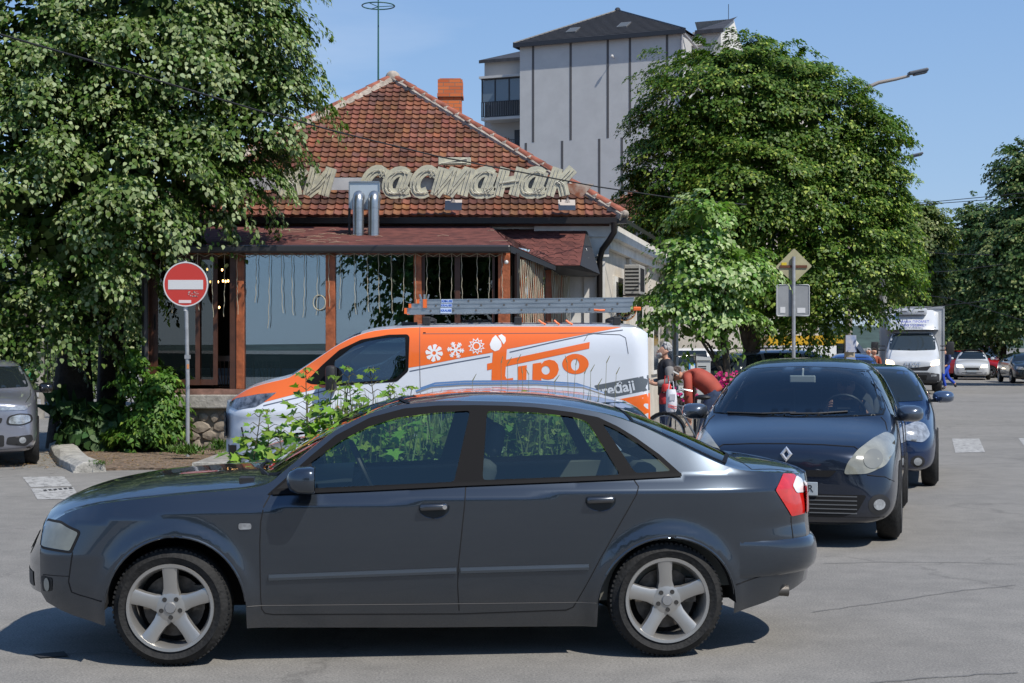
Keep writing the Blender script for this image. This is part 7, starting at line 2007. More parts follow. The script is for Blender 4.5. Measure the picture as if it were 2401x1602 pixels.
q.build("paper_notice", mat("old paper", (.42, .42, .42), .9, noise=(9, .3)), cp)
pole("pale far pole behind the thick concrete pole on the left", 48, 48, 560, .13, mat("pale pole", (.38, .33, .28), .9))
pp = pole("pale pole plastered with coloured posters left of the truck", 1992, 36.5, 790, .15, mat("ochre pole", (.36, .29, .2), .9, noise=(4, .3)))
q = MB()
for (z, h, w) in ((1.75, .4, .25), (1.25, .35, .22)): q.box((0, -.155, z), (w, .01, h))
q.build("poster", mat("poster", (.45, .45, .5), .8, two=(.1, .2, .45)), pp)
pole("slim grey pole rising behind the truck's left shoulder", 2072, 58, 640, .14, cpm)
pole("distant thin pole under the far green trees on the street", 2223, 110, 770, .12, cpm)
wm_ = mat("black cable", (.012, .012, .012), .7)
def wire(label, pts, Y0, Y1, r=.014):
 P = []; n = len(pts)
 for i, p in enumerate(pts): P.append(at(p[0], p[1], Y0 + (Y1 - Y0) * i / (n - 1)))
 q = MB(); q.tube(P, r, 5); o = q.build("overhead_cable", wm_); tag(o, label, "cable"); return o
wire("long black cable sagging from upper left across the tree and the tiled roof", [(-300, -10), (0, 81), (300, 168), (600, 258), (800, 312), (1026, 367), (1400, 438), (1600, 468), (1750, 480)], 14, 30, .012)
for lb, pts in (("upper cable of the pair above the far end of the street", [(2050, 484), (2160, 476), (2300, 463), (2401, 452)]), ("lower cable of the pair above the far end of the street", [(2050, 486), (2160, 480), (2300, 470), (2420, 462)]),
    ("cable crossing the gap of sky between the avenue trees, topmost", [(2150, 590), (2230, 596), (2330, 598)]), ("cable crossing the gap of sky between the avenue trees, middle one", [(2150, 640), (2230, 636), (2350, 620)]),
    ("lowest cable crossing the gap of sky between the avenue trees", [(2150, 690), (2230, 700), (2401, 752)]), ("cable slanting down to the truck's box in the avenue gap", [(2140, 725), (2220, 716), (2360, 700)])):
 wire(lb, pts, 55, 45, .012)
# ================================================================ LEFT BACKGROUND: gate and board
gx, gy, _ = at(148, 812, 36); g_e = empty("metal_gate", "black barred metal gate in the shade between the pole and the big tree", "gate", (gx, gy, 0)); blk = mat("black metal", (.012, .012, .013), .5)
q = MB(); q.box2((-.62, 0, .38), (.42, .03, .80)); q.build("panel", blk, g_e)
q = MB()
for k in range(14): q.box2((-.44 + k * .065, 0, .8), (-.425 + k * .065, .02, 1.85))
q.box2((-.46, 0, 1.84), (.44, .03, 1.87)); q.build("bars", blk, g_e)
for x in (-.62, .42): q = MB(); q.box2((x, -.02, 0), (x + .05, .05, 1.9)); q.build("post", blk, g_e)
bx_, by_, _ = at(61, 812, 30); gb = empty("green_board", "small bright green notice board standing behind the left parked car", "board", (bx_, by_, 0))
grn = mat("sign green", (.02, .30, .10), .5); q = MB(); q.box2((-.11, 0, .9), (.11, .05, 1.24)); q.build("board", grn, gb)
for x in (-.1, .08): q = MB(); q.box2((x, .01, 0), (x + .02, .04, .899)); q.build("leg", grn, gb)
q = MB()
for k in range(3): q.box2((-.08 + k * .06, -.004, 1.17), (-.04 + k * .06, -.001, 1.20))
q.build("white_marks", MATS["sign white"], gb)
kb = MB(); R10 = random.Random(6); rows_ = []
cl = [(148, 1052), (152, 1066), (160, 1078), (176, 1092), (198, 1102), (212, 1108)]
pts = [Vector(((a - 1200.5) * 1.69 / (b_ - 812), F * 1.69 / (b_ - 812), 0)) for a, b_ in cl]
for i, p in enumerate(pts):
 d = (pts[min(i + 1, len(pts) - 1)] - pts[max(0, i - 1)]).normalized(); n = Vector((-d.y, d.x, 0)); j = lambda: R10.uniform(-.015, .015); zt = .0 if i in (0, len(pts) - 1) and False else .15
 rows_.append([p + n * (.20 + j()), p + n * (.19 + j()) + Vector((0, 0, zt - .04 + j())), p + n * (.12 + j()) + Vector((0, 0, zt + j())), p - n * (.10 + j()) + Vector((0, 0, zt - .01 + j())), p - n * (.2 + j()) + Vector((0, 0, zt - .06 + j())), p - n * (.22 + j())])
kb.grid(rows_); kb.add(rows_[0], [tuple(range(6))]); kb.add(rows_[-1], [tuple(range(6))])
tag(kb.build("kerb_block", kerb_m, bevel=.01), "worn lump of kerb lying askew at the forecourt's left corner", "kerb stone")
# ================================================================ STREET CLUTTER beyond the van
cbx, cby, _ = at(1650, 812, 36); cb = empty("utility_cabinet", "pale grey cabinet with black vent slots beside the newspaper stand", "cabinet", (cbx, cby, 0))
q = MB(); q.box2((-.16, 0, 0), (.16, .4, 1.36)); q.build("casing", mat("cabinet grey", (.42, .44, .45), .5), cb, bevel=.01)
q = MB(); q.prism([(-.18, 1.36), (.18, 1.36), (.18, 1.42), (-.18, 1.46)], -.03, .43); q.build("lid", MATS["cabinet grey"], cb)
q = MB()
for k in range(7): q.box2((-.13, -.004, .90 + k * .05), (.06, -.001, .925 + k * .05))
q.build("vent_slots", black, cb)
nx, ny, _ = at(1608, 812, 30); ns = empty("newspaper_stand", "wire stand with blue and white papers behind the two men", "stand", (nx, ny, 0))
q = MB()
for x in (-.2, .2): q.tube([(x, 0, 0), (x, .1, 1.55)], .012, 5)
for z in (.7, 1.0, 1.3, 1.5): q.tube([(-.2, .05, z), (.2, .05, z)], .01, 5)
q.build("frame", blk, ns)
for k, (x, z, w, h, c_) in enumerate(((-.10, 1.20, .15, .22, (.35, .38, .42)), (.12, 1.22, .12, .26, (.06, .28, .62)), (.13, 1.22, .08, .20, (.7, .74, .8)), (.12, 1.02, .12, .1, (.15, .45, .7)), (-.05, .98, .3, .12, (.2, .2, .22)), (-.05, .70, .24, .22, (.55, .68, .75)), (-.05, .60, .24, .05, (.08, .3, .6)))):
 q = MB(); q.box((x, -.02 - .006 * k, z), (w, .006, h)); q.build("newspaper", mat("paper " + str(k), c_, .8), ns)
rsx = Cn + d_ * 1.1 + sn * .5; tv = empty("hanging_sign", "round black sign with orange rings and pale lettering on the restaurant's street wall", "sign", (at(1465, 812, 29.2).x, 29.2, at(0, 725, 29.2).z))
rr = 28 * 29.2 / F
q = MB(); q.lathe([(0, -.02), (rr, -.02), (rr, .02), (0, .02)], 36, 'y'); q.build("disc", blk, tv)
q = MB()
for r in (rr * .97, rr * .62): q.tube([(r * cos(t), -.022, r * sin(t)) for t in [2 * pi * k / 36 for k in range(37)]], .008, 5, False)
q.build("rings", mat("ring orange", (.6, .25, .06), .5), tv)
for i, ch_ in enumerate("АРА ПУТНИК"):
 a = radians(160 - i * 13); add_text("lettering", ch_, .075, MATS["sign white"], tv, (rr * .79 * cos(a), -.024, rr * .79 * sin(a)), (pi / 2, pi / 2 - a, 0), ext=.001, bold=.002)
for i, ch_ in enumerate("КРАГУЈЕВАЦ"):
 a = radians(214 + i * 12.5); add_text("lettering", ch_, .07, MATS["sign white"], tv, (rr * .79 * cos(a), -.024, rr * .79 * sin(a)), (pi / 2, -pi / 2 - a, 0), ext=.001, bold=.002)
q = MB(); q.box((-.0, .0, rr * .0), (.12, .05, .2)); q.build("mug_emblem", MATS["ring orange"], tv)
bk_ = empty("bicycle", "dark city bicycle with carrier bags on its handlebar, held between the two men", "bicycle", (at(1600, 812, 23.3).x, 23.3, 0), radians(-28))
chm = mat("bike silver", (.45, .47, .5), .35, metal=.7)
def bw(x):
 w_ = bpy.data.objects.new("wheel", None); COL.objects.link(w_); w_.parent = bk_; w_.location = (x, 0, .335)
 q = MB(); q.tube([(.32 * cos(2 * pi * k / 40), 0, .32 * sin(2 * pi * k / 40)) for k in range(41)], .018, 7, False); q.build("tyre", m_tyre, w_, smooth=True)
 q = MB(); q.tube([(.298 * cos(2 * pi * k / 40), 0, .298 * sin(2 * pi * k / 40)) for k in range(41)], .010, 6, False)
 for k in range(20): q.tube([(0, 0, 0), (.298 * cos(2 * pi * k / 20), 0, .298 * sin(2 * pi * k / 20))], .002, 3)
 q.build("rim", chm, w_)
bw(-.28); bw(.78)
q = MB()
for a, b_ in (((-.28, 0, .335), (-.12, 0, .92)), ((-.12, 0, .86), (.22, 0, .32)), ((-.14, 0, .8), (.28, 0, .72)), ((.22, 0, .32), (.32, 0, .88)), ((.22, 0, .32), (.78, 0, .335)), ((.78, 0, .335), (.30, 0, .72))): q.tube([a, b_], .017, 7)
q.build("frame", mat("bike frame", (.16, .17, .18), .4, metal=.5), bk_, smooth=True)
q = MB(); q.tube([(.05, -.28, 1.0), (-.08, -.2, 1.03), (-.12, 0, 1.0), (-.08, .2, 1.03), (.05, .28, 1.0)], .013, 6); q.build("handlebar", chm, bk_, smooth=True)
q = MB(); q.sph((.33, 0, .92), .12, 10, 6, (1.1, .7, .35)); q.build("saddle", blk, bk_, smooth=True)
q = MB(); q.tube([(.345 * cos(t) - .28, 0, .335 + .345 * sin(t)) for t in [radians(20 + k * 12) for k in range(12)]], .02, 6); q.build("mudguard", blk, bk_)
def bag(label, px, py, w, h, col, Y, name="bag", mark=False, rz=0.):
 x, y, z = at(px, py, Y); e = empty(name, label, "bag", (x, y, z), rz); m = mat("bag " + str(col), col, .6)
 q = MB(); rows_ = []
 for t, k in ((0, .80), (.08, .98), (.5, 1.0), (.85, .92), (1, .75)):
  ring = []
  for j in range(13):
   a = 2 * pi * j / 12; ring.append((w / 2 * k * cos(a) * (1 + .06 * sin(3 * a + t * 4)), .07 * k * sin(a), -h * (1 - t)))
  rows_.append(ring)
 q.grid(rows_); q.add(rows_[0][:-1], [tuple(range(12))]); q.build("sack", m, e, smooth=True)
 q = MB(); q.tube([(-w * .25, 0, -.02), (-w * .15, 0, .12), (w * .15, 0, .12), (w * .25, 0, -.02)], .008, 5); q.build("handle", m, e)
 if mark:
  q = MB()
  for k in range(2): q.box((0, -.074, -h * .72 - k * .03), (w * .8, .004, .012), rot=Matrix.Rotation(.25, 3, 'Y'))
  q.build("red_stripes", mat("stripe red", (.6, .05, .05), .6), e); q = MB(); q.box((0, -.074, -h * .35), (w * .5, .004, h * .28)); q.build("grey_print", mat("print grey", (.42, .43, .48), .7), e)
 return e
bag("white plastic carrier bag with two red stripes hanging from the bicycle's handlebar", 1574, 913, .17, .34, (.70, .70, .74), 23.0, mark=True, rz=.1)
bag("bright red shopping bag with raised handles hanging at the standing man's side", 1563, 900, .15, .12, (.62, .04, .035), 23.5)
bag("dark red round bag below the bright red shopping bag", 1556, 922, .14, .17, (.35, .015, .02), 23.55)
# ================================================================ VEGETATION
def leaf_mat(name, trans=.28, rough=.5):
 m = bpy.data.materials.new(name); m.use_nodes = True; nt = m.node_tree; b = nt.nodes["Principled BSDF"]; L = nt.links.new
 a = nt.nodes.new("ShaderNodeAttribute"); a.attribute_name = "leaf"
 b.inputs["Roughness"].default_value = rough; b.inputs["Specular IOR Level"].default_value = .35
 L(a.outputs["Color"], b.inputs["Base Color"])
 t = nt.nodes.new("ShaderNodeBsdfTranslucent"); g = nt.nodes.new("ShaderNodeMixRGB"); g.blend_type = 'MULTIPLY'; g.inputs[0].default_value = 1
 g.inputs[2].default_value = (1.1, 1.35, .45, 1); L(a.outputs["Color"], g.inputs[1]); L(g.outputs[0], t.inputs[0])
 mx = nt.nodes.new("ShaderNodeMixShader"); mx.inputs[0].default_value = trans
 L(b.outputs[0], mx.inputs[1]); L(t.outputs[0], mx.inputs[2]); L(mx.outputs[0], nt.nodes["Material Output"].inputs[0])
 return m
leafm = leaf_mat("leaf")
bark = mat("bark", (.060, .048, .038), .95, noise=(6, .4), bump=(14, 1))
SH_ROUND = [(-.08, 0), (.10, .30), (.40, .40), (.72, .24), (1.0, 0), (.72, -.24), (.40, -.40), (.10, -.30)]
SH_DIAM = [(0, 0), (.42, .40), (1, 0), (.42, -.40)]
SH_NARROW = [(0, 0), (.4, .16), (1, 0), (.4, -.16)]
SH_MAPLE = [(0, 0), (.18, .42), (.30, .28), (.62, .56), (.62, .22), (1.0, 0), (.62, -.22), (.62, -.56), (.30, -.28), (.18, -.42)]
def leaves_mesh(name, groups, parent=None, m=None):
 """groups: (P, N, T, size, shape, colours) -> one mesh of small leaf faces"""
 V = []; LT = []; LS_ = []; C = []; nv = 0
 for P, N, T, S, shape, col in groups:
  n = len(P)
  if n == 0: continue
  N = N / (np.linalg.norm(N, axis=1, keepdims=True) + 1e-9); T = T - N * (T * N).sum(1, keepdims=True); T /= (np.linalg.norm(T, axis=1, keepdims=True) + 1e-9)
  B = np.cross(N, T); S = S.reshape(-1, 1); k = len(shape)
  vs = np.stack([P + T * S * a + B * S * b_ + N * S * (abs(b_) * .35 - .10 * a * a) for a, b_ in shape], axis=1)
  V.append(vs.reshape(-1, 3)); LT.append(np.full(n, k)); LS_.append(np.arange(n * k).reshape(-1) + nv); nv += n * k
  C.append(np.repeat(np.hstack([col, np.ones((n, 1))]), k, axis=0))
 V = np.vstack(V).astype(np.float32); tot = np.concatenate(LT); li = np.concatenate(LS_); C = np.vstack(C).astype(np.float32)
 me = bpy.data.meshes.new(name); me.vertices.add(len(V)); me.vertices.foreach_set("co", V.ravel())
 me.loops.add(len(li)); me.loops.foreach_set("vertex_index", li.astype(np.int32)); me.polygons.add(len(tot))
 st = np.concatenate([[0], np.cumsum(tot)[:-1]]).astype(np.int32); me.polygons.foreach_set("loop_start", st)
 a = me.color_attributes.new("leaf", 'FLOAT_COLOR', 'POINT'); a.data.foreach_set("color", C.ravel())
 me.update(calc_edges=True); me.validate()
 return link_mesh(name, me, m or leafm, parent)
def cols(rng, n, base, var=.25, hue=.15):
 k = rng.uniform(1 - var, 1 + var, (n, 1)); c = np.array(base)[None, :] * k; c[:, 0] *= rng.uniform(1 - hue, 1 + hue * 1.6, n); return c
def crown(rng, lobes, nspray, per, leaf, spread, base, pale=None, palef=.2, droop=.7, shape=SH_ROUND, bract=0., bractc=(.42, .45, .22), inner=2500, face=None, flat=.4):
 """lobes: (centre, radii). sprays sit on the lobes' skins; each is a drooping plate of leaves"""
 cs = np.array([l[0] for l in lobes], float); rs = np.array([l[1] for l in lobes], float)
 w = (rs[:, 0] * rs[:, 1] + rs[:, 0] * rs[:, 2] + rs[:, 1] * rs[:, 2]); w /= w.sum()
 idx = rng.choice(len(lobes), nspray * 3, p=w); d = rng.normal(size=(nspray * 3, 3)); d /= np.linalg.norm(d, axis=1, keepdims=True)
 rad = rng.uniform(.72, 1.06, (nspray * 3, 1)); rad = rad + (rng.uniform(0, 1, rad.shape) < .2) * rng.uniform(0, .26, rad.shape); A = cs[idx] + d * rs[idx] * rad
 ok = np.ones(len(A), bool)
 for c, r in zip(cs, rs): ok &= (((A - c) / (r * .72)) ** 2).sum(1) > 1
 if face is not None: ok &= (d @ np.array(face)) > -.45        # nothing of the far side can be seen
 A, d = A[ok][:nspray], d[ok][:nspray]; n = len(A)
 out = d * [1, 1, .4]; out /= np.linalg.norm(out, axis=1, keepdims=True)
 sp = rng.uniform(.6, 1.25, (n, 1)) * spread; tone = rng.uniform(0, 1, n)
 I = np.repeat(np.arange(n), per); m = len(I)
 t = rng.uniform(-.3, 1, (m, 1)); lat = rng.normal(0, .38, (m, 1)); side = np.cross(out, [0, 0, 1.0]); 
 P = A[I] + out[I] * sp[I] * t + side[I] * sp[I] * lat * (1.1 - .5 * np.abs(t)); P[:, 2] += (-(np.clip(t, 0, 1) ** 2) * droop * sp[I])[:, 0] - (lat ** 2 * droop * .5 * sp[I])[:, 0] + rng.normal(0, .055 * spread, m)
 N = np.array([0, 0, 1.0]) * (1 - flat) + out[I] * (flat + .5 * np.clip(t, 0, 1)) + rng.normal(0, .2, (m, 3))
 T = out[I] * .6 + side[I] * np.sign(lat) * .5 + np.array([0, 0, -.9]) * droop + rng.normal(0, .3, (m, 3))
 S = leaf * rng.uniform(.65, 1.2, m); C = cols(rng, m, base)
 if pale is not None:
  pk = (rng.uniform(0, 1, m) < palef * (.2 + 1.6 * tone[I]) * (.25 + 1.3 * np.clip(t[:, 0], 0, 1))); C[pk] = cols(rng, pk.sum(), pale, .2, .05)
 g = [(P, N, T, S, shape, C)]
 if bract:
  k = int(m * bract); j = rng.integers(0, m, k); Pb = P[j] + rng.normal(0, .02, (k, 3)) - [0, 0, leaf * .5]
  g.append((Pb, out[I[j]] + rng.normal(0, .4, (k, 3)), np.array([0, 0, -1.0]) + rng.normal(0, .35, (k, 3)), leaf * rng.uniform(.6, 1.1, k), SH_NARROW, cols(rng, k, bractc, .2, .05)))
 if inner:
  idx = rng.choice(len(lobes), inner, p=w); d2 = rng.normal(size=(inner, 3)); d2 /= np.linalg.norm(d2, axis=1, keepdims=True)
  Pi = cs[idx] + d2 * rs[idx] * rng.uniform(.35, .78, (inner, 1)); g.append((Pi, d2 + rng.normal(0, .3, (inner, 3)), rng.normal(size=(inner, 3)), leaf * rng.uniform(1.6, 3.0, inner), SH_DIAM, cols(rng, inner, np.array(base) * .8)))  # inner leaves tinted darker, shade of the crown's gaps put into their colour
 return g
def tree(label, base_pt, lobes, trunk_r, top, seed, name="linden_tree", group=None, limbs=6, trunk_path=None, **k):
 rng = np.random.default_rng(seed); o = Vector(base_pt); e = empty(name, label, "tree", o, 0, group)
 lob = [((c[0] - o.x, c[1] - o.y, c[2] - o.z), r) for c, r in lobes]
 q = MB(); path = [Vector(p) - o for p in trunk_path] if trunk_path else [Vector((0, 0, 0)), Vector((.05, 0, top * .35)), Vector((-.03, 0, top * .7)), Vector((0, 0, top))]
 n = len(path); q.tube(path, [trunk_r * (1.25 if i == 0 else 1 - .6 * i / (n - 1)) for i in range(n)], 12)
 R = random.Random(seed)
 for i in range(limbs):
  c, r = lob[i % len(lob)]; a = path[1 + i % (n - 1)] ; b_ = Vector(c) + Vector([R.uniform(-.5, .5) * x for x in r])
  mid = a.lerp(b_, .5) + Vector((0, 0, .15)); q.tube([a, mid, b_], [trunk_r * .42, trunk_r * .25, trunk_r * .06], 7)
 q.build("trunk", bark, e, smooth=True)
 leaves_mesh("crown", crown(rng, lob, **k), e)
 return e
def PL(lst, Y, dr=1.0):
 """lobes given in the picture (px, py, rx, ry[, dy]) at depth Y"""
 s = F / Y; return [(tuple(at(l[0], l[1], Y) + Vector((0, (l[4] if len(l) > 4 else 0), 0))), (l[2] / s, dr * (l[2] + l[3]) / 2 / s, l[3] / s)) for l in lst]
GR = (.072, .132, .021)
tree("huge flowering linden filling the upper left, its leaves hiding part of the sign", (-7.35, 25.6, 0),
     PL([(300, 60, 330, 260, .8), (510, 60, 180, 165, .6), (595, 200, 120, 115, .6), (60, 150, 330, 300, .8), (450, 330, 180, 150, .5), (525, 390, 80, 58, .6), (270, 400, 260, 180, .2), (30, 420, 260, 200, .2), (420, 450, 95, 60, .9), (140, 560, 210, 150, .2), (235, 600, 75, 85, .4), (60, 720, 200, 90, .4), (190, 720, 60, 60, .4)], 24, .8),
     .34, 5.5, 11, nspray=600, per=112, leaf=.080, spread=.54, base=GR, pale=(.27, .34, .16), palef=.26, bract=.34, bractc=(.36, .40, .14), inner=9000, face=(.2, -1, .2), limbs=11, droop=.8,
     trunk_path=[(-7.35, 25.6, 0), (-7.3, 25.6, 1.6), (-7.2, 25.3, 3.2), (-7.0, 24.8, 5.5)])
q = MB(); q.tube([(-6.85, 26.2, 0), (-6.8, 26.1, 1.8), (-6.9, 25.6, 3.6)], [.26, .22, .14], 10); o_ = q.build("tree_trunk", bark, smooth=True); tag(o_, "second dark trunk close to the restaurant's left end wall", "tree")
tree("broad dense linden in the middle right, its crown reaching over the street", tuple(at(1768, 812, 38).xy) + (0,),
     PL([(1720, 250, 210, 150), (1860, 290, 190, 140), (1945, 420, 145, 125), (1645, 400, 145, 130), (1570, 500, 85, 80), (1505, 420, 35, 28), (1765, 125, 40, 45), (1880, 185, 50, 40), (2085, 350, 35, 28), (1760, 480, 220, 170, -.6), (1930, 600, 180, 150, -.4), (2040, 430, 60, 70), (2050, 560, 80, 90), (1640, 620, 140, 105, -.3), (1860, 710, 120, 60, -.2), (1575, 300, 70, 65), (2010, 320, 80, 70), (1790, 160, 70, 60), (1700, 170, 60, 50)], 38, .8),
     .26, 4.4, 12, nspray=950, per=95, leaf=.10, spread=.62, base=(.070, .140, .016), pale=(.30, .38, .07), palef=.12, bract=.28, bractc=(.24, .30, .05), inner=9000, face=(0, -1, .2), limbs=12, shape=SH_DIAM, droop=.55, flat=.3,
     trunk_path=[tuple(at(1752, 812, 38).xy) + (0,), tuple(at(1758, 812, 38).xy) + (1.2,), tuple(at(1775, 812, 38).xy) + (2.2,), tuple(at(1770, 812, 38).xy) + (5,)])
tree("small silvery pale linden in front of the big one, drooping over the van's tail", (at(1700, 812, 27.6).x, 27.6, 0),
     PL([(1655, 520, 55, 65), (1640, 640, 85, 60), (1730, 620, 60, 40), (1590, 700, 70, 36), (1700, 740, 70, 34), (1775, 660, 42, 18), (1640, 770, 55, 20), (1550, 745, 50, 16), (1600, 580, 42, 36)], 27.6, .9),
     .09, 3.0, 13, nspray=125, per=62, leaf=.088, spread=.42, base=(.14, .26, .045), pale=(.40, .50, .24), palef=.35, bract=.08, inner=350, face=(0, -1, .2), limbs=9, droop=.7)
def avenue(label, lst, Y, seed, base, n=700, leaf=.17, px=None, r=.22, **k):
 return tree(label, tuple(at(px or lst[0][0], 812, Y).xy) + (0,), PL(lst, Y, .9), r, 4.5, seed, group="avenue trees along the street", nspray=n, per=34, leaf=leaf, spread=.6, base=base, pale=(.28, .32, .12), palef=.15, inner=2500, limbs=5, shape=SH_DIAM, droop=.5, face=(0, -1, .2), **k)
avenue("light green avenue tree right behind the broad linden, above the truck", [(2110, 580, 80, 110), (2150, 560, 65, 80), (2080, 670, 80, 55), (2150, 660, 50, 50)], 70, 21, (.09, .14, .03), px=2090)
avenue("second avenue tree behind the light green one on the left side", [(2185, 600, 55, 90), (2190, 700, 50, 70), (2170, 770, 60, 45)], 90, 22, (.08, .13, .04), n=420, leaf=.24, px=2165)
avenue("sunlit young trees closing the view at the far end of the street", [(2230, 790, 50, 32), (2200, 780, 35, 40), (2265, 800, 40, 22)], 150, 23, (.13, .20, .03), n=380, leaf=.32, px=2230)
avenue("dark avenue tree at the right picture edge, nearest on that side", [(2405, 430, 70, 100), (2440, 600, 120, 130), (2380, 600, 90, 90), (2400, 710, 110, 70)], 66, 24, (.075, .135, .038), n=900, px=2440)
avenue("dark avenue tree next to the right edge one, leaning over the street", [(2300, 560, 65, 80), (2270, 650, 55, 80), (2330, 680, 90, 100), (2300, 760, 80, 50)], 84, 25, (.075, .135, .038), n=800, leaf=.2, px=2350)
avenue("farthest of the dark avenue trees on the right side", [(2272, 740, 40, 60), (2290, 780, 50, 30)], 115, 26, (.065, .12, .04), n=350, leaf=.28, px=2300)
avenue("shaded tree in the yard behind the restaurant's left side", [(40, 700, 190, 120), (200, 650, 130, 140), (-60, 820, 120, 60), (160, 790, 90, 45), (310, 660, 80, 100), (300, 790, 80, 60)], 44, 27, (.05, .09, .025), n=700, leaf=.15, px=150)
avenue("bright low bush behind the black gate on the left", [(20, 860, 80, 40), (130, 850, 60, 30), (215, 850, 50, 60)], 41, 28, (.09, .15, .04), n=260, leaf=.12, px=60, r=.08)
tree("linden on the near side of the crossing, mirrored in the restaurant's panes", (.5, -19, 0), [((-3.4, -19, 6.0), (3.6, 3.2, 3.4)), ((.4, -19, 7), (3.4, 3, 3.6)), ((4.5, -19, 5.5), (3, 3, 3))], .3, 4.5, 31, nspray=420, per=22, leaf=.3, spread=.8, base=GR, inner=1800, shape=SH_DIAM)
rng = np.random.default_rng(41)
def bush(name, label, o, lobes, cat="bush", **k):
 o = Vector(o); e = empty(name, label, cat, o); lob = [((c[0] - o.x, c[1] - o.y, c[2] - o.z), r) for c, r in lobes]
 leaves_mesh("foliage", crown(rng, lob, **k), e); q = MB(); R = random.Random(5)
 for c, r in lob[:6]: q.tube([(c[0] * .3, c[1] * .3, 0), (c[0] * .8, c[1] * .8, c[2] * .6), c], [.018, .012, .006], 5)
 q.build("stems", bark, e); return e
bush("creeper_bush", "bright green five fingered creeper heaped over the stone wall beside the sign pole", at(360, 1060, 24.2).to_tuple()[:2] + (0,),
     PL([(375, 915, 42, 48), (360, 965, 60, 45), (325, 1020, 62, 40), (395, 990, 35, 40), (318, 850, 20, 26), (300, 900, 22, 22)], 24.2, .7), nspray=230, per=24, leaf=.085, spread=.17, base=(.085, .19, .025), pale=(.20, .30, .05), palef=.15, inner=900, droop=.7, shape=SH_NARROW[:1] + [(.35, .26), (1, 0), (.35, -.26)], flat=.5)
bush("linden_shoots", "large round leaves of low linden shoots left of the creeper", at(230, 1050, 24.6).to_tuple()[:2] + (0,),
     PL([(215, 1000, 52, 45), (262, 985, 35, 40), (190, 1030, 30, 25), (160, 950, 25, 15)], 24.6, .7), nspray=70, per=14, leaf=.16, spread=.2, base=(.055, .12, .035), inner=300, droop=.8, flat=.6)
def tuft(name, label, px, Y, w, h, n, seed):
 r_ = np.random.default_rng(seed); x, y, _ = at(px, 812, Y); P = np.column_stack([r_.normal(0, w, n), r_.normal(0, w * .5, n), r_.uniform(0, h * .6, n)]); T = np.column_stack([r_.normal(0, .5, n), r_.normal(0, .5, n), np.ones(n)])
 o = leaves_mesh(name, [(P, r_.normal(size=(n, 3)), T, h * r_.uniform(.3, .7, n), SH_NARROW, cols(r_, n, (.09, .17, .035)))]); o.location = (x, y, .09); return tag(o, label, "weeds")
tuft("weed_tuft", "dense green weed tuft round the foot of the no entry sign pole", 440, 22.6, .13, .17, 420, 1)
tuft("weed_tuft", "small weed tuft at the stone wall between the sign pole and the van", 515, 23.5, .06, .2, 140, 2); tuft("weed_tuft", "low weeds in front of the creeper bush at the pavement edge", 560, 22.8, .16, .1, 160, 3)
tuft("weed_tuft", "little grass tuft by the end of the loose kerb block", 232, 20.6, .07, .08, 120, 4)
r_ = np.random.default_rng(9); n = 1400; P = np.column_stack([r_.uniform(-7.4, -4.2, n), r_.uniform(20.9, 24.4, n), np.full(n, .036)]) 
lt = leaves_mesh("leaf_litter", [(P, np.array([0, 0, 1.0]) + r_.normal(0, .2, (n, 3)), r_.normal(size=(n, 3)), .05 * r_.uniform(.4, 1.2, n), SH_NARROW, cols(r_, n, (.30, .20, .12), .4))]); tag(lt, kind="stuff")
q = MB(); q.prism([(-2.3, 10.45), (.75, 10.65), (.75, 12.5), (-1.2, 12.5), (-2.4, 11.4)], 0, .09, plane='xy'); tag(q.build("traffic_island", dirt_m), kind="structure")
n = 17000; X = r_.uniform(-1.75, .62, n); Yy = r_.uniform(10.75, 12.3, n); hmax = 1.02 + .13 * np.sin(X * 3.1 + 1) + .06 * np.sin(X * 11) - .14 * np.clip((X - .1) / 1.5, 0, 1) + .05 * np.sin(Yy * 9)
hmax = hmax * np.clip((X + 2.0) / .9, .45, 1); Z = .09 + hmax * r_.uniform(.1, 1, n) ** .6
P = np.column_stack([X, Yy, Z]); ng = 1500; gx_ = r_.uniform(-1.4, .6, ng); gz_ = r_.uniform(.5, .95, ng)
gp = np.column_stack([gx_, r_.uniform(10.7, 12.2, ng), gz_])
wd = leaves_mesh("weeds", [(P, np.array([0, -.3, .8]) + r_.normal(0, .45, (n, 3)), r_.normal(size=(n, 3)) + [0, 0, -.2], .065 * r_.uniform(.5, 1.2, n), SH_ROUND, cols(r_, n, (.11, .19, .035), .4, .25)),
 (gp, np.column_stack([np.zeros(ng), -np.ones(ng), np.zeros(ng)]) + r_.normal(0, .3, (ng, 3)), np.array([0, 0, 1.0]) + r_.normal(0, .16, (ng, 3)), r_.uniform(.3, .5, ng), [(0, .012), (.6, .010), (1, 0), (.6, -.010), (0, -.012)], cols(r_, ng, (.16, .22, .07), .3))])
tag(wd, kind="stuff")
q = MB(); R = random.Random(77)
for px in (1108, 1175, 1190, 1213, 1225, 1330, 1350, 1385, 1402, 1422, 1445, 1240, 1300, 1370):
 a = at(px, R.uniform(845, 905), 11.1); b_ = Vector((a.x + R.uniform(-.08, .08), 11.1, .1)); q.tube([b_, b_.lerp(a, .6) + Vector((R.uniform(-.02, .02), 0, 0)), a], [.003, .0025, .0015], 4); q.tube([a, a + Vector((R.uniform(-.03, .04), 0, .05))], [.004, .002], 4)
tag(q.build("grass_stalks", mat("dry grass stalk", (.24, .23, .12), .8)), kind="stuff")
twig = mat("green twig", (.10, .09, .04), .8)
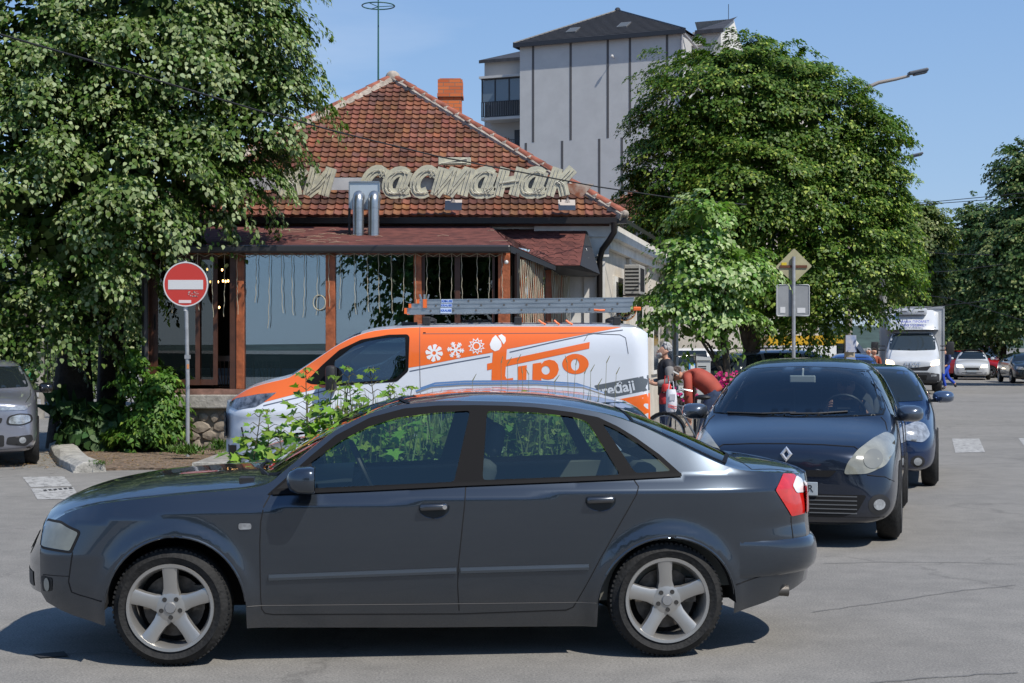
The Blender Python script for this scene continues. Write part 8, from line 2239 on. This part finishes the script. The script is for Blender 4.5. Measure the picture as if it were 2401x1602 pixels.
def sapling(label, px, top, Y, seed, lean=0., dens_=1.0):
 R = np.random.default_rng(seed); x, y, _ = at(px, 812, Y); zt = at(px, top, Y).z
 e = empty("maple_sapling", label, "sapling", (x, y, .08), 0, "maple saplings on the overgrown island")
 zt -= .08; n = 7; path = [(lean * (k / n) ** 1.5 + .015 * sin(k * 2 + seed), .01 * sin(k + seed), zt * k / n) for k in range(n + 1)]
 q = MB(); q.tube(path, [.011 * (1 - .75 * k / n) for k in range(n + 1)], 6)
 Ps, Ns, Ts, Ss = [], [], [], []; z = max(.25, zt - 1.05); k = 0
 while z < zt:
  t = z / zt; c = Vector((lean * t ** 1.5, 0, z)); top_ = (zt - z) / zt; a0 = k * 1.57 + seed
  for sgn in (0, pi):
   a = a0 + sgn + R.uniform(-.3, .3); L_ = (.05 + .34 * min(.55, top_ * 1.2)) * R.uniform(.7, 1.15); d = Vector((cos(a), sin(a) * .8, .45)).normalized(); tip = c + d * L_ - Vector((0, 0, .02)); q.tube([c, c.lerp(tip, .6) + Vector((0, 0, .02)), tip], [.003, .0025, .0015], 4)
   nl_ = 1 if L_ < .12 else 3
   for j in range(nl_):
    p = c.lerp(tip, 1 - .3 * j); sz = (.045 + .075 * min(1, top_ * 3)) * R.uniform(.8, 1.15)
    Ps.append(p); Ns.append(Vector((R.normal(0, .35), -.35 + R.normal(0, .3), .85))); Ts.append(Vector((d.x + R.normal(0, .4), d.y - .2, -.35 + R.normal(0, .2)))); Ss.append(sz)
  z += .062 * R.uniform(.8, 1.2) / dens_; k += 1
 for j in range(5): a = j * 1.3; Ps.append(Vector((lean, 0, zt))); Ns.append(Vector((cos(a) * .5, sin(a) * .5, .7))); Ts.append(Vector((cos(a), sin(a), -.1))); Ss.append(.05)
 q.build("stem", twig, e, smooth=True); n_ = len(Ps)
 leaves_mesh("leaves", [(np.array([tuple(p) for p in Ps]), np.array([tuple(p) for p in Ns]), np.array([tuple(p) for p in Ts]), np.array(Ss), SH_MAPLE, cols(R, n_, (.16, .29, .035), .3, .2))], e)
SAP = [(548, 1085, 10.7, "leftmost and lowest maple sapling, at the foot of the sedan's windscreen"), (590, 960, 10.9, "slim maple sapling second from the left beside the van's bumper"), (640, 960, 11.0, "maple sapling below the van's headlight"), (655, 1000, 10.7, "short leafy maple sapling just above the sedan's windscreen base"),
       (705, 862, 11.0, "tallest maple sapling, in front of the van's bonnet edge"), (740, 930, 10.8, "bushy maple sapling right of the tallest one"), (778, 880, 11.1, "maple sapling before the van's mirror, left of the mirror tip"), (800, 862, 10.9, "tall thin maple sapling topping out over the van's mirror"),
       (835, 905, 10.9, "maple sapling under the van's side window, near its front"), (870, 865, 11.1, "maple sapling rising before the rear half of the van's side window"), (900, 905, 10.8, "low maple sapling under the rear corner of the van's side window"), (935, 915, 11.0, "maple sapling where the sedan's roof begins"), (962, 905, 11.2, "rightmost maple sapling, in front of the silver car's windscreen")]
for i, (px, tp_, Y, lb) in enumerate(SAP): sapling(lb, px, tp_, Y, 50 + i, lean=.06 * sin(i * 2.1))
pk = mat("petunia pink", (.50, .01, .16), .6)
def planter(px, py, Y, w, label, n=90):
 x, y, z = at(px, py, Y); e = empty("flower_planter", label, "planter", (x, y, 0), 0, "flower planters along the pavement"); R = np.random.default_rng(int(px))
 q = MB(); q.box((0, 0, z - .14), (w, .22, .16)); q.build("box", mat("dark planter", (.05, .035, .03), .8), e)
 q = MB(); 
 for sx_ in (-w / 2 + .03, w / 2 - .03): q.box((sx_, 0, (z - .22) / 2), (.04, .04, z - .22))
 q.build("legs", blk, e)
 P = np.column_stack([R.uniform(-w / 2, w / 2, n), R.normal(0, .1, n), z + R.uniform(-.16, .12, n)]); leaves_mesh("foliage", [(P, R.normal(size=(n, 3)) + [0, -.3, .8], R.normal(size=(n, 3)), R.uniform(.04, .08, n), SH_ROUND, cols(R, n, (.06, .12, .03)))], e)
 P = np.column_stack([R.uniform(-w / 2, w / 2, n), R.normal(-.06, .1, n), z + R.uniform(-.14, .15, n)]); leaves_mesh("flowers", [(P, R.normal(0, .4, (n, 3)) + [0, -1, .6], R.normal(size=(n, 3)), R.uniform(.04, .065, n), [(-.5 + .5 * cos(2 * pi * k / 8) + .5, .5 * sin(2 * pi * k / 8)) for k in range(8)], cols(R, n, (.52, .015, .17), .25, .05))], e)
planter(1700, 893, 25.5, .55, "planter of magenta petunias right of the bending man"); planter(1598, 925, 25.8, .5, "planter of magenta petunias low behind the bicycle", 50); planter(1880, 905, 24.5, .7, "magenta petunia planter seen through the MPV's windscreen", 110)
# ================================================================ PEOPLE
def skin_mesh(J, edges, name, levels=2, root=0):
 """J: name -> (x, y, z, rx, ry); one smooth surface grown round a joined skeleton"""
 keys = list(J); me = bpy.data.meshes.new("sk")
 me.from_pydata([J[k][:3] for k in keys], [(keys.index(a), keys.index(b)) for a, b in edges], [])
 o = bpy.data.objects.new("sk", me); COL.objects.link(o)
 md = o.modifiers.new("Skin", 'SKIN'); md.use_smooth_shade = True
 if not me.skin_vertices: me.skin_vertices.new()
 for i, k in enumerate(keys):
  me.skin_vertices[0].data[i].radius = (J[k][3], J[k][4] if len(J[k]) > 4 else J[k][3])
  me.skin_vertices[0].data[i].use_root = (i == root)
 s = o.modifiers.new("s", 'SUBSURF'); s.levels = levels; s.render_levels = levels
 dg = bpy.context.evaluated_depsgraph_get(); m2 = bpy.data.meshes.new_from_object(o.evaluated_get(dg)); m2.name = name
 bpy.data.objects.remove(o); bpy.data.meshes.remove(me); m2.materials.clear(); m2.shade_smooth(); return m2
skin_m = mat("skin", (.50, .27, .18), .55)
def grow(J, keys, d):   # the same chain, thicker: a garment
 return {k: (*J[k][:3], J[k][3] + d, (J[k][4] if len(J[k]) > 4 else J[k][3]) + d) for k in keys}
def person(label, loc, rz, J, hair, top, legs, shoes=(.02, .02, .02), group=None, hairlen=.0, sleeves=None, seated=False):
 e = empty("person", label, "person", loc, rz, group)
 ED = [('pelvis', 'waist'), ('waist', 'chest'), ('chest', 'neckb'), ('neckb', 'neck'), ('neck', 'jaw'), ('jaw', 'face'), ('face', 'skull')]
 for s in 'LR': ED += [('neckb', 'sh' + s), ('sh' + s, 'el' + s), ('el' + s, 'wr' + s), ('wr' + s, 'pa' + s), ('pelvis', 'hip' + s), ('hip' + s, 'kn' + s), ('kn' + s, 'an' + s), ('an' + s, 'toe' + s)]
 J = dict(J)
 for s in 'LR':
  p = Vector(J['pa' + s][:3]); w = Vector(J['wr' + s][:3]); d = (p - w).normalized(); side = d.cross(Vector((0, 1, 0)));
  if side.length < .1: side = d.cross(Vector((1, 0, 0)))
  side.normalize(); curl = d.cross(side)
  for k, (o_, L_) in enumerate(((-.030, .062), (-.011, .072), (.010, .068), (.030, .054))):
   b_ = p + side * o_ + d * .025; t1 = b_ + d * L_ * .55 + curl * .012; t2 = t1 + d * L_ * .35 + curl * .028
   J[f'f{s}{k}a'] = (*b_, .009); J[f'f{s}{k}b'] = (*t1, .0085); J[f'f{s}{k}c'] = (*t2, .007)
   ED += [('pa' + s, f'f{s}{k}a'), (f'f{s}{k}a', f'f{s}{k}b'), (f'f{s}{k}b', f'f{s}{k}c')]
  b_ = w.lerp(p, .5) - side * .035; J[f't{s}a'] = (*b_, .011); J[f't{s}b'] = (*(b_ - side * .018 + d * .04), .009); ED += [('pa' + s, f't{s}a'), (f't{s}a', f't{s}b')]
 fc, sk, jw = Vector(J['face'][:3]), Vector(J['skull'][:3]), Vector(J['jaw'][:3])
 up = (sk - jw).normalized(); fw = Vector(J['_fw']).normalized(); rt_ = up.cross(fw).normalized()
 del J['_fw']
 J['nose'] = (*(fc + fw * .105 - up * .005), .012); ED.append(('face', 'nose'))
 for s, sg_ in (('L', 1), ('R', -1)): J['ear' + s] = (*(fc + rt_ * sg_ * .082), .014, .02); ED.append(('face', 'ear' + s))
 Jb = dict(J)
 for k in ('pelvis', 'waist', 'chest', 'hipL', 'hipR'): Jb[k] = (*J[k][:3], J[k][3] * .82, J[k][-1] * .82)
 bo = link_mesh("body", skin_mesh(Jb, ED, "body"), skin_m, e)
 J['hem'] = (*(Vector(J['pelvis'][:3]) * 1.35 - Vector(J['waist'][:3]) * .35), J['pelvis'][3], J['pelvis'][-1]); ED2 = ED + [('hem', 'pelvis')]; kt = ['hem', 'pelvis', 'waist', 'chest', 'neckb'] + [a + s for s in 'LR' for a in ('sh', 'el', 'wr')]
 G = grow(J, kt, .016); 
 for s in 'LR':
  w, el = Vector(J['wr' + s][:3]), Vector(J['el' + s][:3]); q_ = el.lerp(w, .93); G['wr' + s] = (*q_, J['wr' + s][3] + .016)
 tp = link_mesh("jacket", skin_mesh(G, [x for x in ED2 if x[0] in kt and x[1] in kt], "jacket"), top, e)
 if sleeves is not None:
  for s in 'LR':
   k2 = ['sh' + s, 'el' + s, 'wr' + s]; H_ = grow(G, k2, .008); link_mesh("sleeve", skin_mesh(H_, [(k2[0], k2[1]), (k2[1], k2[2])], "sleeve"), sleeves, tp)
 kl = ['waist', 'pelvis'] + [a + s for s in 'LR' for a in ('hip', 'kn', 'an')]; G = grow(J, kl, .015); G['waist'] = (*J['pelvis'][:3], J['pelvis'][3] + .01) if 0 else (*Vector(J['pelvis'][:3]).lerp(Vector(J['waist'][:3]), .45), J['pelvis'][3] + .008)
 link_mesh("trousers", skin_mesh(G, [x for x in ED if x[0] in kl and x[1] in kl], "trousers"), legs, e)
 for s in 'LR':
  G = grow(J, ['an' + s, 'toe' + s], .014); link_mesh("shoe", skin_mesh(G, [('an' + s, 'toe' + s)], "shoe"), mat("shoe", shoes, .5), e)
 q = MB(); Rr = random.Random(12); c = sk
 for k in range(90):
  a = Rr.uniform(0, 2 * pi); el_ = Rr.uniform(-.2, 1.5)
  d = (rt_ * cos(a) * cos(el_) + fw * sin(a) * cos(el_) + up * sin(el_)).normalized()
  if d.dot(fw) > .55 and d.dot(up) < .55: continue
  p = c + Vector((d.x, d.y, d.z)) * (J['skull'][3] * .86) - up * .01
  q.sph(p, Rr.uniform(.018, .030) + hairlen, 6, 4)
 q.build("hair", hair, bo, smooth=True)
 ey = MB()
 for sg_ in (1, -1): ey.sph(fc + fw * .083 + rt_ * .031 * sg_ + up * .022, .0095, 6, 5)
 ey.build("eyes", mat("eye", (.03, .025, .02), .2), bo)
 m_ = MB(); m_.sph(fc + fw * .085 - up * .05, .012, 8, 4, (1.6, 1.6, .5)); m_.build("mouth", mat("lips", (.35, .12, .10), .5), bo)
 return e, bo
def base(lean=0., fw=(-1, 0, 0), h=1.0):
 J = {'pelvis': (0, 0, .95, .13, .11), 'waist': (0, 0, 1.10, .125, .10), 'chest': (0, 0, 1.30, .15, .12), 'neckb': (0, 0, 1.44, .08, .07), 'neck': (0, 0, 1.50, .05, .05), 'jaw': (-.02, 0, 1.56, .058, .055), 'face': (-.02, 0, 1.62, .078, .072), 'skull': (.0, 0, 1.67, .088, .078)}
 for s, y in (('L', -1), ('R', 1)):
  J['sh' + s] = (0, y * .18, 1.41, .06, .06); J['el' + s] = (.02, y * .24, 1.13, .045, .045); J['wr' + s] = (-.12, y * .22, .95, .03, .03); J['pa' + s] = (-.20, y * .21, .92, .038, .02)
  J['hip' + s] = (0, y * .09, .88, .095, .09); J['kn' + s] = (-.01, y * .10, .50, .06, .06); J['an' + s] = (.02, y * .10, .09, .042, .042); J['toe' + s] = (-.15, y * .11, .035, .04, .035)
 J['_fw'] = fw
 return J
gh = mat("grey hair", (.42, .41, .40), .9); dh = mat("dark hair", (.04, .03, .025), .8)
J = base(); J['wrL'] = (-.22, -.20, 1.10, .03, .03); J['paL'] = (-.30, -.17, 1.13, .036, .02); J['elL'] = (.0, -.25, 1.14, .047, .045); J['elR'] = (-.0, .24, 1.14, .047, .045); J['wrR'] = (-.20, .14, 1.12, .03, .03); J['paR'] = (-.28, .10, 1.14, .036, .02)
J['jaw'] = (-.055, 0, 1.545, .062, .058); J['face'] = (-.05, 0, 1.60, .080, .074)
x, y, _ = at(1562, 812, 24)
e1, b1 = person("grey haired bearded man in a black and grey jacket standing behind the van's tail", (x, y, 0), radians(8), J, gh, mat("black jacket", (.022, .022, .026), .7), mat("jeans", (.03, .05, .10), .85, noise=(20, .3)), sleeves=mat("grey sleeve", (.21, .20, .19), .8))
q = MB(); q.sph((-.115, 0, 1.545), .055, 10, 8, (.8, 1, 1)); q.sph((-.10, .04, 1.56), .035, 8, 6); q.sph((-.10, -.04, 1.56), .035, 8, 6); q.build("beard", mat("grey beard", (.35, .33, .31), .95), b1, smooth=True)
q = MB(); q.box((.08, -.31, 1.28), (.10, .012, .02), rot=Matrix.Rotation(.5, 3, 'Y')); q.box((-.02, -.29, 1.02), (.13, .012, .02), rot=Matrix.Rotation(-.9, 3, 'Y')); q.box((-.06, -.16, 1.16), (.16, .012, .012)); q.build("reflective_piping", mat("piping", (.7, .7, .66), .5), e1)
J = base(fw=(-.6, 0, -.75))
J['pelvis'] = (.12, 0, .93, .14, .115); J['waist'] = (.0, 0, 1.06, .135, .11); J['chest'] = (-.22, 0, 1.16, .155, .125); J['neckb'] = (-.38, 0, 1.18, .08, .07); J['neck'] = (-.43, 0, 1.18, .052, .05); J['jaw'] = (-.49, 0, 1.15, .06, .055); J['face'] = (-.53, 0, 1.17, .078, .072); J['skull'] = (-.57, 0, 1.21, .088, .08)
for s, yy in (('L', -1), ('R', 1)):
 J['sh' + s] = (-.34, yy * .17, 1.12, .065, .065); J['el' + s] = (-.33, yy * .20, .84, .05, .05); J['wr' + s] = (-.34 + .05 * (yy < 0), yy * .16, .60, .033, .033); J['pa' + s] = (-.36 + .05 * (yy < 0), yy * .15, .52, .036, .022)
 J['hip' + s] = (.12, yy * .09, .86, .10, .095); J['kn' + s] = (.02 + .06 * yy, yy * .11, .50, .062, .062); J['an' + s] = (.06 + .10 * yy, yy * .11, .09, .043, .043); J['toe' + s] = (-.11 + .10 * yy, yy * .12, .035, .04, .035)
for k in ('pelvis', 'waist', 'chest', 'neckb', 'neck', 'jaw', 'face', 'skull', 'shL', 'shR', 'elL', 'elR', 'wrL', 'wrR', 'paL', 'paR'): J[k] = (.13 + (J[k][0] - .12) * .78, *J[k][1:])
for k, r in (('pelvis', .165), ('waist', .185), ('chest', .195)): J[k] = (*J[k][:3], r, r * .8)
for k in ('elL', 'elR', 'shL', 'shR'): J[k] = (*J[k][:3], .052, .052)
x, y, _ = at(1653, 812, 23.8)
person("man in an orange red jacket and jeans bending down over the bicycle", (x, y, 0), radians(-12), J, mat("brown grey hair", (.12, .09, .075), .9), mat("orange red jacket", (.34, .055, .032), .75, noise=(6, .12)), MATS["jeans"])[0].scale = (1.08, 1.1, 1.06)
J = base()
J['pelvis'] = (2.0, -.38, .62, .13, .11); J['waist'] = (2.03, -.38, .80, .13, .11); J['chest'] = (2.08, -.38, 1.00, .16, .12); J['neckb'] = (2.08, -.38, 1.15, .08, .07); J['neck'] = (2.06, -.38, 1.20, .05, .05); J['jaw'] = (2.03, -.38, 1.25, .06, .06); J['face'] = (2.02, -.38, 1.30, .08, .075); J['skull'] = (2.05, -.38, 1.35, .088, .08)
for s, yy in (('L', -1), ('R', 1)):
 J['sh' + s] = (2.08, -.38 + yy * .17, 1.11, .06, .06); J['el' + s] = (1.95, -.38 + yy * .25, .92, .045, .045); J['wr' + s] = (1.72, -.38 + yy * .18, 1.08, .03, .03); J['pa' + s] = (1.66, -.38 + yy * .16, 1.12, .036, .022)
 J['hip' + s] = (1.98, -.38 + yy * .09, .60, .09, .09); J['kn' + s] = (1.58, -.38 + yy * .12, .68, .06, .06); J['an' + s] = (1.42, -.38 + yy * .12, .46, .04, .04); J['toe' + s] = (1.30, -.38 + yy * .12, .46, .04, .04)
person("driver with dark top and both hands on the wheel behind the MPV's windscreen", mpv.e.location.to_tuple(), mpv.e.rotation_euler.z, J, dh, mat("dark top", (.04, .045, .06), .85), MATS["jeans"])
J = base()
J['knL'] = (-.22, -.1, .56, .06, .06); J['anL'] = (-.10, -.1, .14, .042, .042); J['toeL'] = (-.26, -.1, .06, .04, .035); J['knR'] = (.12, .1, .50, .06, .06); J['anR'] = (.42, .1, .26, .042, .042); J['toeR'] = (.46, .1, .12, .04, .035)
for k in ('chest', 'neckb', 'neck', 'jaw', 'face', 'skull'): J[k] = (J[k][0] - .10, *J[k][1:])
ov = mat("blue overalls", (.015, .06, .42), .8)
x, y, _ = at(2219, 812, 58.5)
person("worker in bright blue overalls striding past the truck's front wheel", (x, y, 0), radians(15), J, dh, mat("navy jacket", (.02, .03, .10), .8), ov)
for lb, px, hc, tc, yy in (("grey haired person in black seen over the blue car's roof", 2036, gh, (.02, .02, .022), 50), ("dark haired person beside the grey haired one, left of the truck", 2049, dh, (.30, .07, .03), 50.6)):
 x, y, _ = at(px, 812, yy); person(lb, (x, y, -.12), radians(100), base(), hc, mat("top " + str(tc), tc, .8), MATS["jeans"])
